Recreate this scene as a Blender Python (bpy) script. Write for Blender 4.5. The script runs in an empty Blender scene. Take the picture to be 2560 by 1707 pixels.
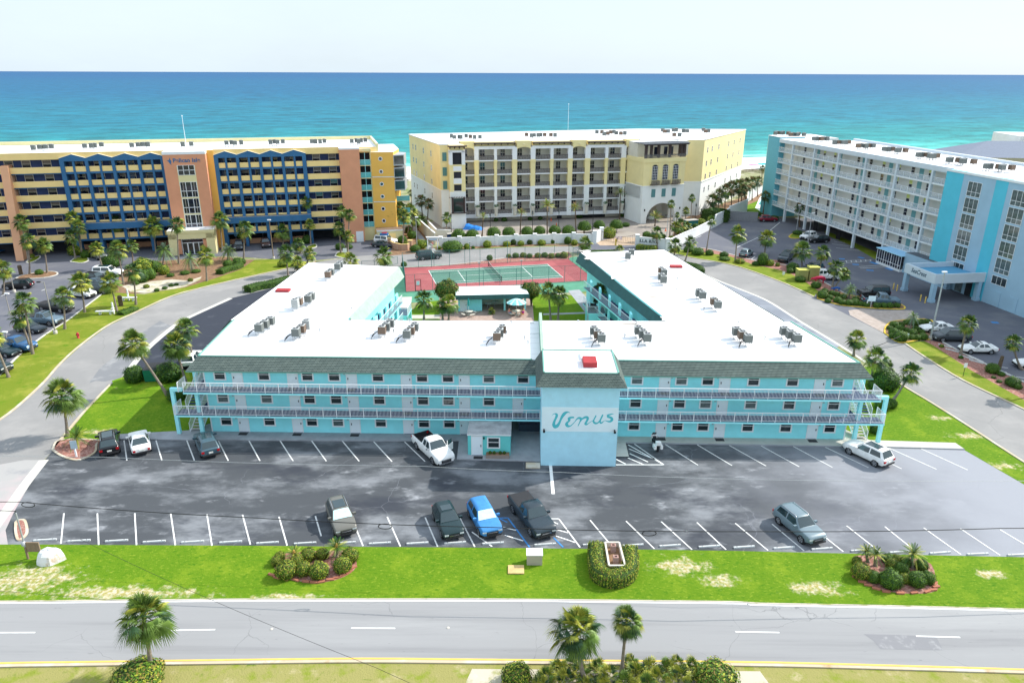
import bpy, math, random
from mathutils import Vector, Matrix
random.seed(7)
R = math.radians
PI = math.pi
SC = bpy.context.scene
COL = SC.collection
# ------------------------------------------------------------------ camera
CAMH = 36.0
FPX = 1815.0                       # focal length for a 2560 px wide frame
TH = math.atan(671.2 / FPX)        # pitch below the horizon
ROLL = math.atan(9.5 / 2560.0)
cd = bpy.data.cameras.new('camera'); cam = bpy.data.objects.new('camera', cd); COL.objects.link(cam)
cd.sensor_fit = 'HORIZONTAL'; cd.sensor_width = 36.0; cd.lens = FPX / 2560.0 * 36.0
cd.clip_start = 0.5; cd.clip_end = 90000
cam.matrix_world = Matrix.Translation((0,0, CAMH)) @ Matrix.Rotation(PI / 2 - TH, 4, 'X') @ Matrix.Rotation(ROLL, 4, 'Z')
SC.camera = cam
# ------------------------------------------------------------------ sun and sky
SUNV = Vector((1.10,0.48,1.0)).normalized()
SUN_EL = math.asin(SUNV.z); SUN_AZ = math.atan2(SUNV.x, SUNV.y)
sd = bpy.data.lights.new('sun', 'SUN'); sun = bpy.data.objects.new('sun', sd); COL.objects.link(sun)
sd.energy = 5.0; sd.angle = R(0.53); sd.color = (1.0,0.955,0.88)
sun.rotation_euler = SUNV.to_track_quat('Z', 'Y').to_euler()
sun.location = (60,40,120)
W = bpy.data.worlds.new('World'); SC.world = W; W.use_nodes = True
nt = W.node_tree; N = nt.nodes; L = nt.links
for n in list(N): N.remove(n)
wo = N.new('ShaderNodeOutputWorld'); bg = N.new('ShaderNodeBackground')
sky = N.new('ShaderNodeTexSky'); sky.sky_type = 'NISHITA'; sky.sun_disc = False
sky.sun_elevation = SUN_EL; sky.sun_rotation = SUN_AZ; sky.air_density = 1.0; sky.dust_density = 1.6; sky.ozone_density = 1.2
tc = N.new('ShaderNodeTexCoord'); mp = N.new('ShaderNodeMapping'); mp.inputs['Scale'].default_value=(1.0,1.0,3.2)
nz = N.new('ShaderNodeTexNoise'); nz.inputs['Scale'].default_value=2.2; nz.inputs['Detail'].default_value=7; nz.inputs['Roughness'].default_value=0.62
rp = N.new('ShaderNodeValToRGB'); rp.color_ramp.elements[0].position = 0.36; rp.color_ramp.elements[0].color = (0.80,0.80,0.80,1)
rp.color_ramp.elements[1].position = 0.70; rp.color_ramp.elements[1].color = (0.95,0.95,0.95,1)
mx = N.new('ShaderNodeMix'); mx.data_type = 'RGBA'
CLOUD = mx.inputs[7]; CLOUD.default_value=(5.6,6.5,7.2,1)
L.new(tc.outputs['Generated'], mp.inputs['Vector']); L.new(mp.outputs['Vector'], nz.inputs['Vector'])
sxz = N.new('ShaderNodeSeparateXYZ'); L.new(tc.outputs['Generated'], sxz.inputs[0])
hz = N.new('ShaderNodeMapRange'); hz.interpolation_type = 'SMOOTHSTEP'; hz.inputs['From Min'].default_value=0.10; hz.inputs['From Max'].default_value=0.55; hz.inputs['To Min'].default_value=1.0; hz.inputs['To Max'].default_value=0.7; L.new(sxz.outputs['Z'], hz.inputs['Value'])
hm = N.new('ShaderNodeMath'); hm.operation = 'MULTIPLY'; L.new(nz.outputs['Fac'], rp.inputs['Fac']); L.new(rp.outputs['Color'], hm.inputs[0]); L.new(hz.outputs['Result'], hm.inputs[1]); L.new(hm.outputs[0], mx.inputs[0]); L.new(sky.outputs['Color'], mx.inputs[6])
up = N.new('ShaderNodeMapRange'); up.interpolation_type = 'SMOOTHSTEP'; up.inputs['From Min'].default_value=0.14; up.inputs['From Max'].default_value=0.6; up.inputs['To Min'].default_value=1.0; up.inputs['To Max'].default_value=1.5; L.new(sxz.outputs['Z'], up.inputs['Value'])
us = N.new('ShaderNodeVectorMath'); us.operation = 'SCALE'; L.new(mx.outputs[2], us.inputs[0]); L.new(up.outputs['Result'], us.inputs['Scale']); L.new(us.outputs[0], bg.inputs['Color']); bg.inputs['Strength'].default_value=0.135; L.new(bg.outputs['Background'], wo.inputs['Surface'])
SC.view_settings.view_transform = 'Standard'; SC.view_settings.look = 'None'; SC.view_settings.gamma = 1; SC.view_settings.exposure = 0.24
SC.render.engine = 'CYCLES'

# ------------------------------------------------------------------ helpers
def px(x, y, z=0.0, Y=None):
    """point of the world, at height z (or at distance Y), that was surveyed at x, y of the 2560 px plate"""
    u = (x - 1280) / FPX; v = -(y - 853.5) / FPX
    c, s = math.cos(ROLL), math.sin(ROLL)
    a = u * c - v * s; b = u * s + v * c
    d = Vector((a, math.cos(TH) + b * math.sin(TH),-math.sin(TH) + b * math.cos(TH)))
    t = (z - CAMH) / d.z if Y is None else Y / d.y
    return Vector((0,0, CAMH)) + d * t
def g(x, y):
    p = px(x, y); return (p.x, p.y)
def pxs(l): return [g(*q) for q in l]

def tag(o, label=None, cat=None, group=None, kind=None):
    if label: o['label'] = label
    if cat: o['category'] = cat
    if group: o['group'] = group
    if kind: o['kind'] = kind
    return o
def thing(name, label, cat, loc=(0,0,0), rz=0.0, group=None):
    o = bpy.data.objects.new(name, None); COL.objects.link(o); o.empty_display_size = 0.3
    o.location = loc if len(loc) == 3 else (loc[0], loc[1],0); o.rotation_euler = (0,0, rz)
    return tag(o, label, cat, group)
def kids(o): return [c for c in COL.objects if c.parent is o]
KID = {}
def copy_tree(o, parent=None):
    c = o.copy(); COL.objects.link(c); c.parent = parent
    if 'kids' not in KID: KID['kids'] = {}
    if o.name not in KID['kids']: KID['kids'][o.name] = kids(o)
    for ch in KID['kids'][o.name]: copy_tree(ch, c)
    return c

class MB:
    """collects faces with materials, then links them as ONE mesh object"""
    def __init__(s): s.v = []; s.f = []; s.m = []; s.mats = []; s.sm = []
    def mi(s, m):
        if m not in s.mats: s.mats.append(m)
        return s.mats.index(m)
    def face(s, pts, m, smooth=False):
        i = len(s.v); s.v += [tuple(p) for p in pts]; s.f.append(tuple(range(i, i + len(pts)))); s.m.append(s.mi(m)); s.sm.append(smooth)
    def grid(s, rows, m, smooth=True, closed=False, mf=None):
        i = len(s.v); n = len(rows[0])
        for r in rows: s.v += [tuple(p) for p in r]
        k = s.mi(m)
        for a in range(len(rows) - 1):
            for b in range(n if closed else n - 1):
                b2 = (b + 1) % n
                s.f.append((i + a * n + b, i + a * n + b2, i + (a + 1) * n + b2, i + (a + 1) * n + b))
                s.m.append(k if mf is None else s.mi(mf(a, b) or m)); s.sm.append(smooth)
    def box(s, x0, x1, y0, y1, z0, z1, m, mt=None, rz=0, c=None):
        P = [(x0, y0, z0),(x1, y0, z0),(x1, y1, z0),(x0, y1, z0),(x0, y0, z1),(x1, y0, z1),(x1, y1, z1),(x0, y1, z1)]
        if rz:
            cx, cy = c if c else ((x0 + x1) / 2,(y0 + y1) / 2); cs, sn = math.cos(rz), math.sin(rz)
            P = [(cx + (x - cx) * cs - (y - cy) * sn, cy + (x - cx) * sn + (y - cy) * cs, z) for x, y, z in P]
        i = len(s.v); s.v += P; k = s.mi(m); kt = s.mi(mt) if mt else k
        for f, kk in (((0,3,2,1), k),((4,5,6,7), kt),((0,1,5,4), k),((1,2,6,5), k),((2,3,7,6), k),((3,0,4,7), k)):
            s.f.append(tuple(i + q for q in f)); s.m.append(kk); s.sm.append(False)
        return s
    def prism(s, poly, z0, z1, m, mt=None, bottom=True):
        a = sum(poly[i][0] * poly[(i + 1) % len(poly)][1] - poly[(i + 1) % len(poly)][0] * poly[i][1] for i in range(len(poly)))
        if a < 0: poly = poly[::-1]
        n = len(poly); i = len(s.v)
        s.v += [(p[0], p[1], z0) for p in poly] + [(p[0], p[1], z1) for p in poly]
        k = s.mi(m); kt = s.mi(mt) if mt else k
        s.f.append(tuple(i + n + q for q in range(n))); s.m.append(kt); s.sm.append(False)
        if bottom: s.f.append(tuple(i + q for q in reversed(range(n)))); s.m.append(k); s.sm.append(False)
        for q in range(n):
            r = (q + 1) % n; s.f.append((i + q, i + r, i + n + r, i + n + q)); s.m.append(k); s.sm.append(False)
        return s
    def vprism(s, poly, y0, y1, m):
        """polygon in x,z extruded along y"""
        n = len(poly); i = len(s.v); k = s.mi(m)
        a = sum(poly[j][0] * poly[(j + 1) % n][1] - poly[(j + 1) % n][0] * poly[j][1] for j in range(n))
        if a < 0: poly = poly[::-1]
        s.v += [(p[0], y0, p[1]) for p in poly] + [(p[0], y1, p[1]) for p in poly]
        s.f.append(tuple(i + q for q in range(n))); s.f.append(tuple(i + n + q for q in reversed(range(n)))); s.m += [k, k]; s.sm += [False, False]
        for q in range(n):
            r = (q + 1) % n; s.f.append((i + r, i + q, i + n + q, i + n + r)); s.m.append(k); s.sm.append(False)
        return s
    def tube(s, path, r, m, n=6, caps=True, smooth=True):
        path = [Vector(p) for p in path]; rows = []
        for j, p in enumerate(path):
            d = (path[min(j + 1, len(path) - 1)] - path[max(j - 1,0)]).normalized()
            u = d.cross(Vector((0,0,1)));
            if u.length < 1e-3: u = Vector((1,0,0))
            u.normalize(); w = u.cross(d); rr = r[j] if isinstance(r, (list, tuple)) else r
            rows.append([p + (u * math.cos(2 * PI * q / n) + w * math.sin(2 * PI * q / n)) * rr for q in range(n)])
        s.grid(rows, m, smooth, closed=True)
        if caps:
            s.face(rows[0], m); s.face(rows[-1][::-1], m)
        return s
    def lathe(s, prof, m, n=10, c=(0,0,0), smooth=True):
        rows = [[(c[0] + r * math.cos(2 * PI * q / n), c[1] + r * math.sin(2 * PI * q / n), c[2] + z) for q in range(n)] for r, z in prof]
        s.grid(rows, m, smooth, closed=True); return s
    def build(s, name, parent=None, loc=None, rz=0):
        me = bpy.data.meshes.new(name); me.from_pydata(s.v, [], s.f)
        for m in s.mats: me.materials.append(m)
        me.polygons.foreach_set('material_index', s.m); me.polygons.foreach_set('use_smooth', s.sm); me.update()
        o = bpy.data.objects.new(name, me); COL.objects.link(o)
        if parent: o.parent = parent
        if loc is not None: o.location = loc
        if rz: o.rotation_euler = (0,0, rz)
        return o
def inst(src, name, parent, loc, rz=0, scale=None):
    o = bpy.data.objects.new(name, src.data if hasattr(src, 'data') else src); COL.objects.link(o); o.parent = parent; o.location = loc; o.rotation_euler = (0,0, rz)
    if scale: o.scale = scale
    return o
def mesh_only(mb, name):
    o = mb.build(name); me = o.data; COL.objects.unlink(o); bpy.data.objects.remove(o); return me
def text_mesh(body, size, mat, name, parent, M, bold=0.0, depth=0.02, shear=0.0, spacing=1.0):
    cu = bpy.data.curves.new(name, 'FONT'); cu.body = body; cu.size = size; cu.extrude = depth; cu.offset = bold; cu.align_x = 'CENTER'; cu.shear = shear; cu.space_character = spacing
    t = bpy.data.objects.new(name + '_tmp', cu); COL.objects.link(t)
    bpy.context.view_layer.update()
    me = bpy.data.meshes.new_from_object(t.evaluated_get(bpy.context.evaluated_depsgraph_get()))
    COL.objects.unlink(t); bpy.data.objects.remove(t)
    me.materials.clear(); me.materials.append(mat); me.name = name
    o = bpy.data.objects.new(name, me); COL.objects.link(o); o.parent = parent; o.matrix_local = M
    return o

# ------------------------------------------------------------------ materials
MATS = {}
def mat(name, col, rough=0.85, var=0.12, scale=3.0, bump=0.0, col2=None, metal=0.0, spec=0.3, thr=None, stretch=None, coat=0.0, detail=5, bscale=None):
    """principled surface with procedural noise variation between two colours"""
    if name in MATS: return MATS[name]
    m = bpy.data.materials.new(name); m.use_nodes = True; t = m.node_tree; b = t.nodes['Principled BSDF']
    b.inputs['Roughness'].default_value=rough; b.inputs['Metallic'].default_value=metal; b.inputs['Specular IOR Level'].default_value=spec
    if coat: b.inputs['Coat Weight'].default_value=coat; b.inputs['Coat Roughness'].default_value=0.05
    c1 = tuple(c * (1 - var) for c in col) + (1,); c2 = (tuple(col2) if col2 else tuple(min(1, c * (1 + var)) for c in col)) + (1,)
    tc = t.nodes.new('ShaderNodeTexCoord'); v = tc.outputs['Object']
    if stretch:
        mp = t.nodes.new('ShaderNodeMapping'); mp.inputs['Scale'].default_value=stretch; t.links.new(v, mp.inputs['Vector']); v = mp.outputs['Vector']
    n = t.nodes.new('ShaderNodeTexNoise'); n.inputs['Scale'].default_value=scale; n.inputs['Detail'].default_value=detail; n.inputs['Roughness'].default_value=0.6
    t.links.new(v, n.inputs['Vector'])
    r = t.nodes.new('ShaderNodeValToRGB'); lo, hi = thr if thr else (0.3,0.7)
    r.color_ramp.elements[0].position = lo; r.color_ramp.elements[1].position = hi; r.color_ramp.elements[0].color = c1; r.color_ramp.elements[1].color = c2
    t.links.new(n.outputs['Fac'], r.inputs['Fac']); t.links.new(r.outputs['Color'], b.inputs['Base Color'])
    if bump:
        n2 = t.nodes.new('ShaderNodeTexNoise'); n2.inputs['Scale'].default_value=bscale or scale * 6; n2.inputs['Detail'].default_value=4; t.links.new(v, n2.inputs['Vector'])
        bp = t.nodes.new('ShaderNodeBump'); bp.inputs['Strength'].default_value=bump; bp.inputs['Distance'].default_value=0.05
        t.links.new(n2.outputs['Fac'], bp.inputs['Height']); t.links.new(bp.outputs['Normal'], b.inputs['Normal'])
    MATS[name] = m; return m
def layers(name, base, specs, rough=0.9, bump=0.15, bscale=8.0, spec=0.2):
    """base colour overlaid by noise patches: specs = (colour, scale, lo, hi, stretch, detail)"""
    m = bpy.data.materials.new(name); m.use_nodes = True; t = m.node_tree; b = t.nodes['Principled BSDF']
    b.inputs['Roughness'].default_value=rough; b.inputs['Specular IOR Level'].default_value=spec
    tc = t.nodes.new('ShaderNodeTexCoord'); cur = None
    for i, (col, sc, lo, hi, st, de) in enumerate(specs):
        mp = t.nodes.new('ShaderNodeMapping'); mp.inputs['Scale'].default_value=st or (1,1,1); mp.inputs['Location'].default_value=(i * 37.1, i * 11.7, i * 3)
        t.links.new(tc.outputs['Object'], mp.inputs['Vector'])
        n = t.nodes.new('ShaderNodeTexNoise'); n.inputs['Scale'].default_value=sc; n.inputs['Detail'].default_value=de; n.inputs['Roughness'].default_value=0.62
        t.links.new(mp.outputs['Vector'], n.inputs['Vector'])
        mr = t.nodes.new('ShaderNodeMapRange'); mr.interpolation_type = 'SMOOTHSTEP'; mr.inputs['From Min'].default_value=lo; mr.inputs['From Max'].default_value=hi
        t.links.new(n.outputs['Fac'], mr.inputs['Value'])
        x = t.nodes.new('ShaderNodeMix'); x.data_type = 'RGBA'; x.inputs[7].default_value=tuple(col) + (1,)
        if cur is None: x.inputs[6].default_value=tuple(base) + (1,)
        else: t.links.new(cur, x.inputs[6])
        t.links.new(mr.outputs['Result'], x.inputs[0]); cur = x.outputs[2]
    t.links.new(cur, b.inputs['Base Color'])
    if bump:
        n2 = t.nodes.new('ShaderNodeTexNoise'); n2.inputs['Scale'].default_value=bscale; n2.inputs['Detail'].default_value=3; t.links.new(tc.outputs['Object'], n2.inputs['Vector'])
        bp = t.nodes.new('ShaderNodeBump'); bp.inputs['Strength'].default_value=bump; bp.inputs['Distance'].default_value=0.04
        t.links.new(n2.outputs['Fac'], bp.inputs['Height']); t.links.new(bp.outputs['Normal'], b.inputs['Normal'])
    MATS[name] = m; return m
def add_cracks(m, scale, col, width, amount=1.0):
    """thin irregular crack lines from voronoi cell borders, mixed over the base colour"""
    t = m.node_tree; b = t.nodes['Principled BSDF']; src = b.inputs['Base Color'].links[0].from_socket
    tc = t.nodes.new('ShaderNodeTexCoord'); n = t.nodes.new('ShaderNodeTexNoise'); n.inputs['Scale'].default_value=scale * 2.2; n.inputs['Detail'].default_value=4
    t.links.new(tc.outputs['Object'], n.inputs['Vector'])
    a = t.nodes.new('ShaderNodeMix'); a.data_type = 'VECTOR'; a.inputs[0].default_value=0.08
    t.links.new(tc.outputs['Object'], a.inputs[4]); sc = t.nodes.new('ShaderNodeVectorMath'); sc.operation = 'SCALE'; sc.inputs['Scale'].default_value=30
    t.links.new(n.outputs['Color'], sc.inputs[0]); t.links.new(sc.outputs[0], a.inputs[5])
    v = t.nodes.new('ShaderNodeTexVoronoi'); v.feature = 'DISTANCE_TO_EDGE'; v.inputs['Scale'].default_value=scale; t.links.new(a.outputs[1], v.inputs['Vector'])
    mr = t.nodes.new('ShaderNodeMapRange'); mr.inputs['From Min'].default_value=0; mr.inputs['From Max'].default_value=width * scale; mr.inputs['To Min'].default_value=amount; mr.inputs['To Max'].default_value=0
    t.links.new(v.outputs['Distance'], mr.inputs['Value'])
    n3 = t.nodes.new('ShaderNodeTexNoise'); n3.inputs['Scale'].default_value=scale * 1.3; t.links.new(tc.outputs['Object'], n3.inputs['Vector'])
    m3 = t.nodes.new('ShaderNodeMapRange'); m3.inputs['From Min'].default_value=0.42; m3.inputs['From Max'].default_value=0.55; t.links.new(n3.outputs['Fac'], m3.inputs['Value'])
    mu = t.nodes.new('ShaderNodeMath'); mu.operation = 'MULTIPLY'; t.links.new(mr.outputs['Result'], mu.inputs[0]); t.links.new(m3.outputs['Result'], mu.inputs[1])
    x = t.nodes.new('ShaderNodeMix'); x.data_type = 'RGBA'; x.inputs[7].default_value=tuple(col) + (1,); t.links.new(src, x.inputs[6]); t.links.new(mu.outputs[0], x.inputs[0])
    t.links.new(x.outputs[2], b.inputs['Base Color'])
def add_spots(m, spots, col, col2, scale=1.2):
    """worn places: soft-edged, noise-broken areas round given world points (x, y, rx, ry)"""
    t = m.node_tree; b = t.nodes['Principled BSDF']; cur = b.inputs['Base Color'].links[0].from_socket; tc = t.nodes.new('ShaderNodeTexCoord')
    n = t.nodes.new('ShaderNodeTexNoise'); n.inputs['Scale'].default_value=scale; n.inputs['Detail'].default_value=9; n.inputs['Roughness'].default_value=0.7; t.links.new(tc.outputs['Object'], n.inputs['Vector'])
    acc = None
    for x, y, rx, ry in spots:
        mp = t.nodes.new('ShaderNodeMapping'); mp.inputs['Location'].default_value=(-x / rx, -y / ry, 0); mp.inputs['Scale'].default_value=(1 / rx, 1 / ry, 0); t.links.new(tc.outputs['Object'], mp.inputs['Vector'])
        ln = t.nodes.new('ShaderNodeVectorMath'); ln.operation = 'LENGTH'; t.links.new(mp.outputs['Vector'], ln.inputs[0])
        if acc is None: acc = ln.outputs['Value']
        else: q = t.nodes.new('ShaderNodeMath'); q.operation = 'MINIMUM'; t.links.new(acc, q.inputs[0]); t.links.new(ln.outputs['Value'], q.inputs[1]); acc = q.outputs[0]
    q = t.nodes.new('ShaderNodeMath'); q.operation = 'MULTIPLY_ADD'; t.links.new(n.outputs['Fac'], q.inputs[0]); q.inputs[1].default_value=-2.4; t.links.new(acc, q.inputs[2])
    mr = t.nodes.new('ShaderNodeMapRange'); mr.interpolation_type = 'SMOOTHSTEP'; mr.inputs['From Min'].default_value=-1.15; mr.inputs['From Max'].default_value=-0.62; mr.inputs['To Min'].default_value=1; mr.inputs['To Max'].default_value=0; t.links.new(q.outputs[0], mr.inputs['Value'])
    n2 = t.nodes.new('ShaderNodeTexNoise'); n2.inputs['Scale'].default_value=scale * 3; n2.inputs['Detail'].default_value=6; t.links.new(tc.outputs['Object'], n2.inputs['Vector'])
    r = t.nodes.new('ShaderNodeValToRGB'); r.color_ramp.elements[0].position = .42; r.color_ramp.elements[1].position = .6; r.color_ramp.elements[0].color = tuple(col) + (1,); r.color_ramp.elements[1].color = tuple(col2) + (1,); t.links.new(n2.outputs['Fac'], r.inputs['Fac'])
    x = t.nodes.new('ShaderNodeMix'); x.data_type = 'RGBA'; t.links.new(cur, x.inputs[6]); t.links.new(r.outputs['Color'], x.inputs[7]); t.links.new(mr.outputs['Result'], x.inputs[0]); t.links.new(x.outputs[2], b.inputs['Base Color'])
def brickmat(name, c1, c2, mortar, w, h, ms=0.01, rough=0.9, off=0.5, rot=None, bump=0.2, vert=False):
    m = bpy.data.materials.new(name); m.use_nodes = True; t = m.node_tree; b = t.nodes['Principled BSDF']; b.inputs['Roughness'].default_value=rough; b.inputs['Specular IOR Level'].default_value=0.2
    tc = t.nodes.new('ShaderNodeTexCoord'); mp = t.nodes.new('ShaderNodeMapping')
    if rot: mp.inputs['Rotation'].default_value=rot
    br = t.nodes.new('ShaderNodeTexBrick'); br.offset = off; br.inputs['Scale'].default_value=1; br.inputs['Brick Width'].default_value=w; br.inputs['Row Height'].default_value=h; br.inputs['Mortar Size'].default_value=ms
    br.inputs['Color1'].default_value=tuple(c1) + (1,); br.inputs['Color2'].default_value=tuple(c2) + (1,); br.inputs['Mortar'].default_value=tuple(mortar) + (1,)
    t.links.new(tc.outputs['Object'], mp.inputs['Vector']); t.links.new(mp.outputs['Vector'], br.inputs['Vector'])
    if vert:
        sp = t.nodes.new('ShaderNodeSeparateXYZ'); cb = t.nodes.new('ShaderNodeCombineXYZ'); ad = t.nodes.new('ShaderNodeMath'); ad.operation = 'ADD'; t.links.new(tc.outputs['Object'], sp.inputs[0]); t.links.new(sp.outputs['X'], ad.inputs[0]); t.links.new(sp.outputs['Y'], ad.inputs[1]); t.links.new(ad.outputs[0], cb.inputs['X']); t.links.new(sp.outputs['Z'], cb.inputs['Y']); t.links.new(cb.outputs[0], br.inputs['Vector'])
    n = t.nodes.new('ShaderNodeTexNoise'); n.inputs['Scale'].default_value=1.5; n.inputs['Detail'].default_value=5; t.links.new(tc.outputs['Object'], n.inputs['Vector'])
    mr = t.nodes.new('ShaderNodeMapRange'); mr.inputs['To Min'].default_value=0.75; mr.inputs['To Max'].default_value=1.2; t.links.new(n.outputs['Fac'], mr.inputs['Value'])
    x = t.nodes.new('ShaderNodeVectorMath'); x.operation = 'SCALE'; t.links.new(br.outputs['Color'], x.inputs[0]); t.links.new(mr.outputs['Result'], x.inputs['Scale'])
    t.links.new(x.outputs[0], b.inputs['Base Color'])
    if bump:
        bp = t.nodes.new('ShaderNodeBump'); bp.inputs['Strength'].default_value=bump; bp.inputs['Distance'].default_value=0.02; bp.invert = True
        t.links.new(br.outputs['Fac'], bp.inputs['Height']); t.links.new(bp.outputs['Normal'], b.inputs['Normal'])
    MATS[name] = m; return m
def glassmat(name, col, rough=0.06, spec=0.8, var=0.3, scale=0.35):
    m = mat(name, col, rough=rough, var=var, scale=scale, spec=spec); return m
def netmat(name, col, alpha, scale):
    """open wire mesh: square holes between thin wires"""
    m = bpy.data.materials.new(name); m.use_nodes = True; t = m.node_tree; b = t.nodes['Principled BSDF']; b.inputs['Base Color'].default_value=tuple(col) + (1,); b.inputs['Roughness'].default_value=0.6
    n = t.nodes.new('ShaderNodeTexNoise'); n.inputs['Scale'].default_value=scale; tc = t.nodes.new('ShaderNodeTexCoord'); t.links.new(tc.outputs['Object'], n.inputs['Vector'])
    mr = t.nodes.new('ShaderNodeMapRange'); mr.inputs['To Min'].default_value=alpha * 0.7; mr.inputs['To Max'].default_value=alpha * 1.3; t.links.new(n.outputs['Fac'], mr.inputs['Value'])
    t.links.new(mr.outputs['Result'], b.inputs['Alpha']); MATS[name] = m; return m

# ground stuffs
lot_asphalt = layers('lot_asphalt', (0.070,0.076,0.084),[((0.21,0.22,0.235),0.20,0.44,0.68,(0.7,1.3,1),8),((0.045,0.050,0.062),0.13,0.53,0.70,(0.8,1.6,1),5),((0.33,0.34,0.36),0.45,0.58,0.78,(0.7,1.3,1),9)], bump=0.2, bscale=20)
def zone(m, col, x0, x1, ns=.12, na=26):
    """older, paler surfacing east of a ragged line"""
    t = m.node_tree; b = t.nodes['Principled BSDF']; cur = b.inputs['Base Color'].links[0].from_socket; tc = t.nodes.new('ShaderNodeTexCoord'); sp = t.nodes.new('ShaderNodeSeparateXYZ'); t.links.new(tc.outputs['Object'], sp.inputs[0])
    n = t.nodes.new('ShaderNodeTexNoise'); n.inputs['Scale'].default_value=ns; n.inputs['Detail'].default_value=8; t.links.new(tc.outputs['Object'], n.inputs['Vector'])
    q = t.nodes.new('ShaderNodeMath'); q.operation = 'MULTIPLY_ADD'; t.links.new(n.outputs['Fac'], q.inputs[0]); q.inputs[1].default_value=na; t.links.new(sp.outputs['X'], q.inputs[2])
    mr = t.nodes.new('ShaderNodeMapRange'); mr.interpolation_type = 'SMOOTHSTEP'; mr.inputs['From Min'].default_value=x0 + na / 2; mr.inputs['From Max'].default_value=x1 + na / 2; t.links.new(q.outputs[0], mr.inputs['Value'])
    x = t.nodes.new('ShaderNodeMix'); x.data_type = 'RGBA'; t.links.new(cur, x.inputs[6]); x.inputs[7].default_value=tuple(col) + (1,); t.links.new(mr.outputs['Result'], x.inputs[0]); t.links.new(x.outputs[2], b.inputs['Base Color'])
lot_pale = layers('lot_pale', (0.20,0.215,0.25),[((0.31,0.33,0.37),0.12,0.40,0.70,(0.8,1.4,1),7),((0.13,0.14,0.17),0.3,0.62,0.8, None, 6)], bump=0.15, bscale=20)
zone(lot_asphalt, (0.29,0.30,0.33),16,46); add_cracks(lot_asphalt, 0.11,(0.24,0.25,0.28),0.035,0.4); add_cracks(lot_pale, 0.13,(0.06,0.065,0.08),0.05,0.9)
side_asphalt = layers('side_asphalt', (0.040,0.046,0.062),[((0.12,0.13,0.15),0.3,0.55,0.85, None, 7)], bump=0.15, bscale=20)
road_grey = layers('road_grey', (0.28,0.28,0.282),[((0.22,0.22,0.225),0.5,0.45,0.75,(0.05,1.3,1),5),((0.33,0.33,0.33),0.25,0.5,0.75,(0.12,1,1),6),((0.18,0.18,0.185),3.0,0.66,0.8,(0.3,1,1),3)], bump=0.1, bscale=30)
add_cracks(road_grey, 0.14,(0.16,0.16,0.165),0.025,0.7)
drive_grey = layers('drive_grey', (0.25,0.245,0.24),[((0.31,0.30,0.29),0.15,0.42,0.7, None, 7),((0.24,0.235,0.235),0.4,0.58,0.8, None, 7)], bump=0.1, bscale=25)
add_cracks(drive_grey, 0.10,(0.14,0.14,0.14),0.035,0.7)
far_asphalt = layers('far_asphalt', (0.125,0.13,0.155),[((0.19,0.19,0.20),0.15,0.45,0.75, None, 7)], bump=0.1)
gold_paving = layers('gold_paving', (0.33,0.29,0.25),[((0.24,0.215,0.20),0.15,0.4,0.7, None, 6)], bump=0.1)
lawn = layers('lawn', (0.10,0.195,0.008),[((0.165,0.25,0.014),0.35,0.46,0.70, None, 8),((0.050,0.15,0.005),2.6,0.50,0.72,(.7,1.4,1),9),((0.24,0.31,0.03),4.5,0.52,0.75,(.7,1.3,1),8),((0.30,0.28,0.07),0.55,0.68,0.80, None, 9)], bump=0.9, bscale=9, spec=0.1)
lawn_mix = layers('lawn_mix', (0.13,0.26,0.010),[((0.25,0.31,0.03),0.35,0.42,0.66, None, 8),((0.36,0.31,0.13),0.40,0.56,0.70, None, 9),((0.52,0.46,0.34),0.5,0.67,0.76, None, 9),((0.07,0.17,0.01),1.4,0.58,0.75, None, 7)], bump=0.9, bscale=9, spec=0.1)
lawn_dry = layers('lawn_dry', (0.28,0.26,0.09),[((0.20,0.24,0.03),0.8,0.48,0.68, None, 9),((0.44,0.37,0.22),0.7,0.56,0.75, None, 9),((0.12,0.18,0.02),1.6,0.6,0.75, None, 8)], bump=0.9, bscale=9, spec=0.1)
lawn_olive = layers('lawn_olive', (0.155,0.205,0.018),[((0.26,0.27,0.04),0.3,0.45,0.70, None, 8),((0.36,0.33,0.12),2.2,0.60,0.78, None, 9),((0.10,0.19,0.008),0.8,0.52,0.72, None, 8)], bump=0.9, bscale=9, spec=0.1)
sandy = layers('sandy', (0.50,0.45,0.36),[((0.30,0.30,0.12),0.6,0.5,0.66, None, 9),((0.60,0.56,0.48),0.5,0.55,0.75, None, 7)], bump=0.4, bscale=6)
scrub = layers('scrub', (0.30,0.29,0.17),[((0.16,0.20,0.06),0.25,0.46,0.62, None, 9),((0.55,0.52,0.45),0.2,0.55,0.7, None, 8)], bump=0.5, bscale=2)
beach = layers('beach', (0.80,0.79,0.77),[((0.74,0.72,0.68),0.06,0.45,0.7, None, 6),((0.62,0.60,0.55),0.5,0.68,0.8, None, 7)], bump=0.2, bscale=1)
mulch = layers('mulch', (0.22,0.13,0.075),[((0.32,0.20,0.12),1.5,0.45,0.7, None, 9),((0.10,0.07,0.045),3.0,0.55,0.7, None, 8)], bump=0.8, bscale=15)
redrock = layers('redrock', (0.30,0.13,0.10),[((0.46,0.27,0.22),4.0,0.45,0.65, None, 6),((0.15,0.07,0.06),5.0,0.55,0.7, None, 6)], bump=1.0, bscale=12)
curb_m = layers('curb_concrete', (0.50,0.42,0.30),[((0.56,0.52,0.44),0.5,0.45,0.65, None, 6),((0.42,0.27,0.13),0.8,0.55,0.8, None, 6)], bump=0.1)
curb_w = mat('curb_pale', (0.56,0.54,0.49), var=0.15, scale=1.5)
curb_y = mat('curb_yellow', (0.62,0.42,0.05), var=0.2, scale=2)
walk_m = mat('walk_concrete', (0.50,0.47,0.42), var=0.10, scale=0.8, bump=0.1)
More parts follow.
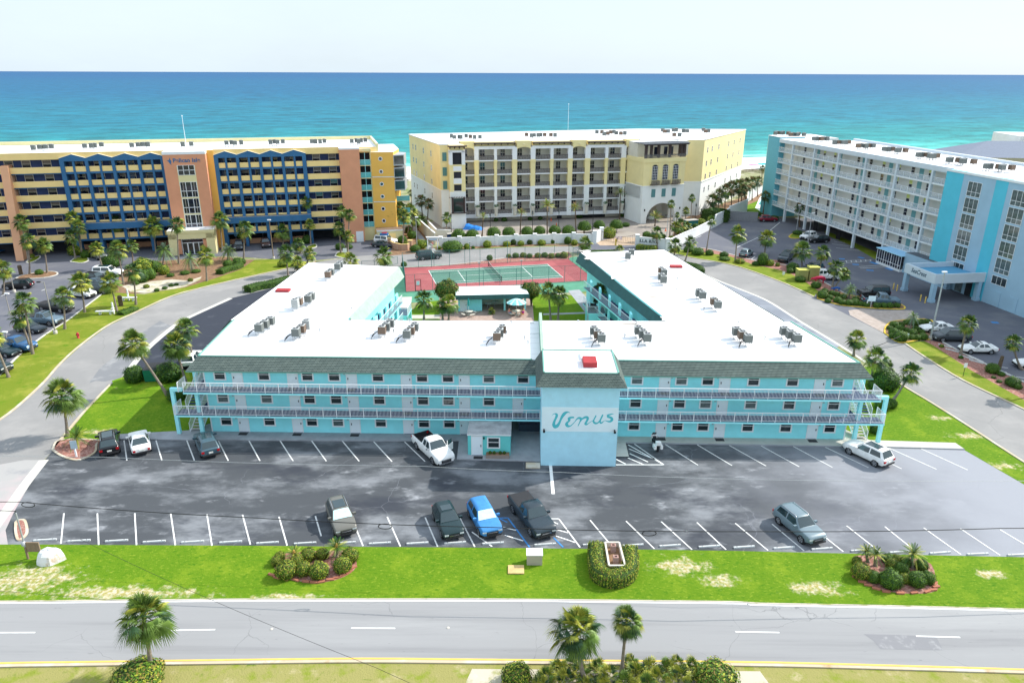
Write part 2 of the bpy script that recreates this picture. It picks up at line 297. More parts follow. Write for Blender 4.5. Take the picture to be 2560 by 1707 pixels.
walk_d = mat('walk_grey', (0.32,0.33,0.35), var=0.15, scale=0.9, bump=0.1)
paint_w = mat('paint_white', (0.80,0.80,0.78), var=0.12, scale=2.0, rough=0.7)
paint_worn = mat('paint_worn', (0.60,0.60,0.58), var=0.1, scale=5.0, rough=0.8, col2=(0.80,0.80,0.78))
paint_yl = mat('paint_yellow', (0.75,0.50,0.10), var=0.15, scale=1.0, rough=0.7)
paint_bl = mat('paint_blue', (0.05,0.22,0.50), var=0.15, scale=2.0, rough=0.7)
brick_pave = brickmat('brick_pave', (0.36,0.24,0.20),(0.44,0.32,0.27),(0.42,0.36,0.31),0.4,0.2,0.02)
court_red = mat('court_red', (0.33,0.075,0.085), var=0.08, scale=0.3, col2=(0.38,0.11,0.11))
court_grn = mat('court_green', (0.085,0.19,0.145), var=0.12, scale=0.3)
court_out = mat('court_surround', (0.085,0.26,0.17), var=0.15, scale=0.5)
# building stuffs
teal = mat('teal_stucco', (0.31,0.83,0.88), var=0.06, scale=0.7, bump=0.25, bscale=14)
teal_trim = mat('teal_trim', (0.38,0.86,0.90), var=0.05, scale=2)
sky_stucco = mat('pale_blue_stucco', (0.47,0.80,0.93), var=0.05, scale=1.2, bump=0.3, bscale=12)
sign_pale = mat('sign_pale', (0.76,0.90,0.95), var=0.03, scale=1)
sign_teal = mat('sign_teal', (0.09,0.53,0.60), var=0.06, scale=2)
white = mat('white_paint', (0.80,0.81,0.82), var=0.04, scale=1.5, rough=0.6)
white_w = mat('white_wall', (0.74,0.76,0.76), var=0.05, scale=0.4)
white_metal = mat('white_metal', (0.80,0.82,0.84), var=0.03, scale=3, rough=0.4)
roof_w = layers('roof_white', (0.84,0.84,0.84),[((0.74,0.74,0.735),0.12,0.5,0.75,(1,2,1),8),((0.62,0.60,0.58),0.5,0.66,0.82,(1,2.5,1),9)], bump=0.03, rough=0.6)
shingle = brickmat('shingle', (0.115,0.15,0.135),(0.16,0.20,0.175),(0.04,0.055,0.055),0.5,0.115,0.022, vert=True, bump=0.5)
shingle2 = brickmat('shingle_side', (0.115,0.15,0.135),(0.16,0.20,0.175),(0.04,0.055,0.055),0.5,0.115,0.022, vert=True, bump=0.5)
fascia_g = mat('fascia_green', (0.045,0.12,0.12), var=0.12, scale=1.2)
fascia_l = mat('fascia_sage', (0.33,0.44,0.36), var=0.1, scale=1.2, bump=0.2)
trim_g = mat('trim_green', (0.16,0.36,0.30), var=0.08, scale=2)
slab_blue = mat('deck_blue', (0.03,0.05,0.12), var=0.12, scale=1.0)
glass_d = glassmat('glass_dark', (0.022,0.035,0.04))
glass_n = glassmat('glass_night', (0.012,0.016,0.035))
glass_c = glassmat('glass_curtain', (0.10,0.13,0.13), var=0.5, scale=1.5)
black = mat('black', (0.012,0.012,0.014), rough=0.5)
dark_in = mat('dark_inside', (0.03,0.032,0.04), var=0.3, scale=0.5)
door_w = mat('door_white', (0.78,0.86,0.90), var=0.02, scale=2, rough=0.5)
steel = mat('steel', (0.42,0.44,0.46), rough=0.4, var=0.1, scale=4, metal=0.3)
ac_grey = mat('ac_grey', (0.17,0.19,0.18), var=0.12, scale=6, rough=0.6, stretch=(1,1,6))
ac_tan = mat('ac_brown', (0.20,0.14,0.10), var=0.15, scale=6, rough=0.6, stretch=(1,1,6))
ac_light = mat('ac_light', (0.45,0.47,0.46), var=0.1, scale=6, rough=0.6)
red_hatch = mat('red_hatch', (0.36,0.04,0.045), var=0.1, scale=2)
wood = mat('wood', (0.25,0.18,0.12), var=0.2, scale=3, stretch=(1,1,0.3))
wood_pale = mat('wood_pale', (0.62,0.58,0.50), var=0.1, scale=3)
pole_m = mat('pole_grey', (0.33,0.31,0.28), var=0.15, scale=2)
navy = mat('navy_paint', (0.045,0.15,0.30), var=0.10, scale=0.5, bump=0.15)
navy_d = mat('navy_wall', (0.05,0.075,0.18), var=0.2, scale=0.6)
p_yellow = mat('pelican_yellow', (0.90,0.66,0.28), var=0.06, scale=0.4)
p_gold = mat('pelican_gold', (0.78,0.45,0.10), var=0.05, scale=0.3)
p_orange = mat('pelican_terracotta', (0.68,0.31,0.18), var=0.06, scale=0.4, bump=0.1)
p_orange_l = mat('pelican_apricot', (0.75,0.40,0.23), var=0.05, scale=0.4)
p_cream = mat('pelican_cream', (0.74,0.66,0.36), var=0.05, scale=0.5)
b_yellow = mat('bella_yellow', (0.82,0.70,0.36), var=0.05, scale=0.4)
b_white = mat('bella_white', (0.78,0.80,0.78), var=0.04, scale=0.5)
b_cream = mat('bella_cream', (0.66,0.62,0.52), var=0.06, scale=0.5)
b_brown = mat('bella_bronze', (0.07,0.05,0.05), var=0.2, scale=3)
b_rail = netmat('bella_rail', (0.16,0.15,0.15),0.48,8)
shutter = mat('shutter_teal', (0.10,0.24,0.25), var=0.08, scale=1, stretch=(1,1,12))
s_grey = mat('seacrest_grey', (0.60,0.66,0.70), var=0.05, scale=0.4)
s_lav = mat('seacrest_lavender', (0.34,0.50,0.62), var=0.06, scale=0.5)
s_blue = mat('seacrest_blue', (0.10,0.52,0.66), var=0.05, scale=0.5)
s_wall = mat('seacrest_wall', (0.70,0.68,0.62), var=0.05, scale=0.4)
s_door = mat('seacrest_door', (0.16,0.36,0.38), var=0.08, scale=0.6)
s_rail = netmat('seacrest_rail', (0.62,0.68,0.72),0.26,8)
s_mint = mat('seacrest_mint', (0.46,0.62,0.55), var=0.06, scale=0.5)
t_glass = mat('teal_glass', (0.10,0.38,0.40), rough=0.1, spec=0.7, var=0.1, scale=1)
# vegetation
leaf_a = mat('leaf_green', (0.085,0.165,0.012), var=0.35, scale=3, rough=0.6, spec=0.25)
leaf_b = mat('leaf_yellow', (0.32,0.35,0.03), var=0.3, scale=3, rough=0.6, spec=0.25)
leaf_c = mat('leaf_dark', (0.030,0.085,0.012), var=0.3, scale=3, rough=0.6, spec=0.3)
leaf_r = mat('leaf_rusty', (0.20,0.16,0.03), var=0.3, scale=3, rough=0.6)
palm_a = mat('palm_green', (0.12,0.20,0.03), var=0.3, scale=2, rough=0.5, spec=0.35)
palm_b = mat('palm_yellow', (0.36,0.37,0.05), var=0.25, scale=2, rough=0.5, spec=0.35)
palm_c = mat('palm_deep', (0.035,0.085,0.03), var=0.3, scale=2, rough=0.5, spec=0.35)
palm_d = mat('palm_dead', (0.28,0.20,0.10), var=0.3, scale=2)
bark = mat('palm_bark', (0.24,0.20,0.16), var=0.3, scale=1.0, bump=0.7, bscale=6, stretch=(1,1,5))
bark2 = mat('bark_brown', (0.12,0.085,0.055), var=0.3, scale=1.0, bump=0.7, bscale=6, stretch=(1,1,5))
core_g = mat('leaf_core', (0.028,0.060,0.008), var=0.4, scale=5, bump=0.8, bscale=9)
# ================================================================== SETTING: ground, water, roads
def sheet(name, polys, z, m, kind='structure', label=None, cat=None):
    b = MB()
    for p in polys:
        a = sum(p[i][0] * p[(i + 1) % len(p)][1] - p[(i + 1) % len(p)][0] * p[i][1] for i in range(len(p)))
        if a < 0: p = p[::-1]
        b.face([(q[0], q[1], z) for q in p], m)
    o = b.build(name); return tag(o, label, cat, None, kind)
def kerb(name, path, w, h, m, z=0.0, side=0.0):
    """raised kerb along a ground path"""
    b = MB(); P = [Vector((p[0], p[1])) for p in path]; rows = []
    for i, p in enumerate(P):
        d = (P[min(i + 1, len(P) - 1)] - P[max(i - 1,0)]).normalized(); n = Vector((-d.y, d.x)); q = p + n * side
        rows.append([(q.x + n.x * w / 2, q.y + n.y * w / 2, z - .02),(q.x + n.x * w / 2, q.y + n.y * w / 2, z + h),(q.x - n.x * w / 2, q.y - n.y * w / 2, z + h),(q.x - n.x * w / 2, q.y - n.y * w / 2, z - .02)])
    b.grid(rows, m, False); b.face(rows[0], m); b.face(rows[-1][::-1], m)
    return tag(b.build(name), kind='structure')
def smooth_path(pts, n=6):
    out = []; P = [Vector((p[0], p[1])) for p in pts]
    for i in range(len(P) - 1):
        a, b, c, d = P[max(i - 1,0)], P[i], P[i + 1], P[min(i + 2, len(P) - 1)]
        for k in range(n):
            t = k / n; out.append(0.5 * ((2 * b) + (c - a) * t + (2 * a - 5 * b + 4 * c - d) * t * t + (3 * b - a - 3 * c + d) * t ** 3))
    out.append(P[-1]); return [(p.x, p.y) for p in out]
def stripes(name, segs, w, m, z):
    b = MB()
    for a, c in segs:
        a = Vector(a); c = Vector(c); d = (c - a).normalized(); n = Vector((-d.y, d.x)) * w / 2
        b.face([(a.x - n.x, a.y - n.y, z),(c.x - n.x, c.y - n.y, z),(c.x + n.x, c.y + n.y, z),(a.x + n.x, a.y + n.y, z)], m)
    return tag(b.build(name), kind='structure')

COASTD = Vector((math.cos(R(14.5)), math.sin(R(14.5)))); COASTN = Vector((-COASTD.y, COASTD.x)); COAST0 = Vector((-41.4,281.5))
def coast(t, d): p = COAST0 + COASTD * t + COASTN * d; return (p.x, p.y)
sheet('ground', [[(-900,-60),(900,-60),(900,560),(-900,560)]],0.0, scrub)
sheet('beach', [[coast(-900,-17), coast(900,-17), coast(900,6), coast(-900,6)]],0.02, beach)
# the sea: one sheet to the horizon, sand showing through the shallows, deep blue far out
sm = bpy.data.materials.new('sea_water'); sm.use_nodes = True; t = sm.node_tree; b = t.nodes['Principled BSDF']
tc = t.nodes.new('ShaderNodeTexCoord'); sx = t.nodes.new('ShaderNodeSeparateXYZ'); t.links.new(tc.outputs['Object'], sx.inputs[0])
def mnode(op, a, bb=None):
    n = t.nodes.new('ShaderNodeMath'); n.operation = op
    for i, q in enumerate((a, bb)):
        if q is None: continue
        if isinstance(q, (int, float)): n.inputs[i].default_value=q
        else: t.links.new(q, n.inputs[i])
    return n.outputs[0]
nz1 = t.nodes.new('ShaderNodeTexNoise'); nz1.inputs['Scale'].default_value=0.02; nz1.inputs['Detail'].default_value=5; t.links.new(tc.outputs['Object'], nz1.inputs['Vector'])
dist = mnode('ADD', sx.outputs['Y'], mnode('MULTIPLY', mnode('SUBTRACT', nz1.outputs['Fac'],0.5),14.0))
lg = mnode('LOGARITHM', mnode('MAXIMUM', mnode('ADD', dist, 8.0),1.0),10.0)       # log10 of the distance off shore
rr = t.nodes.new('ShaderNodeValToRGB'); rr.color_ramp.interpolation = 'EASE'; t.links.new(mnode('DIVIDE', lg, 5.0), rr.inputs['Fac'])
els = rr.color_ramp.elements; els[0].position = 0.18; els[0].color = (0.50,0.74,0.70,1); els[1].position = 1.0; els[1].color = (0.002,0.07,0.19,1)
for p, c in ((0.26,(0.22,0.56,0.49)),(0.33,(0.07,0.38,0.34)),(0.42,(0.015,0.21,0.22)),(0.52,(0.006,0.145,0.21)),(0.64,(0.003,0.10,0.20)),(0.8,(0.003,0.08,0.20))):
    e = els.new(p); e.color = c + (1,)
# foam lines of the breakers
mpw = t.nodes.new('ShaderNodeMapping'); mpw.inputs['Scale'].default_value=(0.012,0.10,1); t.links.new(tc.outputs['Object'], mpw.inputs['Vector'])
nf = t.nodes.new('ShaderNodeTexNoise'); nf.inputs['Scale'].default_value=1.0; nf.inputs['Detail'].default_value=7; nf.inputs['Distortion'].default_value=0.4; t.links.new(mpw.outputs['Vector'], nf.inputs['Vector'])
def smap(v, a, bb, c=0.0, d=1.0):
    n = t.nodes.new('ShaderNodeMapRange'); n.interpolation_type = 'SMOOTHSTEP'; t.links.new(v, n.inputs['Value'])
    for k, q in zip(('From Min', 'From Max', 'To Min', 'To Max'),(a, bb, c, d)): n.inputs[k].default_value=q
    return n.outputs['Result']
near = smap(sx.outputs['Y'],4.0,46.0,1.0,0.0)
foam = mnode('MULTIPLY', smap(mnode('ADD', nf.outputs['Fac'], mnode('MULTIPLY', near, 0.22)),0.60,0.70), near)
foam = mnode('MAXIMUM', foam, smap(dist, 1.0,5.5,0.9,0.0))
# wind ripples: light and dark streaks that lie along the coast
mpr = t.nodes.new('ShaderNodeMapping'); mpr.inputs['Scale'].default_value=(0.03,0.055,1); t.links.new(tc.outputs['Object'], mpr.inputs['Vector'])
nr = t.nodes.new('ShaderNodeTexNoise'); nr.inputs['Scale'].default_value=1.0; nr.inputs['Detail'].default_value=13; nr.inputs['Roughness'].default_value=0.86; t.links.new(mpr.outputs['Vector'], nr.inputs['Vector'])
mpl = t.nodes.new('ShaderNodeMapping'); mpl.inputs['Scale'].default_value=(0.003,0.010,1); t.links.new(tc.outputs['Object'], mpl.inputs['Vector'])
nl = t.nodes.new('ShaderNodeTexNoise'); nl.inputs['Scale'].default_value=1.0; nl.inputs['Detail'].default_value=6; t.links.new(mpl.outputs['Vector'], nl.inputs['Vector'])
rip = mnode('MULTIPLY', smap(nr.outputs['Fac'],0.34,0.66,0.50,1.55), smap(nl.outputs['Fac'],0.3,0.7,0.96,1.04))
foam = mnode('MAXIMUM', foam, smap(nr.outputs['Fac'],0.70,0.76,0.0,0.55))
vs = t.nodes.new('ShaderNodeVectorMath'); vs.operation = 'SCALE'; t.links.new(rr.outputs['Color'], vs.inputs[0]); t.links.new(rip, vs.inputs['Scale'])
xm = t.nodes.new('ShaderNodeMix'); xm.data_type = 'RGBA'; xm.inputs[7].default_value=(0.86,0.88,0.88,1); t.links.new(vs.outputs[0], xm.inputs[6]); t.links.new(foam, xm.inputs[0])
t.links.new(xm.outputs[2], b.inputs['Base Color'])
b.inputs['Roughness'].default_value=0.5; b.inputs['Specular IOR Level'].default_value=0.06
bp = t.nodes.new('ShaderNodeBump'); bp.inputs['Strength'].default_value=0.6; bp.inputs['Distance'].default_value=0.5; t.links.new(nr.outputs['Fac'], bp.inputs['Height']); t.links.new(bp.outputs['Normal'], b.inputs['Normal'])
sb = MB(); S = 70000
sb.face([(-S, 0,0),(S, 0,0),(S, S, 0),(-S, S, 0)], sm)
so = sb.build('sea'); so.location = (COAST0.x, COAST0.y, 0.05); so.rotation_euler = (0,0, R(14.5)); so.location.z = 0.05
tag(so, kind='structure')
sheet('ground_under_dunes', [[coast(-60,-22), coast(200,-22), coast(200,-15), coast(-60,-15)]],0.012, sandy)

# ---- the main road across the bottom of the photograph
RT = [(-700,1515),(-200,1504),(0,1501),(320,1498),(620,1495.5),(1200,1495),(1500,1498),(1840,1502),(1900,1506),(2220,1512),(2540,1520),(2900,1532),(3400,1550)]
RB = [(-700,1685),(-200,1672),(0,1666),(200,1663),(640,1657),(920,1654.5),(1200,1657),(1560,1660),(1920,1664),(2230,1672),(2560,1682),(2900,1695),(3400,1718)]
sheet('road', [pxs(RT) + pxs(RB)[::-1]],0.02, road_grey)
def shift(poly, dy): return [(x, y + dy) for x, y in poly]
def band(name, line, w, m, z, off=0.0):
    P = smooth_path(pxs(line),4); bb = MB(); rows = []
    for i, p in enumerate(P):
        a = Vector(P[max(i - 1,0)]); c = Vector(P[min(i + 1, len(P) - 1)]); d = (c - a).normalized(); n = Vector((-d.y, d.x)); q = Vector(p) + n * off
        rows.append([(q.x + n.x * w / 2, q.y + n.y * w / 2, z),(q.x - n.x * w / 2, q.y - n.y * w / 2, z)])
    bb.grid(rows, m, False); return tag(bb.build(name), kind='structure')
band('road_edge_sand', RT, 0.45, sandy, 0.026,0.1)
band('road_edge_line', RT, 0.14, paint_w, 0.032,-0.28)
band('road_edge_line_yellow', RB, 0.14, paint_yl, 0.032,0.30)
kerb('median_kerb', smooth_path(pxs(RB),3),0.22,0.12, curb_m)
dash = [((-180,1586),(-70,1583)),((-20,1581.3),(88,1581)),((428,1575.6),(538,1573.6)),((878,1570),(988,1570.5)),((1838,1579),(1948,1581)),((2290,1590),(2400,1593))]
stripes('lane_line', [(g(*a), g(*c)) for a, c in dash],0.11, paint_w, 0.032)
sheet('road_patch', [pxs([(2160,1585),(2250,1587),(2340,1591),(2358,1625),(2280,1624),(2201,1622),(2184,1602)])],0.026, layers('patch_grey', (0.22,0.22,0.23),[((0.34,0.34,0.34),1.2,0.5,0.75, None, 7)], bump=0.15))
# verge in front of the car park, median below the road
VT = [(-700,1367),(-200,1362),(20,1361),(90,1361),(640,1364),(900,1366.7),(1160,1368.5),(1500,1372),(1840,1377),(2140,1384),(2540,1392),(2900,1402),(3400,1418)]
sheet('grass_verge', [pxs(VT) + pxs(RT)[::-1]],0.03, lawn)
add_spots(lawn, [(*g(60,1450),9,3.2),(*g(300,1482),12,1.6),(*g(125,1425),2.5,1.2),(*g(1700,1415),4.5,2.2),(*g(1800,1450),3,1.6),(*g(2040,1470),4.2,1.6),(*g(2480,1435),2.6,1.1),(*g(720,1492),5,.7),(*g(250,1080),3.6,1.3),(*g(2420,1090),4,1.4),(*g(2350,1045),2.5,1.2),(*g(2500,1165),4,1.3)],(0.34,0.30,0.10),(0.55,0.49,0.36))
MB2 = [(-700,2100),(3400,2100)]
sheet('median_grass', [pxs(RB) + [(55,-40),(-60,-40)]],0.03, lawn_dry)
sheet('median_bed', [pxs([(1180,1672),(1900,1678),(1960,1760),(1140,1760)])],0.036, sandy)
# car park of the turquoise motel
sheet('car_park', [pxs([(112,1150),(75,1210),(35,1280),(14,1325),(20,1361),(90,1361),(640,1364),(900,1366.7),(1160,1368.5),(1500,1372),(1840,1377),(2140,1384),(2540,1392),(2900,1402),(2900,1360),(2560,1211),(2411,1125),(2099,1117),(1564,1108),(1350,1100),(1143,1100),(480,1100),(300,1098),(241,1101),(200,1150),(133,1126)])],0.02, lot_asphalt)
sheet('apron', [pxs([(112,1150),(75,1210),(35,1280),(14,1325),(20,1361),(-500,1364),(-700,1300),(-100,1180),(60,1150)])],0.026, layers('apron_pale', (0.36,0.35,0.34),[((0.44,0.36,0.36),0.12,0.45,0.6, None, 5),((0.27,0.27,0.28),0.3,0.5,0.7, None, 6)]))
# ---- the drives that loop round the motel
LO = [(-420,1190),(-120,1098),(0,1051),(101,967),(152.5,910),(204,863),(272,814),(335,784),(425,743),(490,724),(560,707),(640,689),(715,673),(764,664),(790,655)]
LI = [(-100,1300),(35,1240),(110,1150),(133,1126),(175.5,1074),(216,1027),(280,960),(313,940),(360,880),(436,815),(476,792),(577,746),(700,716),(860,690),(960,680)]
sheet('drive_left', [pxs(LO) + pxs(LI)[::-1] + [g(-500,1420)]],0.016, drive_grey)
sheet('drive_back', [pxs([(764,664),(790,655),(900,640),(1045,630),(1098,627),(1167,625),(1235,622),(1385,618),(1430,618),(1560,618),(1640,622),(1663,629.5),(1726,644.5),(1800,657),(1908,689),(2001,727),(1999,803),(1920,753),(1858,726.5),(1791,700),(1754,682),(1690,662),(1560,645),(1444,634),(1421,630),(1270,645),(1201,654),(1098,665),(999,669),(960,680),(860,690)])],0.016, drive_grey)
RO = [(1640,624),(1663,629.5),(1726,644.5),(1800,657),(1850,669),(1908,689),(1960,709),(2001,727),(2034,743),(2125,790),(2210,834),(2239,853),(2260,859),(2307,891),(2405,951),(2560,1025),(2760,1125),(3000,1240)]
RI = [(1754,682),(1791,700),(1858,726.5),(1920,753),(1999,803),(2100,864),(2239,954),(2264,970.6),(2325,1007),(2406,1058),(2560,1158),(2700,1240),(2900,1365)]
sheet('drive_right', [pxs(RO[2:]) + pxs(RI)[::-1]],0.0165, drive_grey)
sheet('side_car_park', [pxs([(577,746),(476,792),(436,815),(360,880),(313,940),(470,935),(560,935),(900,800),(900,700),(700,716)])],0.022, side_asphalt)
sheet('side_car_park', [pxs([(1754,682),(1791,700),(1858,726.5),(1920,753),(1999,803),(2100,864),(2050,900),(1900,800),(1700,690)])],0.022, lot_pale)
band('gutter', [(577,746),(476,792),(436,815),(360,880),(313,940)],0.8, curb_w, 0.03)
band('gutter', [(1754,682),(1791,700),(1858,726.5),(1920,753),(1999,803),(2100,864),(2239,954)],0.5, curb_w, 0.03)
band('gutter', [(110,1150),(60,1215),(0,1300),(-60,1380)],0.9, curb_w, 0.03)
sheet('road_stain', [pxs([(302,945),(345,890),(400,830),(428,815),(400,802),(380,815),(357,830),(352,852),(315,880),(285,893),(250,920),(223,958),(240,952),(262,954)])],0.022, layers('stain_grey', (0.20,0.205,0.215),[((0.30,0.30,0.30),0.5,0.5,0.7, None, 8)]))
# lawns and planted strips
LV = [(0,940),(54,885),(117,836),(171.6,801),(215,768),(264,730),(300,722),(330,735),(362,736),(403,728),(463,719),(545,694),(599,675),(637,650),(700,648),(780,655),(764,664)]
sheet('lawn_left', [pxs(LV) + pxs(LO)[::-1][1:] + [g(-420,1120), g(-120,1010)]],0.03, lawn_olive)
sheet('planting_bed', [pxs([(264,730),(296,700),(300,684),(330,660),(380,655),(560,642),(617,650),(637,650),(599,675),(545,694),(463,719),(403,728),(330,735)])],0.034, mulch)
sheet('sand_patch', [pxs([(305,716),(345,706),(387,703),(430,699),(471,702),(504,692),(500,700),(463,717),(440,722),(403,727),(362,733),(327,730)])],0.038, sandy)
sheet('lawn_side', [pxs([(140,1119),(177,1075),(216,1027),(280,960),(310,944),(350,935),(470,925),(540,930),(560,1095),(300,1097),(241,1102),(155,1104)])],0.031, lawn)
sheet('bare_soil', [pxs([(280,952),(330,935),(470,925),(480,960),(400,975),(330,972),(285,972)])],0.034, lawn_mix)
sheet('lawn_right', [pxs([(2080,1105),(2174,1102),(2388,1109),(2411,1125),(2560,1211),(2900,1363),(2900,1362),(2700,1240),(2560,1158),(2406,1058),(2325,1007),(2264,970),(2239,954),(2180,915),(2080,930)])],0.03, lawn)
sheet('verge_right', [pxs([(2245,856),(2330,852),(2426,905),(2560,975),(2760,1070),(3000,1180)]) + pxs(RO[12:])[::-1]],0.03, lawn_olive)
sheet('gravel_strip', [pxs([(2300,848),(2350,855),(2424,894),(2519,938),(2560,958),(2760,1050),(2760,1085),(2560,1000),(2426,925),(2370,888),(2330,862)])],0.034, redrock)
sheet('verge_right', [pxs([(1663,629.5),(1718,624),(1827,640),(1881,658),(1952,673),(1979,684),(2015,705),(2046,728),(2034,743),(2001,727),(1960,709),(1908,689),(1850,669),(1800,657),(1726,644.5)])],0.03, lawn_olive)
sheet('gravel_strip', [pxs([(1718,620),(1760,620),(1827,635),(1889,651),(1940,650),(1974,665),(2029,690),(2116,736),(2138,742),(2100,752),(2046,728),(2015,706),(1979,686),(1952,676),(1881,661),(1827,642),(1740,628)])],0.034, redrock)
# hotel parking areas
sheet('hotel_car_park', [pxs([(1665,632),(1674,622),(1726,597),(1786,568),(1821,550),(1895,545),(2100,545),(2300,620),(2700,800),(2800,1070),(2560,975),(2424,905),(2340,862),(2245,856),(2215,836),(2120,788),(2030,742),(1975,690),(1881,662),(1780,640)])],0.018, far_asphalt)
sheet('hotel_car_park_left', [pxs([(-600,1150),(0,940),(54,885),(117,836),(171.6,801),(215,768),(264,730),(296,700),(330,658),(560,640),(640,645),(760,654),(900,640),(1040,634),(1000,604),(930,590),(500,590),(0,590),(-600,700)])],0.012, far_asphalt)
sheet('entry_paving', [pxs([(2121,776),(2154,772),(2200,776),(2280,776),(2300,800),(2275,800),(2228,808),(2212,826),(2208,832),(2125,788)])],0.024, brickmat('entry_brick', (0.36,0.29,0.25),(0.44,0.37,0.33),(0.4,0.35,0.3),0.5,0.25,0.02))
sheet('forecourt', [pxs([(1010,588),(1057,608),(1100,606),(1485,608),(1700,610),(1795,560),(1750,520),(1300,540),(1000,560)])],0.014, gold_paving)
sheet('driveway_apron', [pxs([(1430,619),(1485,608),(1600,606),(1640,622),(1560,630),(1470,630)])],0.02, far_asphalt)
sheet('gate_paving', [pxs([(1490,606),(1545,592),(1640,598),(1600,612),(1560,614),(1500,614)])],0.022, brickmat('gate_brick', (0.40,0.28,0.18),(0.46,0.34,0.24),(0.45,0.38,0.3),0.5,0.25,0.02))
sheet('wall_bed', [pxs([(1090,617),(1300,612),(1485,609),(1470,614),(1430,616),(1385,616),(1235,619),(1167,623),(1110,626),(1088,624)])],0.024, mulch)
sheet('wall_grass', [pxs([(1150,625.5),(1235,618.5),(1385,615),(1400,617),(1385,618),(1235,622),(1167,625.5),(1110,628.5)])],0.028, lawn_olive)
sheet('court_bed', [pxs([(1010,669),(1098,665),(1201,654),(1270,645),(1421,630),(1430,640),(1420,650),(1200,662),(1010,671)])],0.024, redrock)
sheet('beach_path', [pxs([(1025,560),(1034,560),(1066,604),(1080,616),(1090,626),(1072,628),(1058,612)])],0.022, walk_d)
sheet('path_bed', [pxs([(1034,560),(1044,564),(1080,604),(1066,604)])],0.02, mulch)
sheet('palm_bed', [pxs([(970,640),(1000,590),(1025,562),(1030,575),(1056,612),(1070,632),(1040,634)])],0.022, mulch)
sheet('planting_bed_far', [pxs([(1674,615),(1690,560),(1740,530),(1900,480),(1940,480),(1826,548),(1786,566),(1726,595)])],0.022, mulch)
sheet('grass_strip', [pxs([(2060,577),(2085,585),(2190,630),(2210,645),(2190,650),(2130,615),(2065,588)])],0.024, lawn_olive)
sheet('pool_lawn', [pxs([(1850,545),(1862,516),(1900,500),(1930,520),(1920,550)])],0.024, lawn)
# islands in the hotel car parks
def island(name, pts, fill, edge=curb_w, ew=0.25, h=0.12):
    P = smooth_path(pxs(pts + [pts[0]]),4); sheet(name, [P[:-1]], h - .01, fill); kerb(name + '_kerb', P, ew, h, edge)
island('island', [(40,696),(60,688),(110,680),(140,681),(141,688),(110,695),(60,698)], mulch)
island('island', [(176,655),(190,645),(216,645),(221,652),(203,658)], lawn_olive)
island('island', [(66,656),(74,650),(96,640),(100,645),(86,654),(72,658)], lawn_olive)
island('island', [(768,617),(788,611),(791,618),(775,622)], lawn_olive)
island('island', [(838,641),(845,632),(866,632),(880,640),(862,646)], lawn_olive)
island('island', [(2044,747),(2048,730),(2090,733),(2138,741),(2240,758),(2260,773),(2200,772),(2154,769),(2094,762)], mulch, curb_y)
island('island', [(2211,832),(2216,815),(2240,803),(2328,801),(2330,845),(2300,850),(2260,857),(2239,853)], mulch, curb_y)
island('island', [(1972,592),(1985,584),(2015,582),(2022,590),(2000,596),(1980,596)], lawn_olive, curb_y)
island('island', [(133,1126),(150,1101),(241,1101),(241,1113),(236,1133),(200,1150),(173,1147),(150,1138)], redrock, curb_m, 0.22)
island('island', [(40,1306),(50,1301),(63,1304),(68,1330),(58,1345),(46,1350),(40,1330)], redrock, curb_m, 0.2)
for nm, ln, mm in (('kerb_left', LO, curb_m),('kerb_left', LI[3:7], curb_m),('kerb_right', RO[1:9], curb_m),('kerb_right', RO[12:], curb_m),('kerb_right', RI[6:], curb_m),
                   ('kerb_back', [(999,669),(1098,665),(1201,654),(1270,645),(1421,630)], curb_w),('kerb_back', [(1045,630),(1098,627),(1167,625.5),(1235,622),(1385,618),(1430,618)], curb_w),
                   ('kerb_lot', LV[:6], curb_w),('kerb_lot', [(1674,622),(1760,622),(1827,637),(1889,653),(1974,666),(2029,691),(2116,737)], curb_w),('kerb_lot', [(2340,848),(2424,893),(2519,937),(2560,957),(2760,1048)], curb_w)):
    kerb(nm, smooth_path(pxs(ln),5),0.25,0.11, mm, side=0.12 if nm != 'kerb_back' else 0)
# courtyard of the motel
sheet('courtyard_lawn', [[(-17,108),(-18.6,86),(17,86),(12,120),(2,122),(-14,121)]],0.018, lawn)
sheet('courtyard_path', [pxs([(995,743),(1030,742),(1028,760),(1008,785),(1003,806),(978,812),(990,770)]), pxs([(990,788),(1100,787),(1130,792),(1130,797),(990,797)])],0.024, walk_m)
sheet('courtyard_path', [pxs([(1358,784),(1475,780),(1478,784),(1358,788)]), pxs([(1420,727),(1448,724),(1500,780),(1530,812),(1500,812),(1470,790)])],0.024, walk_d)
sheet('courtyard_patio', [pxs([(1098,745),(1330,745),(1336,812),(1100,812)])],0.03, brick_pave)
sheet('mulch_bed', [pxs([(955,780),(985,778),(975,800),(955,812)])],0.028, redrock)
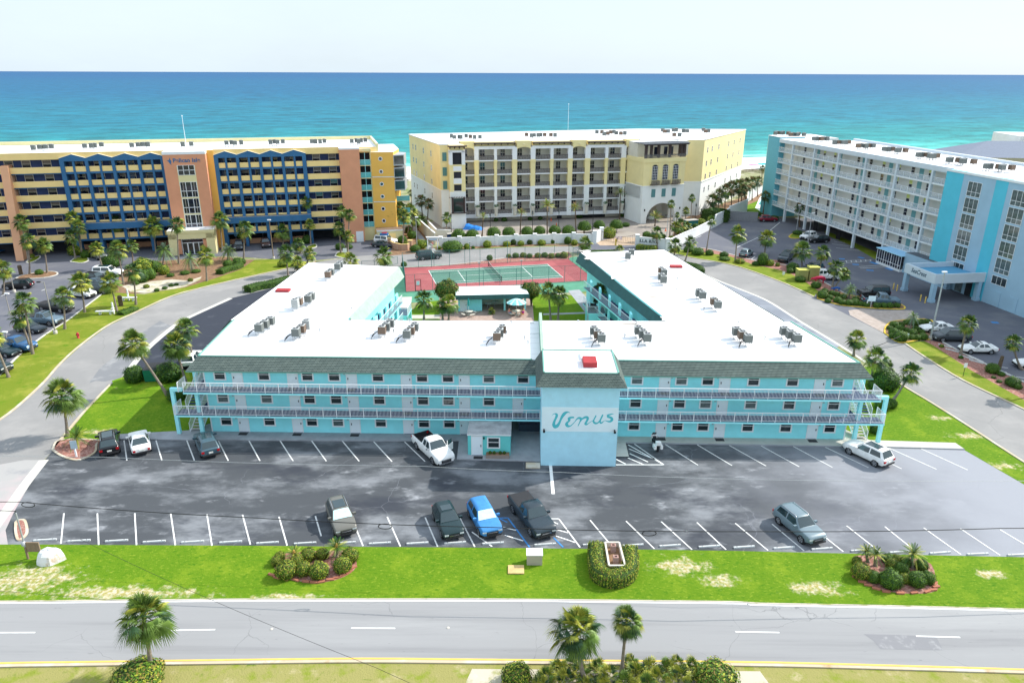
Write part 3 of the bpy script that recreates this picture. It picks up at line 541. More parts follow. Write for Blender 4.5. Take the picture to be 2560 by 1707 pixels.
# tennis court
CTL, CTR, CBR, CBL = Vector((-21.5,138.6)), Vector((11.6,146.3)), Vector((15.5,130.2)), Vector((-18.6,122.1))
sheet('tennis_surround', [[(-24.5,139.2),(-23.8,136),(-21.0,122),(-21,114.5),(-8,118.3),(16.8,123.5),(16.5,131.0),(13.4,148.6),(11.4,147.2),(-21.5,139.6)]],0.02, court_out)
sheet('tennis_court', [[CTL, CTR, CBR, CBL]],0.03, court_red)
ctl, ctr, cbr, cbl = [Vector(g(*q)) for q in ((1071.4,676.5),(1368.7,660.8),(1407.7,694.1),(1090.9,711.8))]
sheet('tennis_court_green', [[ctl, ctr, cbr, cbl]],0.036, court_grn)
def lerp(a, c, f): return a + (c - a) * f
def TC(u, v): return lerp(lerp(ctl, ctr, u), lerp(cbl, cbr, u), v)
ul = []
for a, c in (((0,0),(1,0)),((0,1),(1,1)),((0,0),(0,1)),((1,0),(1,1)),((0,.125),(1,.125)),((0,.875),(1,.875)),((.23,.125),(.23,.875)),((.77,.125),(.77,.875)),((.23,.5),(.77,.5))): ul.append((TC(*a), TC(*c)))
stripes('tennis_line', ul, 0.10, paint_w, 0.042)
# sidewalk along the motel, slabs at the office
sheet('walkway', [pxs([(300,1098.5),(480,1100.5),(960,1102.7),(1148,1102.5),(1143,1149),(1297,1153),(1352,1154),(1352,1050),(560,1050),(470,1078),(300,1087)])],0.12, walk_d)
sheet('walkway', [pxs([(1530,1108),(1564,1108),(2099,1117),(2202,1118),(2410,1124),(2388,1109),(2174,1102),(2100,1070),(1530,1060)])],0.12, walk_m)
kerb('walkway_kerb', pxs([(300,1098.5),(480,1100.5),(960,1102.7),(1148,1102.5),(1143,1149),(1297,1153),(1351,1154.5)]),0.12,0.125, walk_d)
kerb('walkway_kerb', pxs([(1564,1108),(2099,1117),(2202,1118),(2410,1124)]),0.12,0.125, walk_d)
sheet('walkway', [pxs([(1538,1108),(1564,1108),(1572,1143),(1538,1143)])],0.10, walk_m)
# painted bay lines
fl = [((160,1283),(152.5,1359)),((243.5,1283),(247,1362)),((337,1283),(341.5,1362.5)),((427,1284),(438.5,1363)),((517.5,1286),(530,1364)),((606.5,1287),(626,1361)),((697.5,1292),(718,1364)),((788.5,1290),(803,1340)),((877.8,1291.2),(907.7,1365)),((968,1292),(1001,1366)),((1063,1293.6),(1094,1366)),((1150,1295),(1187,1367))]
fl += [((1475,1300),(1530,1366)),((1565,1302.5),(1636,1372)),((1653,1304),(1730,1374)),((1742,1306),(1815,1374)),((1838,1308),(1920,1376)),((1930,1310),(2010,1377)),((2024,1312),(2108,1379)),((2116.5,1314.4),(2200,1380)),((2212,1316.5),(2296,1384)),((2309,1319.5),(2402,1386)),((2401,1321.5),(2500,1388)),((2500,1324),(2610,1390))]
fl += [((310,1101),(317.5,1151)),((390,1101),(405,1151)),((467,1101),(486,1151)),((546,1102),(571,1152)),((622,1101),(650,1152)),((700,1101.5),(733,1152.5)),((779,1102),(816,1153)),((856,1103),(898,1153)),((934,1104),(980,1154)),((1011.3,1104.5),(1063,1154))]
fl += [((1586,1110),(1660,1162)),((1663,1111),(1745,1163)),((1743,1112),(1830,1164)),((1823,1113.5),(1915,1165)),((1903,1115),(1998,1167)),((1983,1116),(2081,1168.5)),((2063,1118),(2254,1172)),((2222.9,1120.2),(2341.2,1173.3)),((2303,1122),(2419,1175))]
fl.remove(((2063,1118),(2254,1172))); fl += [((2063,1118),(2171,1169)),((2143,1119),(2254,1172))]
stripes('parking_line', [(g(*a), g(*c)) for a, c in fl],0.12, paint_worn, 0.034)
stripes('parking_line_wide', [(g(1376,1160), g(1383,1235))],0.30, paint_w, 0.034)
hl = [((1570,1112),(1660,1162)),((1540,1162),(1660,1162)),((1540,1148),(1564,1160)),((1570,1145),(1608,1161)),((1572,1122),(1640,1150)),((1574,1134),(1620,1155)),((1372,1297),(1397,1297)),((1397,1297),(1450,1368)),((1372,1300),(1395,1310)),((1392,1324),(1420,1332)),((1390,1340),(1438,1356))]
stripes('hatch_line', [(g(*a), g(*c)) for a, c in hl],0.12, paint_w, 0.036)
hb = [((1269.8,1295),(1324,1368)),((1245,1295),(1270,1295)),((1250,1297),(1268,1306)),((1384,1344),(1408,1368))]
stripes('accessible_bay_line', [(g(*a), g(*c)) for a, c in hb],0.14, paint_bl, 0.038)
stripes('hatch_line', [(g(1258,1318), g(1290,1326)),(g(1262,1338), g(1308,1352)),(g(1180,1330), g(1230,1366))],0.12, paint_w, 0.037)
sl = [((1700,612),(1753,590)),((1840,620),(1916,584)),((1916,584),(1950,556)),((1870,655),(1888,641)),((2080,610),(2140,617)),((2090,620),(2150,627)),((2070,598),(2120,604)),((2085,604),(2130,610))]
for k in range(6): sl.append(((2115 + k * 12,652 - k * 0.6),(2117 + k * 12,656 - k * 0.6)))
sl += [((2112,652),(2180,650)),((2115,657),(2178,653)),((2147,667),(2205,664)),((2150,671),(2212,668)),((2416,885),(2460,905)),((2450,912),(2520,920)),((2490,935),(2560,945))]
stripes('parking_line_far', [(g(*a), g(*c)) for a, c in sl],0.14, paint_worn, 0.024)
stripes('accessible_mark', [(g(2097,647), g(2112,648)),(g(2131,661), g(2147,662)),(g(2166,675), g(2184,677)),(g(2478,806), g(2496,807)),(g(2145,643), g(2160,646)),(g(2176,655), g(2194,661)),(g(2215,670), g(2232,676))],0.9, paint_bl, 0.026)
stripes('parking_line_far', [(g(x, 727), g(x + 9,723)) for x in (104,)] + [(g(3,740), g(12,737)),(g(20,620), g(40,614))],0.15, paint_worn, 0.024)
# ================================================================== THE TURQUOISE MOTEL
def frame(o, ang):
    o = Vector((o[0], o[1])); d = Vector((math.cos(ang), math.sin(ang))); n = Vector((-d.y, d.x))
    def loc(p): r = Vector((p[0], p[1])) - o; return (r.dot(d), r.dot(n))
    return loc
def mk_window(w, h, fm, gm, name='window', rail=0.5, fw=0.09, deep=0.05, mull=0):
    """double-hung window: frame mesh and pane mesh, facing -y, origin at the lower left"""
    b = MB(); b.box(-fw, w + fw, -deep, 0.0,-fw, 0, fm); b.box(-fw, w + fw, -deep, 0.0, h, h + fw * .8, fm)
    b.box(-fw, 0,-deep, 0,0, h, fm); b.box(w, w + fw, -deep, 0,0, h, fm)
    if rail: b.box(0, w, -deep * .8,0, h * rail - .03, h * rail + .03, fm)
    for k in range(mull): x = w * (k + 1) / (mull + 1); b.box(x - .03, x + .03,-deep * .7,0,0, h, fm)
    p = MB(); p.box(0.0, w, -.012,.0,0, h, gm)
    return mesh_only(b, name), mesh_only(p, 'pane')
def put_window(parent, W2, x, y, z, rz=0, name='window', label=None):
    f = inst(W2[0], name, parent, (x, y, z), rz); inst(W2[1], 'pane', f, (0,0,0))
    if label: f['label'] = label
    return f
M0 = (-31.78,69.17); MA = R(-1.08)
MT = thing('motel', 'three-storey turquoise motel with white flat roof wrapped around a courtyard', 'building', M0, MA)
ml = frame(M0, MA)
def mlp(x, y, z): return ml(px(x, y, z))
LEN = 66.54; F2, F3, TOPW, RZ = 2.72,5.32,7.45,8.4
TX0, TX1, TY = 34.75,42.05,-6.1            # stair tower box that carries the name
inL, inR = (-19.7 + 0.3,83.0),(18.73,82.5)
LW = [(-33.3,81.4),(-31.4,109.4),(-17.24,106.9),(-19.7,82.6)]
RW = [(32.2,82.2),(25.3,119.0),(11.3,116.7),(18.7,82.3)]
# walls
b = MB(); PX0, PX1 = 31.9,34.75
b.box(0, PX0 - 0.3,0,12.6,0, TOPW, teal); b.box(TX1 - .2, LEN, 0,12.6,0, TOPW, teal)
b.box(PX0 - 0.3, TX1 - .2,0.002,12.6, F2 - .2, TOPW, teal)
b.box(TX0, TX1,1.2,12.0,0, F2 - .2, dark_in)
for P in (LW, RW):
    Q = [ml(p) for p in P]; cx = sum(q[0] for q in Q) / 4; cy = sum(q[1] for q in Q) / 4
    b.prism([(cx + (q[0] - cx) * .9, cy + (q[1] - cy) * .985) for q in Q],0, TOPW - .01, teal)
b.build('wall', MT)
b = MB(); b.box(TX0, TX1, TY, -0.01,0,8.65, sky_stucco); b.build('stair_tower', MT)['label'] = 'tall windowless pale blue block carrying the painted name'
b = MB(); b.box(TX0 + .02, TX1 - .02, TY - .012, TY, 3.76,6.33, sign_pale); b.build('sign_band', MT)
# the painted name, drawn stroke by stroke on the band (crop pixels of an 11.2x enlargement)
def sgn(u, v): return (TX0 + (u / 11.2 + 1340 - 1351.5) / 186.5 * 7.3 + (v / 11.2) * 0.0,0,6.33 - (v - 100 - (u - 150) * .008) / 672 * 2.57)
strokes = [[(405,350,4),(440,300,14),(490,285,30),(530,300,60),(540,340,70),(520,400,62),(490,470,60),(470,530,70),(465,590,84),(500,640,100),(560,620,90),(610,550,66),(650,450,58),(690,360,74),(740,290,84),(790,250,62),(850,240,30),(905,265,6)],
           [(995,385,46),(950,385,50),(900,400,66),(870,420,66),(885,455,66),(870,490,50),(830,530,60),(815,580,84),(850,625,70),(920,620,34),(990,560,22),(1040,500,18),(1090,430,36),(1140,400,56),(1190,410,70),(1205,440,60),(1180,500,34),(1155,560,26),(1132,615,24)],
           [(1200,470,30),(1240,420,44),(1300,385,56),(1360,375,64),(1385,410,68),(1370,470,56),(1345,520,56),(1330,560,64),(1365,575,44),(1420,540,18),(1480,495,14),(1540,470,16),(1560,430,34),(1590,370,38),(1603,335,34)],
           [(1570,420,30),(1545,480,46),(1570,530,56),(1620,545,50),(1680,520,36),(1730,450,40),(1760,380,44),(1785,320,42)],
           [(1745,420,36),(1725,490,44),(1740,530,50),(1780,525,36),(1830,480,14),(1870,470,16),(1930,490,34),(2000,490,56),(2045,450,74),(2030,400,70),(1980,375,60),(1935,360,64),(1930,320,50),(1990,300,40),(2050,285,24),(2090,285,5)]]
b = MB()
for st in strokes:
    # smooth the stroke
    pts = []
    for i in range(len(st) - 1):
        a, bb_, c, d = st[max(i - 1,0)], st[i], st[i + 1], st[min(i + 2, len(st) - 1)]
        for k in range(5):
            q = k / 5; pts.append(tuple(0.5 * ((2 * bb_[j]) + (c[j] - a[j]) * q + (2 * a[j] - 5 * bb_[j] + 4 * c[j] - d[j]) * q * q + (3 * bb_[j] - a[j] - 3 * c[j] + d[j]) * q ** 3) for j in range(3)))
    pts.append(st[-1])
    for i, (u, v, w) in enumerate(pts):       # overlapping round dabs, each a hair prouder than the one before
        yy = TY - .014 - i * 0.00003; r = w / 2
        ring = [sgn(u + r * math.cos(2 * PI * q / 14), v + r * math.sin(2 * PI * q / 14)) for q in range(14)]
        b.face([(p[0], yy, p[2]) for p in ring], sign_teal)
        if i:
            u0, v0, w0 = pts[i - 1]; d = Vector((u - u0, v - v0)); 
            if d.length > .5:
                n = Vector((-d.y, d.x)).normalized(); q4 = [sgn(u0 + n.x * w0 / 2, v0 + n.y * w0 / 2), sgn(u + n.x * w / 2, v + n.y * w / 2), sgn(u - n.x * w / 2, v - n.y * w / 2), sgn(u0 - n.x * w0 / 2, v0 - n.y * w0 / 2)]
                b.face([(p[0], yy - .000015, p[2]) for p in q4], sign_teal)
b.build('painted_name', MT)
for x in (TX0 + .25, TX1 - .3):
    b = MB(); b.box(x - .06, x + .06, TY - .3, TY - .01,3.9,4.02, black); b.box(x - .1, x + .1, TY - .42, TY - .28,3.8,4.0, black); b.build('floodlight', MT)
# flat roofs and shingled mansards
def mansard(name, e, mats, parent=MT):
    """e: list of (top x,y,z, eave x,y,z)"""
    b = MB()
    for i in range(len(e) - 1):
        (t0, e0),(t1, e1) = e[i], e[i + 1]
        b.face([e0, e1, t1, t0], mats[i])
        b.face([(e1[0], e1[1], e1[2] - .0), e0,(e0[0] * .0 + t0[0], t0[1], e0[2]),(t1[0], t1[1], e1[2])], teal_trim)
    return b.build(name, parent)
fl = (-0.7,0.75, RZ); fr = (LEN + .7,0.75, RZ)
e_fl = (-1.55,-0.75,7.33); e_fr = (LEN + 1.6,-0.75,7.33)
bl_ = (-1.5,12.9, RZ); br_ = (LEN - 1.2,13.6, RZ)
b = MB()
b.prism([(-0.7,.75),(TX0 - .05,.75),(TX0 - .05,13.1),(-1.45,12.6)], RZ - .25, RZ, teal_trim, roof_w)
b.prism([(TX0 + .35,.75),(LEN + .7,.75),(LEN - 1.9,13.8),(TX0 + .35,13.3)], RZ - .25, RZ + .001, teal_trim, roof_w)
b.prism([ml(p) for p in [(-33.4,81.6),(-31.45,109.5),(-17.2,106.95),(-19.7,82.0)]], RZ - .25, RZ - .012, teal_trim, roof_w)
b.prism([ml(p) for p in [(32.3,81.9),(25.35,119.1),(11.2,116.75),(18.75,81.6)]], RZ - .25, RZ - .012, teal_trim, roof_w)
b.build('roof', MT)
b = MB()
for a, c in (((-0.7,.75),(TX0 - .9,.75)),((TX1 + .6,.75),(LEN + .7,.75)),((LEN + .7,.75),(LEN - 1.9,13.8)),((-.7,.75),(-1.45,12.6))):
    a = Vector(a); c = Vector(c); d = (c - a).normalized(); n = Vector((-d.y, d.x)) * .08
    b.prism([(a.x - n.x, a.y - n.y),(c.x - n.x, c.y - n.y),(c.x + n.x, c.y + n.y),(a.x + n.x, a.y + n.y)], RZ - .2, RZ + .09, trim_g)
b.build('roof_edging', MT)
b = MB()
def slope(t0, t1, e0, e1, m, under=teal_trim):
    b.face([e0, e1, t1, t0], m); th = Vector((0,0,-.12))
    b.face([Vector(e1), Vector(e0), Vector(e0) + th, Vector(e1) + th], trim_g)
    b.face([Vector(e0) + th, (t0[0], t0[1] + .9, e0[2] - .12),(t1[0], t1[1] + .9, e1[2] - .12), Vector(e1) + th], under)
slope((-0.78,.67, RZ),(TX0 + .3,.67, RZ), e_fl, (TX0 + .3,-0.75,7.33), shingle)
slope((TX1 - .3,.67, RZ),(LEN + .78,.67, RZ),(TX1 - .3,-0.75,7.33), e_fr, shingle)
b.face([e_fr, (LEN - .9,13.9,7.33),(LEN - 1.85,13.8, RZ),(LEN + .78,.67, RZ)], shingle2)
b.face([(-1.55,-.75,7.33),(-.78,.67, RZ),(-1.52,12.6, RZ),(-2.4,12.6,7.33)], shingle2)
lw0, lw1 = ml((-33.5,81.6)), ml((-31.5,109.6))
b.face([(lw0[0], lw0[1], RZ),(lw0[0] - 1, lw0[1] - .3,7.33),(lw1[0] - 1, lw1[1],7.33),(lw1[0], lw1[1], RZ)][::-1], shingle2)
b.face([(lw0[0], lw0[1], RZ),(lw0[0] - 1, lw0[1] - .3,7.33),(-1.4, lw0[1] - .3,7.33),(-1.4, lw0[1], RZ)], shingle)
rw0, rw1 = ml((32.4,82.2)), ml((25.4,119.2))
b.face([(rw0[0], rw0[1], RZ),(rw0[0] + .9, rw0[1],7.33),(rw1[0] + .9, rw1[1],7.33),(rw1[0], rw1[1], RZ)], shingle2)
b.build('mansard', MT)
# courtyard sides of the wings: sloping fascias
def fascia(p0, p1, m, d, name='fascia', nz=1.55, out=.75):
    bb = MB(); a, c = ml(p0), ml(p1)
    bb.face([(a[0], a[1], RZ + .03),(c[0], c[1], RZ + .03),(c[0] + d * out, c[1], RZ - nz),(a[0] + d * out, a[1], RZ - nz)], m)
    bb.face([(a[0], a[1], RZ - nz - .01),(c[0], c[1], RZ - nz - .01),(c[0] + d * out, c[1], RZ - nz - .01),(a[0] + d * out, a[1], RZ - nz - .01)], teal_trim)
    return bb.build(name, MT)
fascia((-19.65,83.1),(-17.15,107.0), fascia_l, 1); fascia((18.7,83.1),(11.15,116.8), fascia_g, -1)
# courtyard-side decks and piers of the wings
for (p0, p1, d) in (((-19.3,84),(-17.6,99),1),((18.3,84),(12.9,107),-1)):
    a, c = Vector(ml(p0)), Vector(ml(p1)); n = Vector((d, 0)); bb = MB()
    for z in (F2, F3): bb.prism([tuple(a + n * .2), tuple(c + n * .2), tuple(c + n * 2.0), tuple(a + n * 2.0)], z - .2, z, teal_trim, slab_blue)
    bb.build('courtyard_deck', MT)
    bb = MB()
    for z in (F2, F3):
        for k in range(70):
            q = lerp(a, c, k / 69) + n * 1.95; bb.box(q.x - .015, q.x + .015, q.y - .015, q.y + .015, z, z + 1.0, white_metal)
        q0, q1 = a + n * 1.95, c + n * 1.95; bb.prism([(q0.x - .03, q0.y),(q1.x - .03, q1.y),(q1.x + .03, q1.y),(q0.x + .03, q0.y)], z + 1.0, z + 1.05, white_metal)
    bb.build('courtyard_railing', MT)
    for k in range(6):
        q = lerp(a, c, (k + .5) / 6) + n * 1.5; bb = MB(); bb.box(q.x - .12, q.x + .12, q.y - 0.7, q.y + .7,0,6.8, teal); bb.build('pier', MT)
# blue-green roof fin running front to back over the middle of the front wing
b = MB(); b.box(TX0 - .02, TX0 + .30,0.6,13.3, RZ - .3, RZ + 1.0, trim_g, fascia_l)
b.build('roof_fin', MT)
b = MB(); i0 = MB()
b.prism([(TX0 - .02,13.3),(TX0 + .3,13.3),(TX0 + .3,19.5),(TX0 - .02,19.5)],5.0,5.2, trim_g)
for k in range(12):
    y0 = 13.3 + k * .5; z1 = RZ + 1.0 - (k + 1) * .32; b.box(TX0 - .02, TX0 + .3, y0, y0 + .5, max(z1 - .8,0), z1, fascia_l)
b.build('stair_screen', MT)
# tower roof with its own little mansard
b = MB(); tx0, tx1, ty0, ty1, tz = TX0 + .15, TX1 - .15, TY + .4,0.3,9.65
b.prism([(tx0, ty0),(tx1, ty0),(tx1, ty1),(tx0, ty1)], tz - 1.0, tz, trim_g, roof_w)
for a, c in (((tx0, ty0),(tx1, ty0)),((tx1, ty0),(tx1, ty1)),((tx0, ty1),(tx0, ty0)),((tx0, ty1),(tx1, ty1))):
    b.box(min(a[0], c[0]) - .07, max(a[0], c[0]) + .07, min(a[1], c[1]) - .07, max(a[1], c[1]) + .07, tz - .15, tz + .08, trim_g)
b.build('tower_roof', MT)
b = MB(); ex0, ex1, ey, ez = TX0 - .6, TX1 + .6, TY - .65,8.62
b.face([(ex0, ey, ez),(ex1, ey, ez),(tx1 + .05, ty0 - .08, tz),(tx0 - .05, ty0 - .08, tz)], shingle)
b.face([(ex1, ey, ez),(ex1, ty1, ez),(tx1 + .08, ty1, tz),(tx1 + .05, ty0 - .08, tz)], shingle2)
b.face([(ex0, ty1, ez),(ex0, ey, ez),(tx0 - .05, ty0 - .08, tz),(tx0 - .08, ty1, tz)], shingle2)
b.face([(ex0, ey, ez),(ex0, ty1, ez),(ex1, ty1, ez),(ex1, ey, ez)], sky_stucco)
b.build('tower_mansard', MT)
b = MB(); b.box(38.7,40.0,-4.3,-2.5, tz, tz + .5, red_hatch); b.box(38.6,40.1,-2.4,-.8, tz, tz + .25, white); b.build('roof_hatch', MT)
for p, z in (((708,728), RZ),((1690,668), RZ)):
    q = mlp(p[0], p[1], z); b = MB(); b.box(q[0] - .9, q[0] + .9, q[1] - .5, q[1] + .5, RZ, RZ + .28, red_hatch); b.build('roof_hatch', MT)
# dirt on the roof where water stands
st_m = layers('roof_stain', (0.80,0.79,0.77),[((0.42,0.38,0.34),0.9,0.44,0.60,(0.4,1.6,1),8),((0.14,0.12,0.11),1.3,0.54,0.66,(0.3,1.6,1),9),((0.84,0.84,0.84),0.35,0.50,0.62, None, 7)], bump=0)
for (x, y, rx, ry) in ((960,680,22,5),(905,723,10,5),(880,756,16,6),(1485,645,25,4),(1530,668,25,5),(1550,692,22,7),(1630,742,22,6),(1680,795,30,7),(1465,628,14,3),(640,802,26,4),(1040,806,24,4),(1130,808,26,4),(920,815,16,5),(1310,808,24,3),(1560,812,60,5)):
    z = RZ + .006; n = 18; rng = [1 + .3 * math.sin(k * 2.3 + x) * math.sin(k * 1.1 + y) for k in range(n)]
    b = MB(); b.face([(*mlp(x + rx * rng[k] * math.cos(2 * PI * k / n), y + ry * rng[k] * math.sin(2 * PI * k / n), z), z) for k in range(n)], st_m); b.build('roof_stain', MT)
b = MB()
for k in range(1,8): y = .75 + k * 1.62; b.box(-1.2, LEN - .9, y - .02, y + .02, RZ + .001, RZ + .006, mat('seam_grey', (.60,.60,.60)))
for x in (9.5,21.8,48.3,57.6): b.box(x - .02, x + .02,.8,12.5, RZ + .001, RZ + .008, MATS['seam_grey'])
b.build('roof_seam', MT)
# roof vents
for (x, y) in ((880,775),(1025,805),(1278,810),(1267,835),(1312,848),(1320,860),(985,832),(1562,843),(1610,648),(1693,700),(1690,728),(1760,775),(1845,810),(1912,848),(776,803),(800,830),(1445,808),(1590,810),(750,845)):
    b = MB(); q = mlp(x, y, RZ); b.lathe([(.07,0),(.07,.3),(.12,.3),(.12,.4),(0,.4)], steel, 8,(q[0], q[1], RZ)); b.build('roof_vent', MT)
b = MB(); P_ = [(*mlp(x, y, RZ + .35), RZ + .35) for x, y in ((705,838),(840,842),(960,843),(1100,843),(1240,843),(1352,833))]; b.tube(P_, .03, steel, 5)
for p in P_: b.box(p[0] - .03, p[0] + .03, p[1] - .03, p[1] + .03, RZ, RZ + .35, steel)
b.build('conduit', MT)
# front walkways (decks) and railings
def deck(z, x0, x1, lab=None):
    bb = MB()
    for a, c in ((x0, TX0),(TX1, x1)): bb.box(a, c, -1.58,0.0, z - .2, z, teal_trim, slab_blue)
    return bb.build('deck', MT)
deck(F2,-2.95, LEN + 3.15); deck(F3,-1.75, LEN + 2.35)
def railing(x0, x1, z, y=-1.52, end=None):
    bb = MB(); n = int((x1 - x0) / 1.38 + .5)
    bb.box(x0, x1, y - .03, y + .03, z + 1.02, z + 1.08, white_metal); bb.box(x0, x1, y - .02, y + .02, z + .10, z + .14, white_metal)
    for k in range(n + 1): x = x0 + (x1 - x0) * k / n; bb.box(x - .028, x + .028, y - .028, y + .028, z, z + 1.05, white_metal)
    m = int((x1 - x0) / .14)
    for k in range(m): x = x0 + (k + .5) * (x1 - x0) / m; bb.box(x - .013, x + .013, y - .013, y + .013, z + .12, z + 1.03, white_metal)
    return bb.build('railing', MT)
railing(-2.9, TX0 - .05, F2); railing(-1.7, TX0 - .05, F3); railing(TX1 + .05, LEN + 3.1, F2); railing(TX1 + .05, LEN + 2.3, F3)
# doors and windows of the front
WV = mk_window(1.02,0.98, white, glass_d, rail=.58, fw=.14)
WVC = (WV[0], mesh_only(MB().box(0.0,1.02,-.012,.0,0,.98, glass_c), 'pane'))
def door_mesh(w=.98, h=2.08):
    b = MB(); b.box(-.08,0,-.05,.0,0, h + .08, white); b.box(w, w + .08,-.05,0,0, h + .08, white); b.box(0, w, -.05,0, h, h + .08, white); b.box(0, w, -.03,0,0.03, h, door_w); b.box(0, w, -.06,0,0,.03, slab_blue); return mesh_only(b, 'door')
DM = door_mesh(); HM = mesh_only(MB().box(0,.07,-.08,-.03,.95,1.17, black), 'handle')
MATM = mesh_only(MB().box(0,.9,-.75,-.2,.0,.025, black), 'door_mat')
PLM = mesh_only(MB().box(0,.2,-.015,0,1.5,1.62, steel), 'room_number')
win3 = [1.58,6.18,10.69,13.47,17.99,22.55,25.21,29.42,32.94,44.6,49.13,51.81,56.45,60.4,64.96]
door3 = [3.4,9.14,15.25,20.91,26.89,47.44,53.54,63.19]
hr = {3.4: 0,9.14: 1,15.25: 0,20.91: 1,26.89: 0,47.44: 1,53.54: 0,63.19: 1}
rnd = random.Random(3)
for lv, z in ((1,0.12),(2, F2),(3, F3)):
    for x in win3:
        if x == 32.94 and lv != 3: continue
        if lv == 1 and x == 29.42: continue
        put_window(MT, WVC if (lv * 7 + int(x)) % 5 == 0 else WV, x - .51,-.002, z + (.86 if lv > 1 else .84))
    for x in door3 + ([32.43] if lv == 2 else []):
        d = inst(DM, 'door', MT, (x - .49,-.002, z)); r = hr.get(x, 1)
        inst(HM, 'handle', d, (.82 if r else .08,0,0)); inst(PLM, 'room_number', MT, ((x + .62) if r else (x - .85),-.003, z))
        if (int(x) + lv) % 2 == 0 or (lv == 1 and x > 40): inst(MATM, 'door_mat', MT, (x - .45,-.05, z + .002))
for x in (-.12, LEN): b = MB(); b.box(x, x + .12,-.05,.06,0, TOPW, white); b.build('corner_trim', MT)
# passage between office and tower: things seen in the dark
b = MB(); b.box(PX0 + .6, PX1 - .02,.9,1.6,0.12,1.9, mat('machine_dark', (.05,.07,.10), rough=.3)); b.box(PX0 + .75, PX1 - .2,.88,.9,.9,1.7, glass_n); b.build('vending_machine', MT)
# open stair blocks at both ends
def stair_end(x0, sgn_, tag2):
    """sgn_ +1: to the right of x0"""
    def X(a): return x0 + sgn_ * a
    def bx(bb, a0, a1, *r): bb.box(min(X(a0), X(a1)), max(X(a0), X(a1)), *r)
    bb = MB()
    for z, w in ((F2,3.1),(F3,2.3)):
        bx(bb, .05,1.0,0.0,5.6, z - .2, z, teal_trim, slab_blue); bx(bb, 1.0, w, 4.4,5.6, z - .2, z, teal_trim, slab_blue)
    bb.build('stair_landing', MT)
    bb = MB(); bx(bb, .6,.95,-.9,-.55,0,5.12, teal_trim); bx(bb, 3.2,3.55,-.7,-.35,0,5.35, teal_trim); bx(bb, 2.3,3.2,-.7,-.35,5.0,5.35, teal_trim); bb.build('stair_frame', MT); bb = MB(); bx(bb, 3.15,3.55,4.6,5.0,0,5.35, teal_trim); bb.build('rear_column', MT)
    for z, w in ((0.12,0),(F2,0)):
        bb = MB(); zt = F2 if z < 1 else F3; n = 13
        for k in range(n):
            y = .1 + k * .33; zz = z + (zt - z) * (k + 1) / (n + 1); bx(bb, 1.25,2.35, y, y + .33, zz - .05, zz, walk_m if z < 1 else slab_blue)
        for a in (1.15,2.4):
            pa = [(X(a),.1, z + .1),(X(a),4.4, zt - .1)]; bb.tube(pa, .07, white_metal, 4, smooth=False)
        bb.build('stair_flight', MT)
        bb = MB()
        for a in (1.15,2.4):
            bb.tube([(X(a),-.1, z + 1.0),(X(a),4.4, zt + 1.0)],.03, white_metal, 5)
            for k in range(22): y = .1 + k * .2; zz = z + (zt - z) * k / 21; bb.box(X(a) - .013, X(a) + .013, y - .013, y + .013, zz + .1, zz + 1.0, white_metal)
            bb.box(X(a) - .03, X(a) + .03,-.13,-.07, z, z + 1.0, white_metal)
        bb.build('stair_railing', MT)
    bb = MB()
    for z, w in ((F2,3.05),(F3,2.25)):
        for a0, a1, y0, y1 in ((w, w, -1.52,.2),(w, w, 4.4,5.55),(.1, w, 5.55,5.55),(1.0,1.0,0.0,4.4)):
            L_ = math.hypot(a1 - a0, y1 - y0); n = int(L_ / .14)
            for k in range(n + 1):
                aa = a0 + (a1 - a0) * k / n; yy = y0 + (y1 - y0) * k / n; q = .013 if 0 < k < n else .03; bb.box(X(aa) - q, X(aa) + q, yy - q, yy + q, z, z + 1.04, white_metal)
            bb.tube([(X(a0), y0, z + 1.05),(X(a1), y1, z + 1.05)],.03, white_metal, 4)
    bb.build('landing_railing', MT)
stair_end(0,-1, 'l'); stair_end(LEN, 1, 'r')
# little office in front of the passage
OX0, OX1, OY = 27.5,31.75,-4.35
b = MB(); b.box(OX0, OX1, OY, -0.01,.1,2.33, mat('office_teal', (.15,.62,.60), var=.05, scale=1, bump=.2, bscale=14)); b.build('office', MT)
b = MB(); b.box(OX0 - .05, OX1 + .06, OY - .12,-.012,2.33,2.47, white, mat('office_roof', (.36,.37,.38), var=.25, scale=1.2)); b.build('office_roof', MT)
d = inst(DM, 'door', MT, (OX0 + .42, OY - .002,.1)); inst(HM, 'handle', d, (.85,0,0)); inst(MATM, 'door_mat', MT, (OX0 + .6, OY - .1,.125))
WO = mk_window(1.05,1.02, white, glass_d, rail=.55, fw=.13); put_window(MT, WO, OX0 + 2.05, OY - .002,1.0)
b = MB(); b.box(OX0 + 1.55, OX0 + 1.68, OY - .14, OY, 1.95,2.12, black); b.build('wall_lamp', MT)
b = MB(); b.box(OX0 + 1.85, OX1 - .1, OY - .75, OY - .06,.12,.5, brickmat('planter_brick', (.34,.16,.12),(.42,.22,.16),(.3,.25,.22),.3,.1,.015), mulch); b.build('brick_planter', MT)
b = MB(); b.box(TX0 - 1.45, TX0 - .05, TY - .65, TY + .35,.02,.14, curb_m); b.build('ramp', MT)
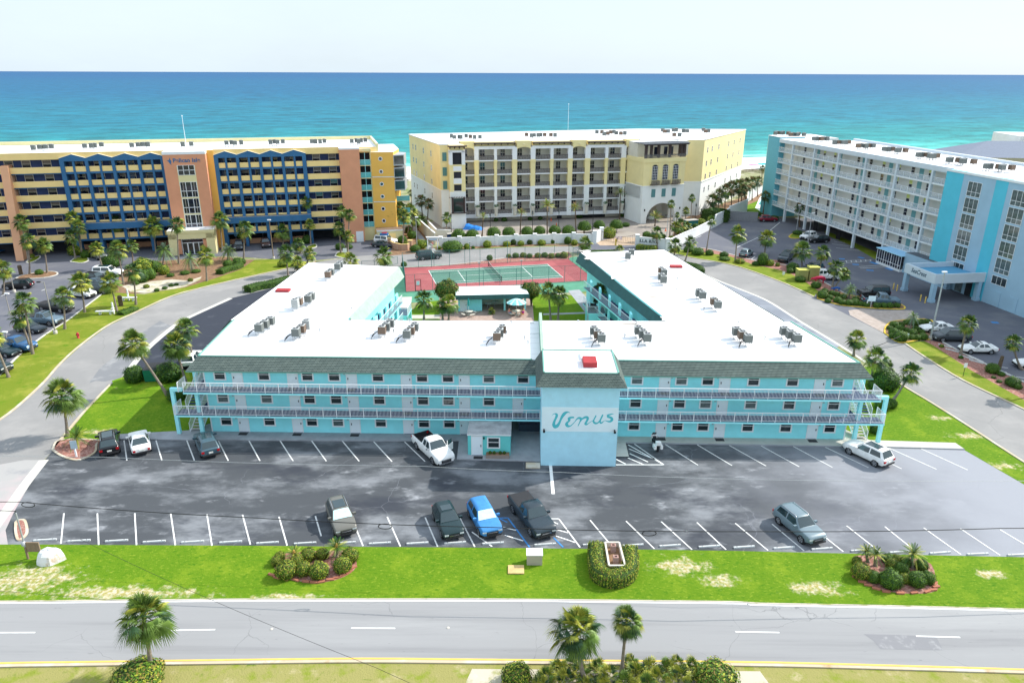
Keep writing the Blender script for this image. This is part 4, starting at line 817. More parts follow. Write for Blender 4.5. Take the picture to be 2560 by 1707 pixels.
# gallery boxes on the court side of the wings, and things on their balconies
for (x, y, s, nm) in ((-16.3,100.5,1, 'l'),(12.3,101.8,-1, 'r'),(-17.2,92,1, 'l')):
    q = ml((x, y)); b = MB()
    b.box(q[0] - 1.3, q[0] + 1.3, q[1] - 1.2, q[1] - 1.05,0,3.0, teal); b.box(q[0] - 1.3, q[0] + 1.3, q[1] + 2.2, q[1] + 2.4,0,3.0, teal_trim); b.box(q[0] + s * 1.1, q[0] + s * 1.3, q[1] - 1.2, q[1] - .9,0,3, white)
    b.box(q[0] - 1.3, q[0] + 1.3, q[1] - 1.2, q[1] + 2.4,3.0,3.2, teal_trim, slab_blue); b.build('balcony_box', MT)
    b = MB()
    for k in range(26): yy = q[1] - 1.2 + k * .144; b.box(q[0] + s * 1.28 - .015, q[0] + s * 1.28 + .015, yy - .015, yy + .015,3.2,4.2, white_metal)
    for k in range(18): xx = q[0] - 1.3 + k * .15; b.box(xx - .015, xx + .015, q[1] - 1.19, q[1] - 1.16,3.2,4.2, white_metal)
    b.box(q[0] + s * 1.28 - .03, q[0] + s * 1.28 + .03, q[1] - 1.2, q[1] + 2.4,4.2,4.25, white_metal); b.box(q[0] - 1.3, q[0] + 1.3, q[1] - 1.2, q[1] - 1.14,4.2,4.25, white_metal); b.build('railing', MT)
# ================================================================== HOTEL ON THE LEFT (blue and orange)
PO, PA = (-80.88,151.46), R(14.45)
PT = thing('left_hotel', 'orange and dark blue hotel with zigzag gables and yellow balconies', 'building', PO, PA)
pl = frame(PO, PA)
FZ = [3.1 + 2.74 * k for k in range(6)]
XL = -46.0
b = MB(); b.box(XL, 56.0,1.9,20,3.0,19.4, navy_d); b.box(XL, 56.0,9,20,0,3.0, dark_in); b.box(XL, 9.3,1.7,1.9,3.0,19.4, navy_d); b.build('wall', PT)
b = MB(); b.box(XL, 52.6,0.36,19.8,19.4,20.62, p_yellow, roof_w); b.build('roof', PT)
b = MB(); b.box(XL, 9.28,0,.35,19.4,20.75, p_yellow, mat('parapet_top', (.82,.74,.55), var=.03)); b.box(18.7,44.4,0,.35,19.4,20.75, p_yellow, MATS['parapet_top']); b.box(XL, 53,19.8,20.2,19.4,21.4, p_cream, MATS['parapet_top']); b.box(52.6,53,0.4,19.8,19.4,21.3, p_cream, MATS['parapet_top']); b.build('parapet', PT)
# garage floor, low wall, slabs
b = MB()
for k, z in enumerate(FZ): b.box(XL, 44.4,0.12,1.9, z - .25, z, navy)
b.build('floor_slab', PT)
for x0, x1, y in ((-11,9.2,4.5),(18.7,36,2.6)): b = MB(); b.box(x0, x1, y, y + .3,0,1.1, p_orange_l); b.build('low_wall', PT)
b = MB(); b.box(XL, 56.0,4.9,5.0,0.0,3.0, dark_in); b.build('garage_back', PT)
# yellow solid balustrades
def panel(x0, x1, z, m=p_yellow, h=1.16, y=-0.02): bb = MB(); bb.box(x0, x1, y, y + .14, z - .04, z + h, m, MATS['parapet_top']); return bb.build('balcony_panel', PT)
for z in FZ:
    panel(XL, -21.0, z); panel(-19.6,-10.35, z); panel(37.45,44.38, z)
troughs_l = [-10.3,-5.42,-.54,4.34,9.2]; troughs_r = [18.75,23.4,28.0,32.6,37.4]
for tr_ in (troughs_l, troughs_r):
    bb = MB(); poly = [(tr_[0],19.0)]
    for i in range(4): poly += [(tr_[i],19.66),((tr_[i] + tr_[i + 1]) / 2,20.42)]
    poly += [(tr_[4],19.66),(tr_[4],19.0)]; bb.vprism(poly, -.30,-.01, navy); bb.build('gable_band', PT)
    bb = MB()
    for i in range(4):
        a, c = tr_[i], tr_[i + 1]; m = (a + c) / 2
        for q0, z0, q1, z1 in ((a, 19.66, m, 20.42),(m, 20.42, c, 19.66)):
            bb.face([(q0,-.36, z0),(q1,-.36, z1),(q1,.02, z1 + .05),(q0,.02, z0 + .05)], MATS['parapet_top']); bb.face([(q0,-.36, z0),(q0,-.36, z0 - .06),(q1,-.36, z1 - .06),(q1,-.36, z1)][::-1], MATS['parapet_top'])
    bb.build('gable_coping', PT)
    for i, x in enumerate(tr_):
        w = .58 if 0 < i < 4 else .8; x0 = x - w / 2 if 0 < i < 4 else (x if i == 0 else x - w); bb = MB()
        bb.box(x0, x0 + w, -.30,1.85,0,19.0, navy); bb.build('pillar', PT)
    for i in range(4):
        m = (tr_[i] + tr_[i + 1]) / 2; bb = MB(); bb.box(m - .2, m + .2,-.22,.4,3.0,19.0, navy); bb.build('thin_pillar', PT)
        for k, z in enumerate(FZ):
            for a, c in ((tr_[i] + (.3 if i else .8), m - .2),(m + .2, tr_[i + 1] - (.3 if i < 3 else .8))):
                bb = MB(); bb.box(a + .02, c - .02,-.1,.06, z + (.12 if k != 1 else .85), z + 1.16, p_yellow, MATS['parapet_top']); bb.build('balcony_panel', PT)
    bb = MB()
    for z in FZ: bb.box(tr_[0] + .02, tr_[4] - .02,-.12,.12, z - .3, z + .1, navy)
    bb.box(tr_[0] - .05, tr_[4],-1.2,-.3,5.3,6.6, navy, steel); bb.build('band', PT)
# windows: tan-framed, on the recessed wall
tanf = mat('tan_frame', (.66,.58,.48), var=.05)
WP = mk_window(1.45,1.35, tanf, glass_n, rail=.5, fw=.09); brown_top_pane = mesh_only(MB().box(0.0,1.45,-.012,.0,.68,1.35, mat('glass_brown', (.20,.16,.14), rough=.2)).box(0.0,1.45,-.012,0,0,.68, glass_n), 'pane')  # second pane variant: brown glass in the upper half
WP2 = (WP[0], brown_top_pane)
DP = mesh_only(MB().box(0,.95,-.02,0,0,2.05, mat('door_slate', (.13,.16,.22), var=.1)), 'door')
wx = [-24.0,-20.7,-17.6,-13.9,-8.1,-4.5,-.6,1.4,4.9,20.4,23.7,26.6,29.8,33.1,38.8,42.2]; nw = 0
for k, z in enumerate(FZ):
    for j, x in enumerate(wx):
        if x < -30 and nw < 0: continue
        if nw >= 99: break
        put_window(PT, WP2 if (j * 5 + k * 3) % 4 else WP, x, 1.69 if x < 9 else 1.88, z + .95); nw += 1
    for j, x in enumerate([-9.2,-6.0,-1.8,1.7,5.2,19.8,22.0,27.0,28.9,33.0]):
        inst(DP, 'door', PT, (x, 1.69 if x < 9 else 1.88, z))
# orange centre tower
b = MB(); b.box(9.3,17.45,-2.4,.3,0,20.1, p_orange); b.build('tower', PT); b = MB(); b.box(9.25,17.5,-2.45,.34,20.1,20.64, white, roof_w); b.build('tower_roof', PT)
b = MB(); b.box(11.7,15.2,-2.44,-2.39,4.2,17.9, p_cream); b.build('tower_recess', PT)
b = MB(); b.box(17.45,18.75,-.3,2,0,20.6, p_gold); b.build('gold_strip', PT)
for (z0, z1, rows) in ((16.0,17.9,2),(11.5,14.5,3),(8.1,11.1,3),(4.7,7.7,3)):
    f = MB(); x0, x1 = 11.85,15.05; f.box(x0 - .06, x1 + .06,-2.50,-2.44, z0 - .06, z0, white); f.box(x0 - .06, x1 + .06,-2.5,-2.44, z1, z1 + .06, white)
    for q in range(4): x = x0 + (x1 - x0) * q / 3; f.box(x - .05, x + .05,-2.5,-2.44, z0, z1, white)
    zc = z0 + (z1 - z0) * (.5 if rows == 2 else .4); f.box(x0, x1,-2.5,-2.44, zc - .05, zc + .05, white)
    if rows == 3:
        for q in (.5,2.5): x = x0 + (x1 - x0) * q / 3; f.box(x - .025, x + .025,-2.48,-2.44, z0, z1, tanf)
    w = f.build('tower_window', PT); p = MB(); p.box(x0, x1,-2.455,-2.442, z0, z1, glass_n); p.build('pane', w)
text_mesh('Pelican Isle', 1.12, navy, 'painted_name', PT, Matrix.Translation((13.75,-2.42,18.55)) @ Matrix.Rotation(PI / 2,4, 'X'), bold=0.035, spacing=1.05)
# bird emblem left of the name: spread wing, body and bill
b = MB()
b.vprism([(10.0,18.95),(10.45,19.02),(10.62,19.5),(10.75,19.05),(10.85,18.7),(10.72,18.35),(10.78,18.0),(10.5,18.35),(10.3,18.72)],-2.44,-2.40, navy); b.build('bird_emblem', PT)
# entrance portico
b = MB(); b.box(8.6,10.2,-6.0,-5.6,0,4.4, p_cream); b.box(15.9,17.6,-6,-5.6,0,4.4, p_cream); b.box(8.6,17.6,-6.0,-5.6,3.4,4.6, p_cream); b.box(8.6,9.0,-5.6,-2.4,0,4.6, p_cream); b.box(17.2,17.6,-5.6,-2.4,0,4.6, p_cream)
b.box(8.5,17.7,-6.1,-2.42,4.6,5.2, p_cream, roof_w); b.box(10.2,10.9,-5.7,-5.62,.2,3.2, p_orange); b.box(15.2,15.9,-5.7,-5.62,.2,3.2, p_orange); b.build('portico', PT)
b = MB(); b.box(10.9,15.2,-5.4,-5.3,0,3.3, white); b.build('entrance_frame', PT)
b = MB()
for x in (11.1,12.2,13.3,14.3): b.box(x, x + .85,-5.44,-5.41,.1,2.4, glass_d)
b.box(11.1,15.1,-5.44,-5.41,2.55,3.15, glass_n); b.build('entrance_door', PT)
# right end: terracotta slab, stair balconies with teal glass, yellow end wall with round windows
b = MB(); b.box(44.4,48.7,-1.4,.34,0,20.3, p_orange); b.box(44.4,48.7,-1.4,.34,20.3,20.63, roof_w); b.build('terracotta_tower', PT)
b = MB(); b.box(46.8,48.4,-1.44,-1.4,0,2.4, white); b.build('garage_door', PT)
b = MB(); b.box(48.7,51.2,1.5,6,0,19.9, dark_in); b.box(48.7,51.25,-.2,1.5,0,3.0, p_cream); b.box(51.0,51.25,-.2,1.5,3,20, p_cream); b.box(48.7,51.2,-.2,.34,19.7,20.3, p_cream, roof_w); b.build('stair_bay', PT)
for k, z in enumerate(FZ):
    b = MB(); b.box(48.72,50.98,-.3,1.5, z - .2, z, p_cream); b.box(48.72,50.98,-.34,-.30, z, z + 1.1, t_glass); b.box(49.8,49.88,-.36,-.28, z - .2, z + 2.7, teal_trim); b.box(48.72,50.98,-.36,-.28, z + 1.1, z + 1.16, teal_trim); b.build('glass_balcony', PT)
b = MB(); b.prism([(51.2,-.4),(56.0,-1.2),(58.0,6),(58,18),(51.2,18)],0,19.55, p_gold, roof_w)
for z in (8.6,14.1): b.prism([(51.2,-.43),(56.02,-1.23),(56.02,-1.0),(51.2,-.3)], z, z + .16, s_grey)
b.build('end_wall', PT)
for k in range(6):
    z = FZ[k] + 1.3; bb = MB(); cx, cy = 53.2,-.78; dx, dy = .986,-.164
    r1 = [(cx + dx * .46 * math.cos(q * PI / 8), cy + dy * .46 * math.cos(q * PI / 8), z + .46 * math.sin(q * PI / 8)) for q in range(16)]
    r0 = [(cx + dx * .32 * math.cos(q * PI / 8) - .006, cy + dy * .32 * math.cos(q * PI / 8) - .02, z + .32 * math.sin(q * PI / 8)) for q in range(16)]
    bb.face(r1, white); bb.face(r0, glass_n); bb.build('round_window', PT)
for k in (3,4,5):
    bb = MB(); z = FZ[k] - .2; bb.prism([(56.0,-1.25),(58.4,-.9),(59.4,4),(57.5,6)], z, z + 2.3, steel); bb.prism([(56.15,-1.3),(58.25,-.98),(58.25,-.9),(56.15,-1.2)], z + .3, z + 2.1, glass_d); bb.build('bay_window', PT)
for k in (0,1,2):
    bb = MB(); z = FZ[k]; bb.box(56,59.4,.5,6, z - .2, z, p_cream); bb.box(56,59.4,.42,.5, z, z + 1.1, t_glass); bb.build('glass_balcony', PT)
b = MB(); b.box(51.3,57.0,-4.2,-1.3,0,2.7, p_cream); b.box(51.2,57.1,-4.3,-1.25,2.7,3.0, white, ac_tan); b.box(53.6,55.4,-4.24,-4.2,.1,2.2, p_yellow); b.build('annex', PT)
# sloping buttress and left part
b = MB()
b.prism([(-20.6,-4.2),(-19.5,-4.2),(-19.5,1.8),(-20.6,1.8)],0,2.0, p_orange_l)
b.v = []; b.f = []; b.m = []; b.sm = []
b.face([(-19.4,-3.4,0),(-19.4,1.8,0),(-19.4,1.8,18.4),(-19.4,-.6,18.4)], p_orange_l); b.face([(-20.8,-3.4,0),(-19.4,-3.4,0),(-19.4,-.6,18.4),(-20.8,-.6,18.4)], p_orange_l)
b.face([(-20.8,1.8,0),(-20.8,-3.4,0),(-20.8,-.6,18.4),(-20.8,1.8,18.4)], p_orange); b.face([(-20.8,-.6,18.4),(-19.4,-.6,18.4),(-19.4,1.8,18.4),(-20.8,1.8,18.4)], p_orange_l); b.build('buttress', PT)
# things on its roof
poles = []
def flag_pole(name, loc, h, label, r=.07, group=None):
    t = thing(name, label, 'pole', loc); bb = MB(); bb.tube([(0,0,0),(0,0, h)],[r, r * .55], white_metal, 6); bb.build('pole', t); bb = MB(); bb.lathe([(0,.24),(.1,.2),(.14,.1),(.1,.0),(0,-.02)], white, 8,(0,0, h)); bb.build('finial', t); return t
def plocal(P_, A_, x, y, z): c, s = math.cos(A_), math.sin(A_); return (P_[0] + x * c - y * s, P_[1] + x * s + y * c, z)
flag_pole('roof_mast', plocal(PO, PA, 13.1,4,20.6),6.6, 'bare white mast rising from the roof of the orange and blue hotel')
q = g(495,622); fp = flag_pole('flagpole', (q[0], q[1],0),10.9, 'tall white flagpole in front of the orange tower portico')
fm = MB(); rows = []; red = mat('flag_red', (.55,.05,.08), var=.05); fw = mat('flag_white', (.78,.76,.76), var=.05); fb = mat('flag_blue', (.04,.06,.22), var=.1)
for i in range(15):
    u = i / 14; rows.append([(u * 2.4,.22 * math.sin(u * 7),10.5 - v * 1.35 / 13 - u * u * 1.5) for v in range(14)])
fm.grid(rows, red, True, mf=lambda a, c: fb if (a < 6 and c < 7) else (red if c % 2 == 0 else fw)); o = fm.build('flag'); o.location = (q[0], q[1],0); tag(o, 'stars and stripes flag drooping from the flagpole', 'flag')
# ================================================================== MIDDLE HOTEL (cream and white)
BO, BA = (-12.16,186.65), R(10.7)
BT = thing('middle_hotel', 'cream and white hotel with columns, arched bays and brown balcony rails', 'building', BO, BA)
bfr = frame(BO, BA); YF = -2.5
BF = [2.13,5.45,8.87,12.15,15.55]; BTOP = 19.75
b = MB(); A_ = bfr((-17.4,178.8)); Bk = bfr((-28.8,209)); Cm = bfr((39.2,232.9)); Dr = bfr((71.7,232.3)); Er = bfr((50.1,195.8))
b.prism([A_, (-1.5, A_[1] + .3),(-1.5,0),(46.0,0), Er, Dr, Cm, Bk],8.95, BTOP, b_yellow, roof_w); b.build('upper_wall', BT)
b = MB(); b.prism([A_, (-1.5, A_[1] + .3),(-1.5,0),(46.0,0), Er, Dr, Cm, Bk],0,8.95, b_white); b.prism([(A_[0] - .06, A_[1] - .06),(-1.5, A_[1] + .24),(-1.5,-.06),(46.0,-.06),(Er[0] + .1, Er[1] - .1),(Dr[0] + .1, Dr[1]), Cm, (Bk[0] - .1, Bk[1])],8.85,9.12, white); b.build('lower_wall', BT)
b = MB(); b.box(-1.4,46,-.06,-.004, BF[0], BTOP - .1, b_cream); b.box(-1.4,45.5,-.02,-.003,0, BF[0] - .3, b_cream); b.box(30,37.5,-.08,-.02,0, BF[0] - .5, dark_in); b.box(24.3,25.6,-.08,-.02,0,1.8, dark_in); b.build('recessed_wall', BT)
b = MB()
for x0, x1 in (((A_[0], A_[1]),(-1.5, A_[1] + .3)),((-1.5,-.2),(46,-.2)),(Er, Dr),(Dr, Cm),(Cm, Bk),(Bk, A_)):
    a = Vector(x0); c = Vector(x1); d = (c - a).normalized(); n = Vector((-d.y, d.x)) * .15
    b.prism([(a.x - n.x, a.y - n.y),(c.x - n.x, c.y - n.y),(c.x + n.x, c.y + n.y),(a.x + n.x, a.y + n.y)], BTOP - .02, BTOP + .22, white)
b.build('parapet', BT)
b = MB()
for z in BF: b.box(-1.3,45.2, YF, -.06, z - .28, z, white)
b.box(-1.3,45.2, YF + .1,-.06, BF[0] - .9, BF[0] - .28, white_w); b.build('floor_slab', BT)
wide = [(3.3,7.2),(7.9,11.8),(17.7,21.6),(22.4,26.2),(32.05,36.0),(36.8,40.3)]; narrow = [(-1.1,2.2),(13.0,16.5),(27.4,30.7),(41.6,44.7)]
cols = [(2.2,3.3),(7.2,7.9),(11.8,13.0),(16.5,17.7),(21.6,22.4),(26.2,27.4),(30.7,32.05),(36.0,36.8),(40.3,41.6)]
for x0, x1 in cols + [(44.7,45.6)]:
    b = MB(); e = x0 > 44; b.box(x0, x1, YF - .15, YF + 1.2, BF[0] - .9,8.95, b_yellow if e else b_white); b.box(x0, x1, YF - .15, YF + 1.2,8.95,15.6, b_yellow); b.box(x0, x1, YF - .15, YF + 1.2,15.6,18.6, b_yellow if e else white)
    b.box(x0 - .1, x1 + .1, YF - .25, YF - .152,15.0,15.5, b_yellow); b.build('column', BT)
for x0, x1 in ((2.2,12.5),(17.0,26.9),(31.3,41.0)):
    b = MB(); b.box(x0, x1, YF - .16,-.06,18.2,18.9, white); b.box(x0 + .2, x1 - .2, YF + .3,-.06,18.9,19.9, b_yellow); b.build('beam', BT)
    b = MB(); b.box(x0 - .1, x1 + .1, YF - .7, YF + .35,19.5,19.72, b_brown)
    for k in range(7): x = x0 + .2 + (x1 - x0 - .4) * k / 6; b.face([(x, YF + .3,19.5),(x, YF - .55,19.5),(x, YF + .3,18.95)], b_brown); b.box(x - .08, x + .08, YF - .6, YF + .3,19.3,19.5, b_brown)
    b.build('roof_bracket', BT)
    b = MB(); b.box(x0, x1, YF - .17, YF + .5,8.3,8.98, white); b.build('belt', BT)
for x0, x1 in narrow:
    b = MB(); poly = [(x0 - .05,16.9)]; n = 12
    for k in range(n + 1): a = PI - PI * k / n; poly.append(((x0 + x1) / 2 + (x1 - x0) / 2 * math.cos(a),17.9 + .75 * math.sin(a)))
    poly += [(x1 + .05,16.9),(x1 + .05,20.1),(x0 - .05,20.1)]; poly = [p for p in poly if p[1] > 17]; b.vprism([(x0 - .05,17.9)] + poly[0:], YF - .1, YF + .4, b_yellow); b.box(x0 - .1, x1 + .1, YF + .35,-.1,19.4,20.1, b_yellow)
    for z in BF[1:]: b.box(x0, x1, YF - .05, YF + .02, z - .3, z, white)
    b.lathe([(.0,.05),(.28,.05),(.32,0)], b_cream, 10,((x0 + x1) / 2, YF - .12,19.3)); b.build('arched_bay', BT)
for z in BF:
    for x0, x1 in wide + narrow:
        b = MB(); b.box(x0, x1, YF + .02, YF + .05, z, z + 1.05, b_rail); b.box(x0, x1, YF, YF + .07, z + 1.05, z + 1.12, b_brown)
        n = 5 if x1 - x0 > 3.4 else 4
        for k in range(n + 1): x = x0 + (x1 - x0) * k / n; b.box(x - .025, x + .025, YF + .005, YF + .065, z, z + 1.05, b_brown)
        b.build('balcony_railing', BT)
WB = mk_window(1.15,1.95, b_cream, glass_n, rail=.5, fw=.05, mull=1); nw = 0
for z in BF:
    for j, (x0, x1) in enumerate(wide + narrow):
        put_window(BT, WB, x0 + (.7 if j % 2 == 0 else 1.3 if j < 6 else .6),-.07, z + .55)
for x in (2.75,7.55,12.4,17.1,22.0,31.4,36.4,41.0):
    b = MB(); b.lathe([(.36,0),(.40,.9),(.5,1.9),(.62,2.1),(.62,2.25),(.3,2.25)], b_cream, 10,(x, YF - .7, BF[0] - .4)); pl_ = b.build('urn', BT); b = MB(); rr_ = random.Random(int(x * 9))
    for k in range(60):
        a = rr_.random() * 6.28; r = rr_.random() ** .5 * .6; p = Vector((x + r * math.cos(a), YF - .7 + r * math.sin(a), BF[0] + 1.85 + rr_.random() * .5)); b.face([p, p + Vector((.12,.05,.1)), p + Vector((0,.1,.2))], leaf_c)
    b.build('urn_plant', BT)
# left end tower with dark openings and shutters
b = MB(); x0, x1, yb, yf = -4.7,-.9,-5.5,-9.2
b.box(x0, x1, yf, yb, 0,9.0, b_white); b.box(x0, x1, yf, yb, 9.0,15.2, b_yellow); b.box(x0 - .05, x1 + .05, yf - .05, yb, 15.1,15.35, b_yellow); b.box(x0, x0 + .8, yf, yb, 15.35,18.6, white); b.box(x1 - .8, x1, yf, yb, 15.35,18.6, white); b.box(x0 + .8, x1 - .8, yf + .9, yb, 15.35,18.6, dark_in); b.box(x0, x1, yf, yb, 18.2,18.7, white); b.box(x0 + .1, x1 - .1, yf + .2, yb, 18.7,19.8, b_yellow); b.build('end_bay', BT)
b = MB(); b.box(x0 - .3, x1 + .4, yf - .8, yf + .3,19.55,19.8, b_brown)
for k in range(4): x = x0 + .1 + k * 1.15; b.box(x, x + .16, yf - .6, yf + .3,19.1,19.55, b_brown)
b.build('roof_bracket', BT)
for z0, z1 in ((12.2,13.7),(9.2,10.7)):
    b = MB(); b.box(x0 + 1.0, x1 - 1.0, yf - .02, yf, z0, z1, dark_in); b.box(x0 + .9, x1 - .9, yf - .04, yf - .001, z0 - .15, z0, white); b.build('opening', BT)
b = MB(); b.box(x0 + .9, x1 - .9, yf - .02, yf, 13.9,15.0, white); b.box(x0 + .9, x1 - .9, yf - .02, yf, 10.9,12.0, white); b.build('panel', BT)
b = MB(); b.box(x0 + .4, x1 - .5, yf - .06, yf, 4.1,7.4, glass_d); b.box(x0 + .3, x0 + .75, yf - .5, yf - .05,4.0,7.6, b_brown); b.box(x1 - .6, x1 - .2, yf - .5, yf - .05,4.0,7.6, b_brown); b.box(x0 + .2, x1, yf - .6, yf - .05,3.8,4.0, b_brown)
for k in range(11): b.box(x0 - .2 + k * .4, x0 - .1 + k * .4, yf - .9, yf, 7.6,7.8, b_brown)
b.build('screened_window', BT)
for z0, z1 in ((16.0,18.0),(12.5,14.5),(9.3,11.3)):
    bb = MB(); bb.box(A_[0] + .5, A_[0] + 1.5, A_[1] - .1, A_[1] + .1, z0, z1, shutter); bb.build('shutter', BT)
# side walls: small windows
def side_windows(P0, P1, parent, fr, rows, W2, flip=1, name='window'):
    a = Vector(P0); c = Vector(P1); d = (c - a).normalized(); ang = math.atan2(d.y, d.x); n = Vector((d.y, -d.x)) * .01
    for f, z in rows: p = lerp(a, c, f) + n; put_window(parent, W2, p.x, p.y, z, ang, name)
WB2 = mk_window(.75,1.35, white, glass_n, rail=.5, fw=.07)
side_windows(Er, Dr, BT, bfr, [(f, z) for z in (5.9,9.4,12.8,16.3) for f in (.07,.17,.32,.56,.70,.86)], WB2)
side_windows(Bk, A_, BT, bfr, [(f, z) for z in (2.6,5.9,9.4,12.8,16.3) for f in (.12,.22,.48,.72)], WB2)
# corner tower with pergola and archway
TO, TA = (32.58,183.9), R(20.77)
lo = bfr(TO); TW = thing('corner_tower', None, None); COL.objects.unlink(TW)
bpy.data.objects.remove(TW)
ca, sa = math.cos(TA - BA), math.sin(TA - BA)
def tw(x, y, z): return (lo[0] + x * ca - y * sa, lo[1] + x * sa + y * ca, z)
def twbox(bb, x0, x1, y0, y1, z0, z1, m, mt=None):
    P = [tw(x, y, 0) for x, y in ((x0, y0),(x1, y0),(x1, y1),(x0, y1))]; bb.prism([(p[0], p[1]) for p in P], z0, z1, m, mt)
def twpoly(bb, poly, y, y2, m):
    n = len(poly); f = [tw(p[0], y, p[1]) for p in poly]; k = [tw(p[0], y2, p[1]) for p in poly]; bb.face(f, m); bb.face(k[::-1], m)
    for i in range(n): j = (i + 1) % n; bb.face([f[j], f[i], k[i], k[j]], m)
b = MB(); TWX = 12.1
arch = [(10.2 + 0,0)] + [(5.9 + 4.3 * math.cos(PI * k / 16),.9 + 4.1 * math.sin(PI * k / 16)) for k in range(17)] + [(1.6,0)]
twpoly(b, [(0,0),(0,9.3),(TWX, 9.3),(TWX, 0)] + arch, 0,1.0, b_white)
twbox(b, 0,1.0,1.0,8.5,0,9.3, b_white); twbox(b, TWX - 1, TWX, 5,8.8,0,9.3, b_white); twbox(b, TWX - 1, TWX, 1,5,4.6,9.3, b_white); twbox(b, 0, TWX, 1.0,8.8,6.2,9.3, b_white); twbox(b, .8, TWX - .8,8.6,8.8,0,6.2, b_cream); b.build('tower_base', BT)
b = MB(); twbox(b, 0.05, TWX - .05,0.1,9,9.3,16.0, b_yellow); twbox(b, -.1, TWX + .1,-.1,9,9.25,9.5, white); twbox(b, -.12, TWX + .12,-.12,9,15.2,16.2, b_yellow)
for x in (2.0,4.2,7.4,10.2): twbox(b, x, x + .35,-.02,.1,9.5,15.2, b_yellow)
b.build('tower_middle', BT)
b = MB(); twbox(b, .2, TWX + 3,4,9,16.2,19.75, b_cream, roof_w); b.build('tower_top', BT)
b = MB()
for x in (.4,1.9,4.0,7.2,10.6,11.5): twbox(b, x, x + .55,.3,.9,16.2,19.3, b_brown)
for y in (2.5,4.5,6.5): twbox(b, TWX - .6, TWX - .1, y, y + .5,16.2,19.3, b_brown)
twbox(b, -.3, TWX + .4,-.3,.2,19.3,19.6, b_brown); twbox(b, TWX - .3, TWX + .3,-.3,8,19.3,19.6, b_brown)
for k in range(26): x = -.3 + k * .5; twbox(b, x, x + .2,-.8,5,19.6,19.8, mat('pergola_slat', (.19,.20,.22), var=.15))
twbox(b, .1, TWX, .2,.28,16.2,17.1, b_rail); b.build('pergola', BT)
for x in (5.0,7.9,9.6): b = MB(); twbox(b, x, x + 1.0,3.9,4,16.3,18.5, glass_n); b.build('terrace_door', BT)
for x in (2.5,5.5,8.5):
    b = MB(); poly = [(x, 10.9),(x + 1.45,10.9),(x + 1.45,14.1)] + [(x + .725 + .725 * math.cos(PI * k / 8),14.1 + .5 * math.sin(PI * k / 8)) for k in range(1,8)] + [(x, 14.1)]
    twpoly(b, poly, -.06,.1, glass_n)
    for q in range(4): xx = x + .02 + q * .47; twbox(b, xx - .03, xx + .03,-.09,-.06,10.9,14.2, white)
    for q in range(6): zz = 10.9 + q * .64; twbox(b, x, x + 1.45,-.088,-.06, zz - .025, zz + .025, white)
    b.build('arched_window', BT); b = MB(); twbox(b, x - .5, x + 1.95,-.75,-.02,9.7,9.8, b_brown); twbox(b, x - .5, x + 1.95,-.75,-.7,9.8,10.8, b_rail)
    for q in range(6): xx = x - .5 + q * .48; twbox(b, xx, xx + .05,-.77,-.7,9.8,10.85, b_brown)
    b.build('window_balcony', BT); b = MB(); twbox(b, x + .1, x + 1.2,-.1,0,6.6,8.6, shutter); b.build('shutter', BT)
for y, m in ((2.0,0),(5.6,0)):
    b = MB(); twbox(b, TWX - .05, TWX + .04, y, y + 1.0,10.9,14.3, glass_n); b.build('arched_window', BT); b = MB(); twbox(b, TWX, TWX + .6, y - .3, y + 1.3,9.7,10.7, b_rail); b.build('window_balcony', BT)
for x in (.8,11.2): b = MB(); twbox(b, x, x + .2,-.25,-.02,3.2,3.7, black); b.build('wall_lamp', BT)
b = MB(); twbox(b, 5.0,7.6,8.4,8.6,0,2.0, b_white); b.lathe([(1.0,0),(1.1,.9),(.8,.9)], b_white, 12, tw(5.9,5,0)); b.lathe([(.25,.9),(.2,2.2),(0,2.4)], b_cream, 8, tw(5.9,5,0)); b.build('fountain', BT)
q = px(1420,325,20); flag_pole('roof_mast', (q.x, q.y, 19.75),7.5, 'thin white mast on the roof of the cream hotel', r=.05)
# ================================================================== HOTEL ON THE RIGHT (grey, lavender and blue)
SO = (70.3,187.7); SA = math.atan2(132.3 - 187.7,78.6 - 70.3)
ST = thing('right_hotel', 'long grey balcony hotel with bright blue stripes and a white roof', 'building', SO, SA)
sl = frame(SO, SA); SF = [3.3,6.12,8.95,11.65,14.42,17.15]; STOP = 20.2
XE = 100.0
b = MB(); b.box(0,56.3,1.7,16.5,3.1,19.45, s_wall); b.box(0,56.3,11,16.5,0,3.1, dark_in); b.build('wall', ST)
b = MB(); b.box(-.2, XE, -.1,16.6,19.45, STOP, s_grey, roof_w); b.box(-.2, XE, 16.2,16.7, STOP, STOP + .5, s_grey, white); b.build('roof', ST)
b = MB(); b.box(0,56.3,-.05,.12,19.3,20.3, s_grey); b.build('fascia', ST)
b = MB()
for z in SF: b.box(0,56.3,0,1.7, z - .22, z, s_grey); b.box(0,56.3,-.04,0.04, z - .26, z + .02, white_w)
b.build('floor_slab', ST)
scol = [0.0,10.1,20.35,30.55,40.8,51.1]
for x in scol: b = MB(); b.box(x - .25, x + .25,-.12,.42,0,19.3, s_grey); b.build('column', ST)
for i in range(6):
    x0, x1 = scol[i] + .3,(scol[i + 1] - .25 if i < 5 else 56.2)
    for z in SF:
        b = MB(); b.box(x0, x1,.02,.05, z, z + 1.0, s_rail); b.box(x0, x1,0,.07, z + 1.0, z + 1.06, white_metal)
        n = int((x1 - x0) / 1.7)
        for k in range(1, n): x = x0 + (x1 - x0) * k / n; b.box(x - .02, x + .02,0.01,.06, z, z + 1.0, white_metal)
        b.build('balcony_railing', ST)
WS = mk_window(.95,1.5, s_wall, glass_n, rail=.5, fw=.04)
